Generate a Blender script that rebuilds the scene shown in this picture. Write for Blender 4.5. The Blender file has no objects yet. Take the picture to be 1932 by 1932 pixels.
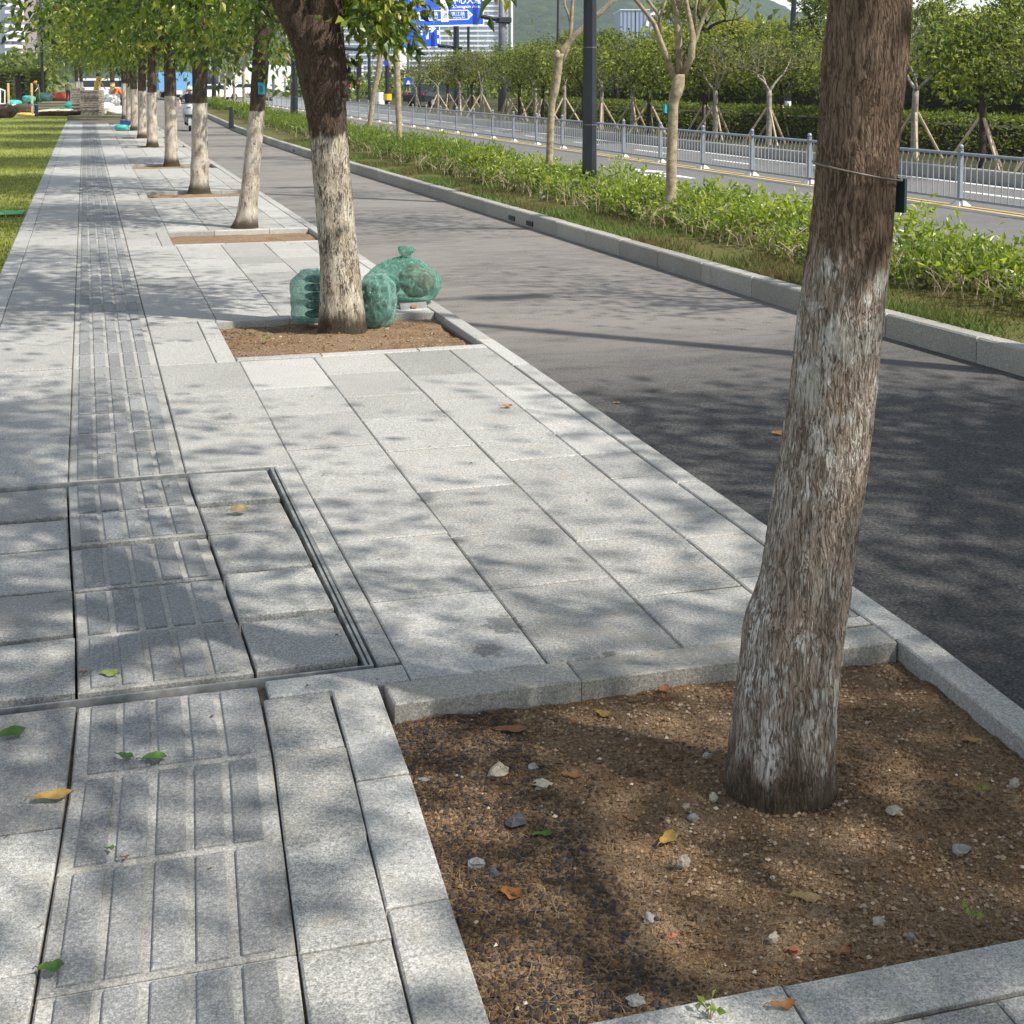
import bpy, bmesh, math, random
import numpy as np
from mathutils import Vector, Matrix, noise

random.seed(7)
RNG = np.random.default_rng(11)
SC = bpy.context.scene
COL = SC.collection
PI = math.pi

# ------------------------------------------------------------------ camera
H = 1.8                                   # eye height above the paving
F_, PX_, YH_, PP_ = 2700.0, 966.0, 150.0, 202.0   # focal length / principal point of the photograph (1932 px frame)
PITCH = math.atan(PP_ / F_)
YAW = math.radians(16.6)
cd = bpy.data.cameras.new('camera')
cam = bpy.data.objects.new('camera', cd)
COL.objects.link(cam)
SC.camera = cam
cam.location = (0, 0, H)
cam.rotation_euler = (PI / 2 - PITCH, 0, -YAW)
cd.sensor_width = 36
cd.lens = 36 * F_ / 1932
cd.shift_y = -(966 - (YH_ + PP_)) / 1932
cd.clip_start = 0.05
cd.clip_end = 9000

# ------------------------------------------------------------------ sky and sun
SUN_EL = math.radians(49)
SUN_DIR = Vector((0.72, -0.69, 0)).normalized()      # horizontal direction towards the sun
w = bpy.data.worlds.new('World')
SC.world = w
w.use_nodes = True
wn = w.node_tree
for n in list(wn.nodes):
    wn.nodes.remove(n)
sky = wn.nodes.new('ShaderNodeTexSky')
sky.sky_type = 'NISHITA'
sky.sun_disc = False
sky.sun_elevation = SUN_EL
sky.sun_rotation = math.atan2(SUN_DIR.x, SUN_DIR.y)
sky.air_density = 1.2
sky.dust_density = 0.6
bgn = wn.nodes.new('ShaderNodeBackground')
bgn.inputs['Strength'].default_value = 0.15
wo = wn.nodes.new('ShaderNodeOutputWorld')
hs = wn.nodes.new('ShaderNodeHueSaturation')       # thin summer haze: a paler sky
hs.inputs['Saturation'].default_value = 0.5
wn.links.new(sky.outputs[0], hs.inputs['Color'])
wn.links.new(hs.outputs[0], bgn.inputs[0])
wn.links.new(bgn.outputs[0], wo.inputs[0])
sd = bpy.data.lights.new('sun', 'SUN')
sd.energy = 4.8
sd.angle = math.radians(0.8)
sd.color = (1.0, 0.94, 0.84)
sun = bpy.data.objects.new('sun', sd)
COL.objects.link(sun)
sun.location = (30, -20, 60)
dvec = Vector((-SUN_DIR.x * math.cos(SUN_EL), -SUN_DIR.y * math.cos(SUN_EL), -math.sin(SUN_EL)))
sun.rotation_euler = dvec.to_track_quat('-Z', 'Y').to_euler()
vs = SC.view_settings
vs.view_transform = 'Standard'
vs.look = 'None'
vs.exposure = 0.6
vs.gamma = 1
vs.use_curve_mapping = False

# ------------------------------------------------------------------ layout helpers
_r = Vector((math.cos(YAW), -math.sin(YAW), 0))
_f = Vector((math.sin(YAW), math.cos(YAW), 0))
_fw = _f * math.cos(PITCH) - Vector((0, 0, 1)) * math.sin(PITCH)
_up = _f * math.sin(PITCH) + Vector((0, 0, 1)) * math.cos(PITCH)


def ray(u, v):
    return _r * ((u - PX_) / F_) + _up * (-(v - YH_ - PP_) / F_) + _fw


def G(u, v, z=0.0):
    """point of the level z under photograph position u, v"""
    d = ray(u, v)
    t = (z - H) / d.z
    return Vector((d.x * t, d.y * t, z))


def P(u, v, D):
    """point at forward distance D"""
    d = ray(u, v)
    t = D / d.dot(_f)
    return Vector((d.x * t, d.y * t, H + d.z * t))


def UV(p):
    """where a point falls in the photograph frame"""
    d = Vector(p) - Vector((0, 0, H))
    z = d.dot(_fw)
    return PX_ + F_ * d.dot(_r) / z, YH_ + PP_ - F_ * d.dot(_up) / z


def px(n, D):
    return n * D / F_


# ------------------------------------------------------------------ mesh builder
class MB:
    def __init__(s):
        s.V, s.Fc, s.M = [], [], []

    def add(s, vs_, fs_, m=0):
        o = len(s.V)
        s.V += [tuple(v) for v in vs_]
        s.Fc += [tuple(i + o for i in f) for f in fs_]
        s.M += [m] * len(fs_)
        return s

    def box(s, c, size, rz=0.0, m=0, tilt=None):
        x, y, z = size[0] / 2, size[1] / 2, size[2] / 2
        R = Matrix.Rotation(rz, 3, 'Z')
        if tilt:
            R = R @ Matrix.Rotation(tilt[0], 3, 'X') @ Matrix.Rotation(tilt[1], 3, 'Y')
        c = Vector(c)
        vs_ = [c + R @ Vector((sx * x, sy * y, sz * z)) for sz in (-1, 1) for sx, sy in ((-1, -1), (1, -1), (1, 1), (-1, 1))]
        s.add(vs_, [(3, 2, 1, 0), (4, 5, 6, 7), (0, 1, 5, 4), (1, 2, 6, 5), (2, 3, 7, 6), (3, 0, 4, 7)], m)
        return s

    def cbox(s, c, size, b, rz=0.0, m=0):
        """box with a chamfered upper rim and vertical edges"""
        x, y, z = size[0] / 2, size[1] / 2, size[2] / 2
        R = Matrix.Rotation(rz, 3, 'Z')
        c = Vector(c)

        def ring(x, y, b, z):
            return [c + R @ Vector(p) for p in ((-x + b, -y, z), (x - b, -y, z), (x, -y + b, z), (x, y - b, z), (x - b, y, z), (-x + b, y, z), (-x, y - b, z), (-x, -y + b, z))]
        vs_ = ring(x - b, y - b, b, -z) + ring(x, y, b, -z + b) + ring(x, y, b, z - b) + ring(x - b, y - b, b, z)
        fs = [tuple(range(7, -1, -1)), tuple(range(24, 32))]
        for k in range(3):
            for i in range(8):
                j = (i + 1) % 8
                fs.append((k * 8 + i, k * 8 + j, k * 8 + 8 + j, k * 8 + 8 + i))
        s.add(vs_, fs, m)
        return s

    def tube(s, pts, rads, n=8, m=0, caps=True, flat=1.0):
        pts = [Vector(p) for p in pts]
        vs_, fs = [], []
        ref = None
        for i, p in enumerate(pts):
            t = (pts[min(i + 1, len(pts) - 1)] - pts[max(i - 1, 0)])
            if t.length < 1e-9:
                t = Vector((0, 0, 1))
            t.normalize()
            if ref is None:
                ref = Vector((1, 0, 0)) if abs(t.x) < 0.9 else Vector((0, 1, 0))
            a = (ref - t * ref.dot(t)).normalized()
            ref = a
            b = t.cross(a)
            r = rads[i] if hasattr(rads, '__len__') else rads
            for k in range(n):
                an = 2 * PI * k / n
                vs_.append(p + a * (r * math.cos(an)) + b * (r * flat * math.sin(an)))
        for i in range(len(pts) - 1):
            for k in range(n):
                k2 = (k + 1) % n
                fs.append((i * n + k, i * n + k2, (i + 1) * n + k2, (i + 1) * n + k))
        if caps:
            fs.append(tuple(range(n - 1, -1, -1)))
            fs.append(tuple((len(pts) - 1) * n + k for k in range(n)))
        s.add(vs_, fs, m)
        return s

    def ell(s, c, r, nu=10, nv=7, m=0, jit=0.0, seed=0, zmin=-1.0, rz=0.0):
        """closed ellipsoid, optionally lumpy, optionally flattened below zmin"""
        c = Vector(c)
        rr = random.Random(seed)
        off = Vector((rr.random() * 50, rr.random() * 50, rr.random() * 50))
        R = Matrix.Rotation(rz, 3, 'Z')
        vs_, fs = [], []

        def pt(th, ph):
            d = Vector((math.cos(th) * math.sin(ph), math.sin(th) * math.sin(ph), math.cos(ph)))
            k = 1 + jit * noise.noise(d * 1.7 + off) + 0.5 * jit * noise.noise(d * 4 + off)
            q = Vector((d.x * k, d.y * k, max(d.z * k, zmin)))
            return c + R @ Vector((q.x * r[0], q.y * r[1], q.z * r[2]))
        vs_.append(pt(0, 0))
        for j in range(1, nv):
            for i in range(nu):
                vs_.append(pt(2 * PI * i / nu, PI * j / nv))
        vs_.append(pt(0, PI))
        for i in range(nu):
            fs.append((0, 1 + i, 1 + (i + 1) % nu))
        for j in range(nv - 2):
            for i in range(nu):
                a = 1 + j * nu + i
                b = 1 + j * nu + (i + 1) % nu
                fs.append((a, a + nu, b + nu, b))
        l = len(vs_) - 1
        for i in range(nu):
            fs.append((l, 1 + (nv - 2) * nu + (i + 1) % nu, 1 + (nv - 2) * nu + i))
        s.add(vs_, fs, m)
        return s

    def prism(s, poly, z0, z1, m=0):
        n = len(poly)
        vs_ = [(p[0], p[1], z0) for p in poly] + [(p[0], p[1], z1) for p in poly]
        fs = [tuple(range(n - 1, -1, -1)), tuple(range(n, 2 * n))] + [(i, (i + 1) % n, n + (i + 1) % n, n + i) for i in range(n)]
        s.add(vs_, fs, m)
        return s

    def extr(s, poly3, d, m=0):
        """closed polygon of 3-D points pushed along d"""
        n = len(poly3)
        d = Vector(d)
        vs_ = [Vector(p) for p in poly3] + [Vector(p) + d for p in poly3]
        fs = [tuple(range(n - 1, -1, -1)), tuple(range(n, 2 * n))] + [(i, (i + 1) % n, n + (i + 1) % n, n + i) for i in range(n)]
        s.add(vs_, fs, m)
        return s

    def quad(s, a, b, c, d, m=0):
        return s.add([a, b, c, d], [(0, 1, 2, 3)], m)

    def build(s, name, mats, parent=None, loc=None, smooth=False, local=False):
        """mesh object; vertices are world points unless local; origin = loc or the parent's place"""
        me = bpy.data.meshes.new(name)
        o = bpy.data.objects.new(name, me)
        COL.objects.link(o)
        if parent is not None:
            o.parent = parent
            org = WL.get(parent.name, Vector((0, 0, 0)))
            WL[o.name] = org
        else:
            org = Vector(loc) if loc is not None else Vector((0, 0, 0))
            o.location = org
            WL[o.name] = org
        if local:
            org = Vector((0, 0, 0))
        me.from_pydata([(v[0] - org.x, v[1] - org.y, v[2] - org.z) for v in s.V], [], s.Fc)
        mats = mats if isinstance(mats, (list, tuple)) else [mats]
        for mm in mats:
            me.materials.append(mm)
        if len(mats) > 1:
            me.polygons.foreach_set('material_index', s.M)
        if smooth:
            me.polygons.foreach_set('use_smooth', [True] * len(me.polygons))
        me.update()
        return o


WL = {}          # world place of every object's origin (identity rotations)


def np_mesh(name, V, Fq, mat, parent=None, attrs=None, smooth=False, loc=(0, 0, 0), local=True):
    """fast mesh from numpy arrays: V (n,3), Fq (m,k)"""
    me = bpy.data.meshes.new(name)
    V = np.asarray(V, dtype=np.float32)
    Fq = np.asarray(Fq, dtype=np.int32)
    m, k = Fq.shape
    me.vertices.add(len(V))
    me.vertices.foreach_set('co', V.ravel())
    me.loops.add(m * k)
    me.loops.foreach_set('vertex_index', Fq.ravel())
    me.polygons.add(m)
    me.polygons.foreach_set('loop_start', np.arange(0, m * k, k, dtype=np.int32))
    me.polygons.foreach_set('use_smooth', np.full(m, smooth))
    if attrs:
        for an, av in attrs.items():
            at = me.attributes.new(an, 'FLOAT', 'POINT')
            at.data.foreach_set('value', np.asarray(av, dtype=np.float32))
    me.update(calc_edges=True)
    me.validate()
    me.materials.append(mat)
    o = bpy.data.objects.new(name, me)
    COL.objects.link(o)
    o.location = loc
    if parent is not None:
        o.parent = parent
    return o


def tag(o, label=None, cat=None, group=None, kind=None):
    if label:
        o['label'] = label
    if cat:
        o['category'] = cat
    if group:
        o['group'] = group
    if kind:
        o['kind'] = kind
    return o


def thing(name, label, cat, loc=(0, 0, 0), group=None, rz=0.0):
    o = bpy.data.objects.new(name, None)
    COL.objects.link(o)
    o.empty_display_size = 0.2
    o.location = loc
    o.rotation_euler = (0, 0, rz)
    WL[o.name] = Vector(loc)
    return tag(o, label, cat, group)


def dup(root, loc, rz=0.0, label=None, group=None, scale=None):
    r = root.copy()
    COL.objects.link(r)
    r.location = loc
    r.rotation_euler = (0, 0, rz)
    if scale:
        r.scale = scale if hasattr(scale, '__len__') else (scale,) * 3
    if label:
        r['label'] = label
    if group:
        r['group'] = group
    for ch in list(root.children):
        c = ch.copy()
        COL.objects.link(c)
        c.parent = r
        for g in ch.children:
            d = g.copy()
            COL.objects.link(d)
            d.parent = c
    return r


# ------------------------------------------------------------------ materials
def newmat(name):
    m = bpy.data.materials.new(name)
    m.use_nodes = True
    nt = m.node_tree
    b = nt.nodes['Principled BSDF']
    return m, nt, b


def nd(nt, t, **k):
    n = nt.nodes.new(t)
    for a, v in k.items():
        if a.startswith('i_'):
            n.inputs[a[2:].replace('_', ' ')].default_value = v
        else:
            setattr(n, a, v)
    return n


def ramp(nt, fac, stops, interp='LINEAR'):
    r = nt.nodes.new('ShaderNodeValToRGB')
    cr = r.color_ramp
    cr.interpolation = interp
    while len(cr.elements) < len(stops):
        cr.elements.new(0.5)
    for e, (p, c) in zip(cr.elements, stops):
        e.position = p
        e.color = (c[0], c[1], c[2], 1)
    nt.links.new(fac, r.inputs[0])
    return r.outputs[0]


def tnoise(nt, scale, vec, detail=3.0, rough=0.55, dist=0.0):
    n = nd(nt, 'ShaderNodeTexNoise')
    n.inputs['Scale'].default_value = scale
    n.inputs['Detail'].default_value = detail
    n.inputs['Roughness'].default_value = rough
    n.inputs['Distortion'].default_value = dist
    nt.links.new(vec, n.inputs['Vector'])
    return n.outputs['Fac']


def mth(nt, op, a, b=None, c=None, clamp=False):
    n = nd(nt, 'ShaderNodeMath', operation=op, use_clamp=clamp)
    for i, x in enumerate((a, b, c)):
        if x is None:
            continue
        if isinstance(x, (int, float)):
            n.inputs[i].default_value = x
        else:
            nt.links.new(x, n.inputs[i])
    return n.outputs[0]


def mixc(nt, fac, a, b, mode='MIX'):
    n = nd(nt, 'ShaderNodeMix', data_type='RGBA', blend_type=mode)
    for i, x in ((0, fac), (6, a), (7, b)):
        if isinstance(x, (int, float)):
            n.inputs[i].default_value = x
        elif isinstance(x, tuple):
            n.inputs[i].default_value = (x[0], x[1], x[2], 1)
        else:
            nt.links.new(x, n.inputs[i])
    return n.outputs[2]


def maprange(nt, v, a, b, c=0.0, d=1.0, smooth=True):
    n = nd(nt, 'ShaderNodeMapRange', interpolation_type='SMOOTHSTEP' if smooth else 'LINEAR')
    nt.links.new(v, n.inputs[0])
    for i, x in zip((1, 2, 3, 4), (a, b, c, d)):
        n.inputs[i].default_value = x
    return n.outputs[0]


def coords(nt, world=True):
    if world:
        g = nd(nt, 'ShaderNodeNewGeometry')
        return g.outputs['Position']
    t = nd(nt, 'ShaderNodeTexCoord')
    return t.outputs['Object']


def scaled(nt, vec, s):
    m = nd(nt, 'ShaderNodeMapping')
    m.inputs['Scale'].default_value = s
    nt.links.new(vec, m.inputs['Vector'])
    return m.outputs[0]


def bump(nt, b, height, strength=0.5, dist=0.01):
    n = nd(nt, 'ShaderNodeBump')
    n.inputs['Strength'].default_value = strength
    n.inputs['Distance'].default_value = dist
    nt.links.new(height, n.inputs['Height'])
    nt.links.new(n.outputs[0], b.inputs['Normal'])


def plain(name, col, rough=0.6, metal=0.0, var=0.12, scale=8.0, bmp=0.0, spec=0.4):
    m, nt, b = newmat(name)
    v = coords(nt)
    n = tnoise(nt, scale, v, 4)
    c0 = tuple(x * (1 - var) for x in col)
    c1 = tuple(min(1, x * (1 + var)) for x in col)
    nt.links.new(ramp(nt, n, [(0.3, c0), (0.7, c1)]), b.inputs['Base Color'])
    b.inputs['Roughness'].default_value = rough
    b.inputs['Metallic'].default_value = metal
    b.inputs['Specular IOR Level'].default_value = spec
    if bmp:
        bump(nt, b, tnoise(nt, scale * 4, v, 4), bmp, 0.02)
    return m


def granite(name, dark, mid, light, stain=0.35, speck=230.0, rough=0.75, stains=None):
    m, nt, b = newmat(name)
    v = coords(nt)
    oi = nd(nt, 'ShaderNodeObjectInfo')
    sh = nd(nt, 'ShaderNodeVectorMath', operation='MULTIPLY_ADD')
    nt.links.new(oi.outputs['Random'], sh.inputs[0])
    sh.inputs[1].default_value = (13, 7, 3)
    nt.links.new(v, sh.inputs[2])
    v2 = sh.outputs[0]
    n1 = tnoise(nt, speck, v2, 2, 0.7)
    n2 = tnoise(nt, speck * 0.42, v2, 2, 0.6)
    mixn = mth(nt, 'ADD', mth(nt, 'MULTIPLY', n1, 0.62), mth(nt, 'MULTIPLY', n2, 0.38))
    col = ramp(nt, mixn, [(0.36, dark), (0.5, mid), (0.62, light)])
    big = tnoise(nt, 1.6, v, 4, 0.6)
    med = tnoise(nt, 9.0, v2, 4, 0.65)
    st = mth(nt, 'MULTIPLY', maprange(nt, med, 0.50, 0.72), stain)
    col = mixc(nt, st, col, (0.30, 0.255, 0.19))
    val = mth(nt, 'ADD', 0.66, mth(nt, 'ADD', mth(nt, 'MULTIPLY', big, 0.38), mth(nt, 'MULTIPLY', oi.outputs['Random'], 0.32)))
    hsv = nd(nt, 'ShaderNodeHueSaturation')
    nt.links.new(col, hsv.inputs['Color'])
    nt.links.new(val, hsv.inputs['Value'])
    dk = maprange(nt, tnoise(nt, 3.1, v, 5, 0.6), 0.62, 0.74, 1.0, 0.70)
    fin = mixc(nt, 1.0, hsv.outputs[0], (1, 1, 1), 'MULTIPLY')
    if stains:         # old water marks on three of the slabs
        wn_ = tnoise(nt, 26, v, 4, .7)
        for (sx, sy, ra, rb) in stains:
            su = nd(nt, 'ShaderNodeVectorMath', operation='SUBTRACT')
            nt.links.new(v, su.inputs[0])
            su.inputs[1].default_value = (sx, sy, 0)
            sc_ = nd(nt, 'ShaderNodeVectorMath', operation='MULTIPLY')
            nt.links.new(su.outputs[0], sc_.inputs[0])
            sc_.inputs[1].default_value = (1 / ra, 1 / rb, 0)
            le = nd(nt, 'ShaderNodeVectorMath', operation='LENGTH')
            nt.links.new(sc_.outputs[0], le.inputs[0])
            dk = mth(nt, 'MULTIPLY', dk, maprange(nt, mth(nt, 'ADD', le.outputs['Value'], mth(nt, 'MULTIPLY', mth(nt, 'SUBTRACT', wn_, .5), 2.6)), .75, 1.0, .52, 1.0))
    mm = nd(nt, 'ShaderNodeVectorMath', operation='SCALE')
    nt.links.new(fin, mm.inputs[0])
    nt.links.new(dk, mm.inputs['Scale'])
    nt.links.new(mm.outputs[0], b.inputs['Base Color'])
    b.inputs['Roughness'].default_value = rough
    b.inputs['Specular IOR Level'].default_value = 0.35
    bump(nt, b, mixn, 0.35, 0.003)
    return m


STAINS = [(*G(950, 1177).to_2d(), .065, .085), (*G(920, 1227).to_2d(), .05, .06), (*G(1150, 1233).to_2d(), .025, .025)]
M_GRAN = granite('granite_slab', (0.135, 0.137, 0.134), (0.285, 0.282, 0.27), (0.47, 0.462, 0.44), stains=STAINS)
M_GRAN_L = granite('granite_light', (0.165, 0.168, 0.165), (0.325, 0.322, 0.31), (0.51, 0.50, 0.475), 0.3, stains=STAINS)
M_GRAN_D = granite('granite_ribbed', (0.16, 0.16, 0.155), (0.295, 0.29, 0.275), (0.45, 0.44, 0.415), 0.35)
M_BAR = granite('granite_bar', (0.115, 0.119, 0.123), (0.205, 0.21, 0.213), (0.345, 0.345, 0.34), 0.12)
M_KERB = granite('granite_kerb', (0.15, 0.148, 0.138), (0.27, 0.262, 0.24), (0.42, 0.40, 0.365), 0.5, 200)
M_STEEL = plain('frame_steel', (0.34, 0.35, 0.35), 0.45, 0.5, 0.3, 30)
M_JOINT = plain('joint_sand', (0.10, 0.083, 0.062), 0.95, 0, 0.4, 60)


def asphalt(name, a, b_, dust, dustcol, scale=160.0):
    m, nt, b = newmat(name)
    v = coords(nt)
    n1 = tnoise(nt, scale * .8, v, 3, 0.75)
    vo = nd(nt, 'ShaderNodeTexVoronoi', feature='F1')
    vo.inputs['Scale'].default_value = scale * 0.5
    nt.links.new(v, vo.inputs['Vector'])
    h = mth(nt, 'SUBTRACT', n1, mth(nt, 'MULTIPLY', vo.outputs['Distance'], 0.5))
    col = ramp(nt, h, [(0.05, a), (0.42, b_), (0.62, tuple(x * 3.2 for x in b_))])
    sv = scaled(nt, v, (0.35, 1.0, 1))
    d1 = tnoise(nt, 0.55, sv, 5, 0.62)
    d2 = tnoise(nt, 5.0, scaled(nt, v, (0.6, 1.6, 1)), 5, 0.65)
    dd = mth(nt, 'ADD', mth(nt, 'MULTIPLY', d1, 0.55), mth(nt, 'MULTIPLY', d2, 0.45))
    sep = nd(nt, 'ShaderNodeSeparateXYZ')
    nt.links.new(v, sep.inputs[0])
    fac = mth(nt, 'MULTIPLY', maprange(nt, dd, 0.22, 0.60), dust)
    if dust > 0.5:      # the part beyond the joint at 7.6 m is older and dusty
        edge = mth(nt, 'ADD', sep.outputs['Y'], mth(nt, 'MULTIPLY', d1, 1.6))
        fac = mth(nt, 'MULTIPLY', fac, maprange(nt, edge, 7.4, 11.6, 0.08, 1.0))
    col = mixc(nt, fac, col, dustcol)
    nt.links.new(col, b.inputs['Base Color'])
    b.inputs['Roughness'].default_value = 0.9
    b.inputs['Specular IOR Level'].default_value = 0.3
    bump(nt, b, h, 0.9, 0.008)
    return m


M_ASPH = asphalt('bike_lane_asphalt', (0.022, 0.022, 0.024), (0.082, 0.081, 0.082), 0.92, (0.225, 0.208, 0.192))
M_ROAD = asphalt('road_asphalt', (0.07, 0.07, 0.072), (0.13, 0.13, 0.13), 0.45, (0.20, 0.195, 0.185), 120)
M_WHITE = plain('road_paint_white', (0.72, 0.72, 0.70), 0.7, 0, 0.15, 20)
M_YELL = plain('road_paint_yellow', (0.58, 0.43, 0.16), 0.7, 0, 0.2, 14)


def soilmat():
    m, nt, b = newmat('soil')
    v = coords(nt)
    n1 = tnoise(nt, 90, v, 5, 0.7)
    n2 = tnoise(nt, 7, v, 4, 0.6)
    n3 = tnoise(nt, 330, v, 2, 0.7)
    c = ramp(nt, mth(nt, 'ADD', mth(nt, 'MULTIPLY', n1, 0.6), mth(nt, 'MULTIPLY', n3, 0.4)), [(0.34, (0.036, 0.023, 0.015)), (0.45, (0.19, 0.125, 0.075)), (0.54, (0.37, 0.26, 0.165)), (0.64, (0.54, 0.42, 0.30))])
    c = mixc(nt, mth(nt, 'MULTIPLY', maprange(nt, n2, 0.45, 0.7), 0.5), c, (0.21, 0.095, 0.035))
    pt = tnoise(nt, 2.3, v, 5, .65)
    c = mixc(nt, mth(nt, 'MULTIPLY', maprange(nt, pt, .52, .68), .55), c, (.33, .245, .17))
    c = mixc(nt, mth(nt, 'MULTIPLY', maprange(nt, pt, .30, .45, 1, 0), .6), c, (.075, .055, .042))
    nt.links.new(c, b.inputs['Base Color'])
    b.inputs['Roughness'].default_value = 1.0
    b.inputs['Specular IOR Level'].default_value = 0.15
    bump(nt, b, mth(nt, 'ADD', n1, n3), 1.0, 0.012)
    return m


M_SOIL = soilmat()


def attr_mat(name, stops, trans=0.0, transcol=None, rough=0.6, spec=0.3):
    """colour by the per-vertex kind value 'hue'"""
    m, nt, b = newmat(name)
    at = nd(nt, 'ShaderNodeAttribute', attribute_name='hue')
    c = ramp(nt, at.outputs['Fac'], stops)
    nt.links.new(c, b.inputs['Base Color'])
    b.inputs['Roughness'].default_value = rough
    b.inputs['Specular IOR Level'].default_value = spec
    if trans:
        out = nt.nodes['Material Output']
        tr = nd(nt, 'ShaderNodeBsdfTranslucent')
        tc = mixc(nt, 1.0, c, transcol, 'MULTIPLY')
        nt.links.new(tc, tr.inputs[0])
        mx = nd(nt, 'ShaderNodeMixShader')
        mx.inputs[0].default_value = trans
        nt.links.new(b.outputs[0], mx.inputs[1])
        nt.links.new(tr.outputs[0], mx.inputs[2])
        nt.links.new(mx.outputs[0], out.inputs[0])
    return m


M_LEAF = attr_mat('leaf_street_tree', [(0.0, (0.022, 0.045, 0.008)), (0.4, (0.062, 0.108, 0.012)), (0.75, (0.13, 0.18, 0.018)), (0.93, (0.25, 0.27, 0.03)), (1.0, (0.22, 0.15, 0.05))], 0.3, (2.4, 2.4, 1.0), 0.40, 0.5)
M_LEAF_B = attr_mat('leaf_opposite_tree', [(0.0, (0.028, 0.048, 0.010)), (0.45, (0.095, 0.135, 0.020)), (0.8, (0.21, 0.245, 0.03)), (1.0, (0.30, 0.32, 0.05))], 0.3, (2.2, 2.0, 1.1), 0.55, 0.3)
M_LEAF_P = attr_mat('leaf_pale_small_tree', [(0.0, (0.06, 0.07, 0.035)), (0.5, (0.115, 0.12, 0.045)), (1.0, (0.21, 0.195, 0.08))], 0.3, (2.0, 2.0, 1.6), 0.65, 0.2)
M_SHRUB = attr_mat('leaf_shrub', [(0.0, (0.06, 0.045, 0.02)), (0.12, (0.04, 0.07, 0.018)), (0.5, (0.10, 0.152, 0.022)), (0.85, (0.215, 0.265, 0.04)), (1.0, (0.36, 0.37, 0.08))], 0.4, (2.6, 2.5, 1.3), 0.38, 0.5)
M_GRASSB = attr_mat('grass_blade', [(0.0, (0.13, 0.095, 0.04)), (0.3, (0.14, 0.145, 0.035)), (0.7, (0.21, 0.245, 0.045)), (1.0, (0.28, 0.31, 0.07))], 0.3, (1.8, 1.8, 1.2), 0.7, 0.2)
M_GRAV = attr_mat('gravel_bits', [(0.0, (0.045, 0.042, 0.045)), (0.3, (0.11, 0.065, 0.035)), (0.55, (0.24, 0.15, 0.08)), (0.8, (0.36, 0.27, 0.19)), (1.0, (0.60, 0.54, 0.46))], 0, None, 0.9, 0.2)


def grassground(name, a, b_, c_):
    m, nt, b = newmat(name)
    v = coords(nt)
    n1 = tnoise(nt, 1.1, v, 5, 0.65)
    n2 = tnoise(nt, 40, v, 3, 0.7)
    f = mth(nt, 'ADD', mth(nt, 'MULTIPLY', n1, 0.6), mth(nt, 'MULTIPLY', n2, 0.4))
    nt.links.new(ramp(nt, f, [(0.36, a), (0.5, b_), (0.64, c_)]), b.inputs['Base Color'])
    b.inputs['Roughness'].default_value = 0.95
    b.inputs['Specular IOR Level'].default_value = 0.1
    bump(nt, b, n2, 0.8, 0.03)
    return m


M_LAWN = grassground('lawn_turf', (0.15, 0.165, 0.05), (0.225, 0.245, 0.07), (0.30, 0.315, 0.10))
M_VERGE = grassground('verge_turf', (0.14, 0.10, 0.05), (0.11, 0.11, 0.038), (0.095, 0.12, 0.035))
M_EARTH = grassground('far_ground', (0.09, 0.10, 0.05), (0.14, 0.14, 0.08), (0.18, 0.17, 0.11))


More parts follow.
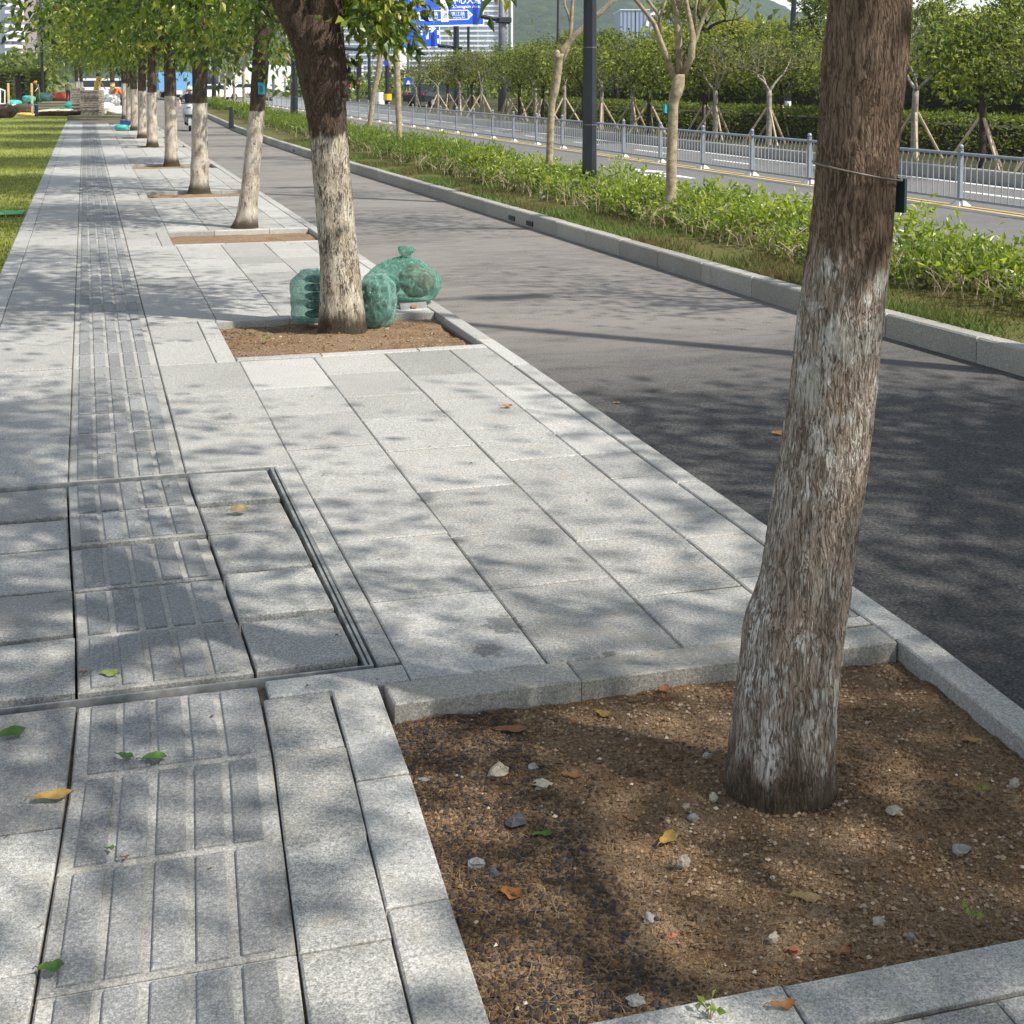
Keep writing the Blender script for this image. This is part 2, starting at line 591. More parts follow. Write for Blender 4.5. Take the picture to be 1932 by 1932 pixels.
def bark(name, top, cover, upper=((0.035, 0.024, 0.018), (0.10, 0.07, 0.052), (0.20, 0.15, 0.115)), paint=(0.62, 0.59, 0.53), frost=0.0, sharp=0.05, solid=None):
    """fissured bark with a band of old whitewash up to height top"""
    m, nt, b = newmat(name)
    v = coords(nt, False)
    wob = nd(nt, 'ShaderNodeTexNoise')
    wob.inputs['Scale'].default_value = 9
    nt.links.new(v, wob.inputs['Vector'])
    wv = nd(nt, 'ShaderNodeVectorMath', operation='MULTIPLY_ADD')
    nt.links.new(wob.outputs['Color'], wv.inputs[0])
    wv.inputs[1].default_value = (0.03, 0.03, 0.06)
    nt.links.new(v, wv.inputs[2])
    sv = scaled(nt, wv.outputs[0], (140, 140, 27))
    vo = nd(nt, 'ShaderNodeTexVoronoi', feature='DISTANCE_TO_EDGE')
    vo.inputs['Scale'].default_value = 1.0
    nt.links.new(sv, vo.inputs['Vector'])
    vc = nd(nt, 'ShaderNodeTexVoronoi', feature='F1')
    vc.inputs['Scale'].default_value = 1.0
    nt.links.new(sv, vc.inputs['Vector'])
    crack = maprange(nt, vo.outputs['Distance'], -0.05, 0.22)
    fine = tnoise(nt, 1.0, scaled(nt, v, (150, 150, 26)), 5, 0.72)
    patch = tnoise(nt, 1.0, scaled(nt, v, (9, 9, 4)), 5, 0.6)
    sepc = nd(nt, 'ShaderNodeSeparateColor')
    nt.links.new(vc.outputs['Color'], sepc.inputs[0])
    fz = tnoise(nt, 1.0, scaled(nt, wv.outputs[0], (62, 62, 8)), 3, .62, .6)
    fis = maprange(nt, mth(nt, 'ABSOLUTE', mth(nt, 'SUBTRACT', fz, .5)), 0.0, 0.055)
    crack = mth(nt, 'MULTIPLY', fis, mth(nt, 'ADD', .62, mth(nt, 'MULTIPLY', crack, .38)))
    hgt = mth(nt, 'ADD', mth(nt, 'MULTIPLY', crack, 0.50), mth(nt, 'ADD', mth(nt, 'MULTIPLY', fine, 0.5), mth(nt, 'MULTIPLY', sepc.outputs[0], 0.10)))
    tone = mth(nt, 'ADD', mth(nt, 'MULTIPLY', hgt, 0.62), mth(nt, 'MULTIPLY', patch, 0.5))
    col = ramp(nt, tone, [(0.30, upper[0]), (0.62, upper[1]), (0.95, upper[2])])
    sep = nd(nt, 'ShaderNodeSeparateXYZ')
    nt.links.new(v, sep.inputs[0])
    z = sep.outputs['Z']
    rag = mth(nt, 'ADD', z, mth(nt, 'MULTIPLY', mth(nt, 'SUBTRACT', tnoise(nt, 1.0, scaled(nt, v, (14, 14, 6)), 3), 0.5), sharp * 4))
    band = maprange(nt, rag, top - sharp * 0.5, top + sharp * 0.5, 1.0, 0.0)
    foot = maprange(nt, rag, 0.06, 0.20)
    band = mth(nt, 'MULTIPLY', band, foot)
    pn = tnoise(nt, 1.0, scaled(nt, v, (16, 16, 7)), 6, 0.72)
    pn2 = mth(nt, 'ADD', mth(nt, 'MULTIPLY', pn, 0.72), mth(nt, 'ADD', mth(nt, 'MULTIPLY', crack, .12), mth(nt, 'MULTIPLY', fine, .2)))
    keep = maprange(nt, pn2, 0.62 - cover * 0.5, 0.70 - cover * 0.5)
    if solid:      # heights where the paint survives best
        s0, s1 = solid
        zone = mth(nt, 'MULTIPLY', maprange(nt, z, s0 - 0.16, s0 + 0.06), maprange(nt, z, s1 - 0.04, s1 + 0.02, 1.0, 0.0))
        p3 = tnoise(nt, 1.0, scaled(nt, v, (10, 10, 4.5)), 4, 0.7)
        keep2 = maprange(nt, mth(nt, 'ADD', mth(nt, 'MULTIPLY', p3, 0.75), mth(nt, 'MULTIPLY', fine, 0.25)), 0.53, 0.585)
        keep = mth(nt, 'MAXIMUM', keep, mth(nt, 'MULTIPLY', keep2, zone))
    pm = mth(nt, 'MULTIPLY', band, keep)
    if frost:
        fr = mth(nt, 'MULTIPLY', mth(nt, 'MULTIPLY', band, frost), mth(nt, 'MULTIPLY', maprange(nt, pn, 0.34, 0.64, 0.35, 1.0), mth(nt, 'ADD', mth(nt, 'MULTIPLY', crack, .55), mth(nt, 'MULTIPLY', maprange(nt, fine, .4, .62), .45))))
        col = mixc(nt, fr, col, (0.52, 0.455, 0.395))
    paint_v = mixc(nt, maprange(nt, mth(nt, 'ADD', mth(nt, 'MULTIPLY', patch, .6), mth(nt, 'MULTIPLY', fine, .4)), .40, .62), tuple(c_ * k_ for c_, k_ in zip(paint, (.62, .56, .48))), paint)
    col = mixc(nt, pm, col, paint_v)
    moss = mth(nt, 'MULTIPLY', maprange(nt, rag, 0.02, 0.26, 1.0, 0.0), 0.75)
    col = mixc(nt, moss, col, (0.05, 0.042, 0.026))
    nt.links.new(col, b.inputs['Base Color'])
    b.inputs['Roughness'].default_value = 0.9
    b.inputs['Specular IOR Level'].default_value = 0.25
    bump(nt, b, mth(nt, 'ADD', hgt, mth(nt, 'MULTIPLY', pm, 0.15)), 0.9, 0.012)
    return m


M_BARK1 = bark('bark_nearest', 1.42, 0.14, ((0.042, 0.028, 0.020), (0.16, 0.108, 0.078), (0.33, 0.24, 0.175)), (0.66, 0.65, 0.63), 1.0, 0.10, (1.06, 1.40))
M_BARK2 = bark('bark_flaking', 1.42, 0.33, ((0.02, 0.014, 0.011), (0.065, 0.043, 0.032), (0.17, 0.12, 0.085)), (0.56, 0.515, 0.43), 0.75, 0.06)
M_BARK3 = bark('bark_painted', 1.45, 0.44, ((0.022, 0.016, 0.012), (0.075, 0.052, 0.038), (0.17, 0.125, 0.09)), (0.64, 0.585, 0.51), 1.0, 0.016)
M_BARKS = plain('bark_smooth_pale', (0.29, 0.24, 0.165), 0.8, 0, 0.4, 14, 0.5, 0.2)
M_BARKG = plain('bark_grey_small', (0.27, 0.24, 0.20), 0.85, 0, 0.35, 12, 0.4, 0.2)
M_BARKD = plain('bark_dark', (0.05, 0.04, 0.032), 0.9, 0, 0.3, 12, 0.4, 0.2)
M_STAKE = plain('stake_wood', (0.42, 0.33, 0.23), 0.8, 0, 0.25, 6)
M_POLE = plain('pole_dark_paint', (0.018, 0.022, 0.03), 0.38, 0.2, 0.25, 3, 0, 0.5)
M_POLEG = plain('pole_grey_paint', (0.14, 0.145, 0.16), 0.5, 0.2, 0.15, 3)
M_RAIL = plain('barrier_paint', (0.235, 0.265, 0.31), 0.42, 0.15, 0.12, 6)
M_RAILB = plain('barrier_baluster', (0.34, 0.36, 0.385), 0.4, 0.2, 0.12, 6)
M_CONC = plain('concrete_foot', (0.55, 0.53, 0.50), 0.85, 0, 0.15, 14)
M_BLUE = plain('sign_blue', (0.006, 0.075, 0.62), 0.45, 0, 0.05, 2)
M_SIGNW = plain('sign_white', (0.80, 0.82, 0.85), 0.5, 0, 0.04, 2)
M_RED = plain('red_paint', (0.55, 0.04, 0.03), 0.5, 0, 0.1, 4)
M_YEL = plain('yellow_paint', (0.78, 0.46, 0.03), 0.5, 0, 0.1, 4)
M_BLACK = plain('black_rubber', (0.015, 0.015, 0.016), 0.6, 0, 0.2, 10)
M_WHITEP = plain('white_paint', (0.78, 0.78, 0.77), 0.4, 0, 0.05, 3)
M_OFFW = plain('pale_render', (0.62, 0.63, 0.64), 0.7, 0, 0.06, 0.05)
M_TEAL = plain('tag_teal', (0.02, 0.30, 0.38), 0.4, 0, 0.15, 20)
M_TEALD = plain('tag_dark_teal', (0.02, 0.055, 0.065), 0.4, 0, 0.2, 20)
M_WIRE = plain('wire', (0.22, 0.20, 0.18), 0.5, 0.5, 0.2, 30)
M_SKIN = plain('skin', (0.55, 0.34, 0.24), 0.55, 0, 0.08, 20)
M_HAIR = plain('hair_black', (0.012, 0.011, 0.01), 0.5, 0, 0.2, 20)


def glass(name, col, rough=0.08):
    m, nt, b = newmat(name)
    v = coords(nt)
    n = tnoise(nt, 0.09, v, 3)
    nt.links.new(ramp(nt, n, [(0.35, tuple(x * 0.7 for x in col)), (0.65, tuple(min(1, x * 1.35) for x in col))]), b.inputs['Base Color'])
    b.inputs['Roughness'].default_value = rough
    b.inputs['Metallic'].default_value = 0.35
    b.inputs['Specular IOR Level'].default_value = 0.8
    return m


M_GLASS = glass('window_glass_blue', (0.16, 0.23, 0.33))
M_GLASSD = glass('window_glass_dark', (0.04, 0.055, 0.075))


def ribbed(name, col, scale=1.0):
    m, nt, b = newmat(name)
    v = coords(nt)
    wv = nd(nt, 'ShaderNodeTexWave', wave_type='BANDS', bands_direction='X')
    wv.inputs['Scale'].default_value = scale
    nt.links.new(v, wv.inputs['Vector'])
    nt.links.new(ramp(nt, wv.outputs['Fac'], [(0.1, tuple(x * 0.85 for x in col)), (0.6, col)]), b.inputs['Base Color'])
    b.inputs['Roughness'].default_value = 0.5
    bump(nt, b, wv.outputs['Fac'], 0.5, 0.3)
    return m


def plastic(name, col, alpha=0.6):
    """thin translucent sack film"""
    m, nt, b = newmat(name)
    v = coords(nt)
    n = tnoise(nt, 9, scaled(nt, v, (1.6, 1.6, .8)), 4, 0.55, 2.2)
    nt.links.new(ramp(nt, n, [(0.3, tuple(x * 0.8 for x in col)), (0.55, col), (0.75, tuple(min(1, x * 1.2 + 0.06) for x in col))]), b.inputs['Base Color'])
    b.inputs['Roughness'].default_value = 0.16
    b.inputs['Specular IOR Level'].default_value = 0.9
    bump(nt, b, tnoise(nt, 30, scaled(nt, v, (1.8, 1.8, .5)), 4, 0.6, 2.5), 1.0, 0.03)
    out = nt.nodes['Material Output']
    tp = nd(nt, 'ShaderNodeBsdfTransparent')
    tp.inputs[0].default_value = (.74, .92, .86, 1)
    mx = nd(nt, 'ShaderNodeMixShader')
    lw_ = nd(nt, 'ShaderNodeLayerWeight')          # more film is crossed where it is seen edge on
    lw_.inputs['Blend'].default_value = 0.35
    wr_ = tnoise(nt, 20, scaled(nt, v, (2.2, 2.2, .5)), 3, .6, 1.5)
    al = mth(nt, 'ADD', mth(nt, 'MULTIPLY', lw_.outputs['Facing'], .65), mth(nt, 'ADD', maprange(nt, wr_, .5, .7, 0, .22), maprange(nt, n, 0.35, 0.65, alpha - 0.16, alpha + 0.10)))
    nt.links.new(mth(nt, 'MINIMUM', al, .93), mx.inputs[0])
    nt.links.new(tp.outputs[0], mx.inputs[1])
    nt.links.new(b.outputs[0], mx.inputs[2])
    nt.links.new(mx.outputs[0], out.inputs[0])
    return m


M_SACK = plastic('sack_green_film', (0.16, 0.46, 0.35), 0.25)
M_SACKC = plastic('sack_pale_green_film', (0.30, 0.55, 0.47), 0.28)
M_TEALS = plain('sack_teal', (0.05, 0.36, 0.32), 0.5, 0, 0.25, 9, 0.4)
M_REDS = plain('sack_red', (0.50, 0.09, 0.05), 0.6, 0, 0.25, 5, 0.4)
M_WSACK = plain('sack_white', (0.70, 0.68, 0.64), 0.7, 0, 0.2, 4, 0.6)
M_BROWN = plain('brown_heap', (0.07, 0.045, 0.032), 0.9, 0, 0.5, 6, 0.6)
M_TARP = plain('cream_sheet', (0.58, 0.47, 0.33), 0.8, 0, 0.2, 5, 0.5)
M_NAVY = plain('navy_cloth', (0.02, 0.035, 0.13), 0.7, 0, 0.2, 8)
M_PAVER = plain('stacked_paver', (0.24, 0.205, 0.165), 0.9, 0, 0.35, 9, 0.4)
M_HIVIS = plain('hi_vis_orange', (0.85, 0.16, 0.03), 0.7, 0, 0.1, 12)
M_HIVISY = plain('shirt_yellow', (0.80, 0.50, 0.04), 0.7, 0, 0.15, 12)
M_OLIVE = plain('shirt_olive', (0.10, 0.14, 0.06), 0.8, 0, 0.15, 12)
M_DARKC = plain('dark_trousers', (0.03, 0.025, 0.03), 0.8, 0, 0.2, 12)
M_MAROON = plain('maroon_content', (0.20, 0.06, 0.05), 0.8, 0, 0.4, 14, 0.4)
M_DRKGRN = plain('dark_green_content', (0.05, 0.13, 0.115), 0.7, 0, 0.4, 14, 0.4)


# ------------------------------------------------------------------ foliage makers
def leaf_arrays(pos, d, size, hue, width=0.46, rng=RNG, cup=0.16):
    n = len(pos)
    d = d / np.linalg.norm(d, axis=1, keepdims=True)
    rv = rng.normal(size=(n, 3))
    s = np.cross(d, rv)
    s /= np.linalg.norm(s, axis=1, keepdims=True) + 1e-9
    nn = np.cross(s, d)
    L = size[:, None]
    base = pos
    tip = pos + d * L - nn * L * 0.12
    mid = pos + d * L * 0.45 + nn * L * 0.02
    lt = pos + d * L * 0.42 + s * L * width * 0.5 + nn * L * cup
    rt = pos + d * L * 0.42 - s * L * width * 0.5 + nn * L * cup
    V = np.stack([base, rt, tip, mid, lt], 1).reshape(-1, 3)
    i = np.arange(n)[:, None] * 5
    Fq = np.concatenate([i + np.array([[0, 1, 2, 3]]), i + np.array([[0, 3, 2, 4]])], 0)
    return V, Fq, np.repeat(hue, 5)


def cluster_leaves(centres, per, spread, size, rng, droop=0.5, huebase=0.5, huevar=0.36, crown_c=None):
    c = np.repeat(np.asarray(centres, float), per, axis=0)
    n = len(c)
    g = rng.normal(size=(n, 3)) * spread
    g[:, 2] *= 0.7
    pos = c + g
    out = rng.normal(size=(n, 3)) + g / (spread + 1e-6) * 0.8
    if crown_c is not None:
        oc = pos - np.asarray(crown_c)
        out += oc / (np.linalg.norm(oc, axis=1, keepdims=True) + 1e-6) * 0.9
    out[:, 2] -= droop * 1.4
    sz = size * rng.uniform(0.65, 1.2, n)
    ch = np.repeat(rng.normal(0, huevar * 0.6, len(centres)), per)
    hue = np.clip(huebase + ch + rng.normal(0, huevar * 0.5, n), 0, 0.94)
    hue[rng.random(n) < 0.004] = 1.0
    return pos, out, sz, hue


def crown_points(n, c, r, rng, shell=0.55, cut=None, gap=0.0, seedv=0.0):
    pts = []
    while len(pts) < n:
        q = rng.normal(size=3)
        q /= np.linalg.norm(q)
        rad = rng.random() ** shell
        p = np.array(c) + q * np.array(r) * rad
        p = p + q * np.array(r) * 0.25 * noise.noise(Vector(q) * 1.8 + Vector((seedv, 2, 5)))
        if gap and noise.noise(Vector(p) * 0.9 + Vector((seedv, seedv, 0))) < gap - 0.5:
            continue
        if cut and not cut(p):
            continue
        pts.append(p)
    return np.array(pts)


def limbs(mb, base, d, length, rad, depth, rng, tips, n=7, spread=0.55, up=0.25, m=0, shrink=0.66):
    """recursive branch, bent a little"""
    p = Vector(base)
    pts, rs = [p.copy()], [rad]
    d = Vector(d).normalized()
    seg = 5 if depth > 1 else 4
    for i in range(seg):
        d = (d + Vector(rng.normal(0, 0.13, 3)) + Vector((0, 0, up * 0.12))).normalized()
        p = p + d * (length / seg)
        pts.append(p.copy())
        rs.append(rad * (1 - 0.42 * (i + 1) / seg))
    mb.tube(pts, rs, n, m)
    if depth <= 0:
        tips.append(np.array(p))
        tips.append(np.array(pts[-2]))
        return
    k = 2 if rng.random() < 0.55 else 3
    for i in range(k):
        a = Vector(rng.normal(0, 1, 3))
        a = (a - d * a.dot(d)).normalized()
        nd_ = (d + a * spread * rng.uniform(0.7, 1.3) + Vector((0, 0, up))).normalized()
        limbs(mb, pts[-1] - d * 0.01, nd_, length * rng.uniform(0.6, 0.85), rs[-1] * 0.78, depth - 1, rng, tips, max(4, n - 1), spread, up, m, shrink)


def trunk_surface(prof, nseg, nz, amp, seed, freq=6.0, plates=0.0, base_flare=None):
    """prof: list of (z, cx, cy, r); returns MB with a displaced bark tube"""
    zs = [q[0] for q in prof]
    mb = MB()
    vs_, fs = [], []
    off = Vector((seed * 3.1, seed * 1.7, seed))
    for j in range(nz + 1):
        z = zs[0] + (zs[-1] - zs[0]) * j / nz
        cx, cy, r = (float(np.interp(z, zs, [q[k] for q in prof])) for k in (1, 2, 3))
        for i in range(nseg):
            a = 2 * PI * i / nseg
            ca, sa = math.cos(a), math.sin(a)
            q = Vector((ca * 0.14, sa * 0.14, z))
            fl = math.exp(-max(0.0, z - zs[0] - .03) / .10)
            r_ = r * (1 + fl * (.05 + .11 * noise.noise((ca * 1.9, sa * 1.9, seed))))
            k = 1 + amp * noise.noise(q * freq + off) + amp * 0.5 * noise.noise(q * freq * 2.7 + off)
            rr = r_ * k
            if plates:
                s = Vector((q.x * 46, q.y * 46, q.z * 7)) + off + Vector((noise.noise(q * 9), noise.noise(q * 9 + off), 0)) * 1.2
                rr += plates * (min(1.0, abs(noise.noise(s)) * 6) - 0.7) + plates * 0.7 * noise.noise(s * 2.3)
            vs_.append((cx + ca * rr, cy + sa * rr, z))
    for j in range(nz):
        for i in range(nseg):
            i2 = (i + 1) % nseg
            fs.append((j * nseg + i, j * nseg + i2, (j + 1) * nseg + i2, (j + 1) * nseg + i))
    fs.append(tuple(nz * nseg + i for i in range(nseg)))
    mb.add(vs_, fs)
    return mb


# ================================================================== GROUND, PAVEMENT, LANES
def sm(t):
    t = min(1.0, max(0.0, t))
    return t * t * (3 - 2 * t)


def W(x, y):
    """true ground place of a paving line: the old slabs near the camera run slightly askew"""
    t = min(1.0, max(0.0, (9.3 - y) / 5.3))
    k = sm((x - 0.6) / 0.6)
    X = x * (1 - 0.04 * t * k)
    X += 0.05 * min(1.0, max(0.0, (6.5 - y) / 2)) * (1 - sm((x - 0.55) / 0.5))
    if y < 3.95:
        X -= 0.067 * (3.95 - y)
    return X, y


def kerbX(y):
    return float(np.interp(y, [-8, 4, 6, 8, 10, 15, 22, 30, 40, 52, 68, 85, 110, 140], [5.75, 5.72, 5.66, 5.55, 5.42, 5.33, 5.22, 5.08, 5.03, 5.15, 5.62, 6.2, 7.4, 9.2]))


ZB = -0.05        # bike lane
ZR = -0.15        # road
PITS = [(2.46, 3.93), (9.3, 10.72), (15.95, 17.25), (22.3, 23.6), (29.7, 31.3), (38.9, 40.1), (45.0, 46.2), (52.0, 53.2), (59.0, 60.2)]

g = MB()
g.quad((-2500, -60, -0.22), (2500, -60, -0.22), (2500, 1860, -0.22), (-2500, 1860, -0.22))
tag(g.build('ground', M_EARTH), kind='structure')

# bike lane sheet
bl = MB()
ys = [-6 + 2 * i for i in range(70)]
for a, b_ in zip(ys[:-1], ys[1:]):
    bl.quad((2.55, a, ZB), (kerbX(a) + 0.08, a, ZB), (kerbX(b_) + 0.08, b_, ZB), (2.55, b_, ZB))
tag(bl.build('bike_lane', M_ASPH), kind='structure')

# road sheet and its paint
rd = MB()
rd.quad((7.6, -8, ZR), (16.2, -8, ZR), (16.2, 260, ZR), (7.6, 260, ZR))
road = tag(rd.build('road', M_ROAD), kind='structure')
pm = MB()
for y0 in [9.6 + 4.82 * k for k in range(-1, 26)]:
    pm.quad((9.97, y0, ZR + .004), (10.12, y0, ZR + .004), (10.12, y0 + 2.0, ZR + .004), (9.97, y0 + 2.0, ZR + .004))
for y0 in [9.0 + 5.2 * k for k in range(0, 26)]:
    pm.quad((14.6, y0, ZR + .004), (14.73, y0, ZR + .004), (14.73, y0 + 2.2, ZR + .004), (14.6, y0 + 2.2, ZR + .004))
pm.quad((15.82, -8, ZR + .004), (15.96, -8, ZR + .004), (15.96, 150, ZR + .004), (15.82, 150, ZR + .004))
pm.quad((8.02, -8, ZR + .004), (8.14, -8, ZR + .004), (8.14, 150, ZR + .004), (8.02, 150, ZR + .004))
pm.build('lane_line', M_WHITE, road)
ar = MB()
ay = 26.0
ar.add([(11.42, ay, ZR + .004), (11.56, ay, ZR + .004), (11.56, ay + 2.1, ZR + .004), (11.42, ay + 2.1, ZR + .004)], [(0, 1, 2, 3)])
ar.add([(11.18, ay + 2.1, ZR + .004), (11.80, ay + 2.1, ZR + .004), (11.49, ay + 3.2, ZR + .004)], [(0, 1, 2)])
ar.add([(11.42, ay + .35, ZR + .004), (11.42, ay + .6, ZR + .004), (11.12, ay + 1.0, ZR + .004), (10.98, ay + 1.0, ZR + .004), (10.98, ay + .8, ZR + .004)], [(0, 1, 2, 3, 4)])
ar.add([(10.86, ay + .95, ZR + .004), (11.22, ay + .95, ZR + .004), (11.04, ay + 1.7, ZR + .004)], [(0, 2, 1)])
ar.build('lane_arrow', M_WHITE, road)
yl = MB()
for x0 in (12.72, 12.92):
    yl.quad((x0, -8, ZR + .004), (x0 + .11, -8, ZR + .004), (x0 + .11, 150, ZR + .004), (x0, 150, ZR + .004))
yl.build('double_yellow_line', M_YELL, road)

# pavement base with its slabs
pb = MB()
pb.quad((-.80, -3, -.085), (2.66, -3, -.085), (2.66, 69, -.085), (-.80, 69, -.085))


def sand(x0, x1, y0, y1, z):
    n = max(1, int((y1 - y0) / .8))
    for k in range(n):
        a, b_ = y0 + (y1 - y0) * k / n, y0 + (y1 - y0) * (k + 1) / n
        pb.quad(*[(*W(x, y), z) for x, y in ((x0, a), (x1, a), (x1, b_), (x0, b_))])


sand(-.79, .90, 6.63, 62, -.011)          # joints filled with sand, open in the older part near by
sand(-.79, .60, .8, 4.22, -.024)
for (p0, p1), (q0, q1) in zip(PITS[:-1], PITS[1:]):
    sand(.905, 2.66, p1 + .01, q0 - .01, -.007)
sand(.61, 2.66, .8, PITS[0][0] - .01, -.012)
pave = tag(pb.build('pavement', M_JOINT), kind='structure')


def slab_mb(mb, q, top, gap, thick=0.09, bev=0.005):
    """q: four ground corners counter-clockwise"""
    c = Vector((sum(p[0] for p in q) / 4, sum(p[1] for p in q) / 4))

    def inset(k):
        out = []
        n = 4
        for i in range(n):
            p0, p1, p2 = Vector(q[i - 1]), Vector(q[i]), Vector(q[(i + 1) % n])
            e1 = (p1 - p0).normalized()
            e2 = (p2 - p1).normalized()
            n1 = Vector((-e1.y, e1.x))
            n2 = Vector((-e2.y, e2.x))
            den = 1 + n1.dot(n2)
            out.append(p1 + (n1 + n2) * (k / den))
        return out
    a = inset(gap / 2)
    b_ = inset(gap / 2 + bev)
    tz = top if hasattr(top, '__len__') else (top,) * 4
    vs_ = [(p.x, p.y, tz[i] - thick) for i, p in enumerate(a)] + [(p.x, p.y, tz[i] - bev) for i, p in enumerate(a)] + [(p.x, p.y, tz[i]) for i, p in enumerate(b_)]
    fs = [(8, 9, 10, 11)]
    for k in (0, 4):
        for i in range(4):
            fs.append((k + i, k + (i + 1) % 4, k + 4 + (i + 1) % 4, k + 4 + i))
    mb.add(vs_, fs)
    return mb


SR = random.Random(3)
SLABS = {'paving_slab': 0, 'kerb_stone': 0}
FAR = {}


def put_slab(x0, x1, y0, y1, mat=None, name='paving_slab', rough=0.002, gap=None, dz=0.0, edge=False, far=False):
    mat = mat or M_GRAN
    gp = gap if gap is not None else (SR.uniform(0.0025, 0.0055) if y0 > 4 else SR.uniform(.005, .009))
    z = dz + SR.uniform(-rough, rough)
    tz = [z + SR.uniform(-rough, rough) * 0.6 for _ in range(4)]
    j = 0.0025 if y0 < 8 else 0.0
    cg = .0035 if y0 > 4 else .0012
    q = [Vector(W(x, y)) + Vector((SR.uniform(-j, j), SR.uniform(-j, j))) for x, y in ((x0, y0 + cg), (x1, y0 + cg), (x1, y1 - cg), (x0, y1 - cg))]
    if far:
        slab_mb(FAR.setdefault(mat.name, (mat, MB()))[1], q, tz, gp)
        return None
    mb = slab_mb(MB(), q, tz, gp)
    SLABS[name] = SLABS.get(name, 0) + 1
    return mb.build(name, mat, pave)


def put_tactile(x0, x1, y0, y1, far=False, rough=0.0015):
    z = SR.uniform(-rough, rough)
    q = [Vector(W(x, y)) for x, y in ((x0, y0), (x1, y0), (x1, y1), (x0, y1))]
    base = slab_mb(MB(), q, z - 0.0065, 0.007)
    bars = []
    n = 5
    mx, my = 0.033, 0.020
    pitch = (x1 - x0 - 2 * mx) / n
    for k in range(n):
        bx0 = x0 + mx + pitch * k + pitch * 0.10
        bx1 = x0 + mx + pitch * (k + 1) - pitch * 0.14
        qq = [Vector(W(x, y)) for x, y in ((bx0, y0 + my), (bx1, y0 + my), (bx1, y1 - my), (bx0, y1 - my))]
        bars.append(slab_mb(MB(), qq, z + 0.001, 0.0, 0.009, 0.003))
    if far:
        fm = FAR.setdefault(M_GRAN_D.name, (M_GRAN_D, MB()))[1]
        fm.add(base.V, base.Fc)
        fb = FAR.setdefault(M_BAR.name, (M_BAR, MB()))[1]
        for b_ in bars:
            fb.add(b_.V, b_.Fc)
        return
    o = base.build('tactile_slab', M_GRAN_D, pave)
    for b_ in bars:
        b_.build('tactile_bar', M_BAR, o)


YFAR = 22.0
# --- tactile strip
rows = [1.05, 1.5, 1.95, 2.40, 2.85, 3.30, 3.75, 4.20]
for a, b_ in zip(rows[:-1], rows[1:]):
    put_tactile(-.11, .41, a, b_)
frows = [4.27, 4.72, 5.18, 5.67, 6.09, 6.57]
for a, b_ in zip(frows[:-1], frows[1:]):
    put_tactile(-.11, .41, a + .014, b_ - .010, rough=0.008)
y = 6.62
while y < 62:
    put_tactile(-.11, .41, y, y + .44, far=y > YFAR)
    y += .44
# --- left column
rows = [0.9, 1.6, 2.28, 2.93, 3.51, 4.20]
for a, b_ in zip(rows[:-1], rows[1:]):
    put_slab(-.63, -.11, a, b_, rough=.0025)
for a, b_ in zip(frows[:-1], frows[1:]):
    put_slab(-.63, -.11, a + .012, b_ - .010, rough=.009, gap=.010)
y = 6.62
while y < 64:
    put_slab(-.63, -.11, y, y + .88, far=y > YFAR)
    y += .88
y = 1.0
while y < 64:          # light border along the lawn
    put_slab(-.79, -.63, y, y + 1.0, M_GRAN_L, far=y > YFAR)
    y += 1.0
# --- manhole frame with its loose right hand slabs and steel edges
for a, b_ in zip(frows[:-1], frows[1:]):
    put_slab(.41, .757 + (a - 4.27) * .012, a + .012, b_ - .013, rough=.010, gap=.014)
put_slab(.815, .915, 4.24, 6.62, M_GRAN_L)
put_slab(.43, .915, 4.09, 4.22, M_GRAN_L, gap=.004)
fr = MB()
for xa, wd, zt in ((.768, .012, -.003), (.789, .013, -.003)):
    xb = xa + .028
    p = [W(xa, 4.24), W(xa + wd, 4.24), W(xb + wd, 6.6), W(xb, 6.6)]
    fr.prism(p, -.07, zt)
for yy, xa, xb in ((4.232, -.63, .80), (6.598, -.63, .80)):
    for k, (dy, zt) in enumerate(((.002, -.002),)):
        p = [W(xa, yy + dy), W(xb, yy + dy), W(xb, yy + dy + .009), W(xa, yy + dy + .009)]
        fr.prism(p, -.07, zt)
fr.build('manhole_frame', M_STEEL, pave)
# --- right column beside the tactile strip
for a, b_ in zip([1.1, 1.6, 1.98, 2.40, 2.84, 3.27, 3.73], [1.6, 1.98, 2.40, 2.84, 3.27, 3.73, 4.09]):
    put_slab(.41, .61, a, b_)
for a, b_ in zip([1.1, 1.75, 2.34, 2.95, 3.53], [1.75, 2.34, 2.95, 3.53, 4.09]):
    put_slab(.61, .785, a, b_, M_GRAN_L)
cuts = [6.62]
for a, b_ in PITS[1:]:
    cuts += [a - .115, b_ + .115]
cuts.append(62)
for k, (a, b_) in enumerate(zip(cuts[:-1], cuts[1:])):
    n = max(1, round((b_ - a) / .88))
    for j in range(n):
        y = a + (b_ - a) * j / n
        put_slab(.41, .77 if k % 2 else .915, y, a + (b_ - a) * (j + 1) / n, far=y > YFAR)
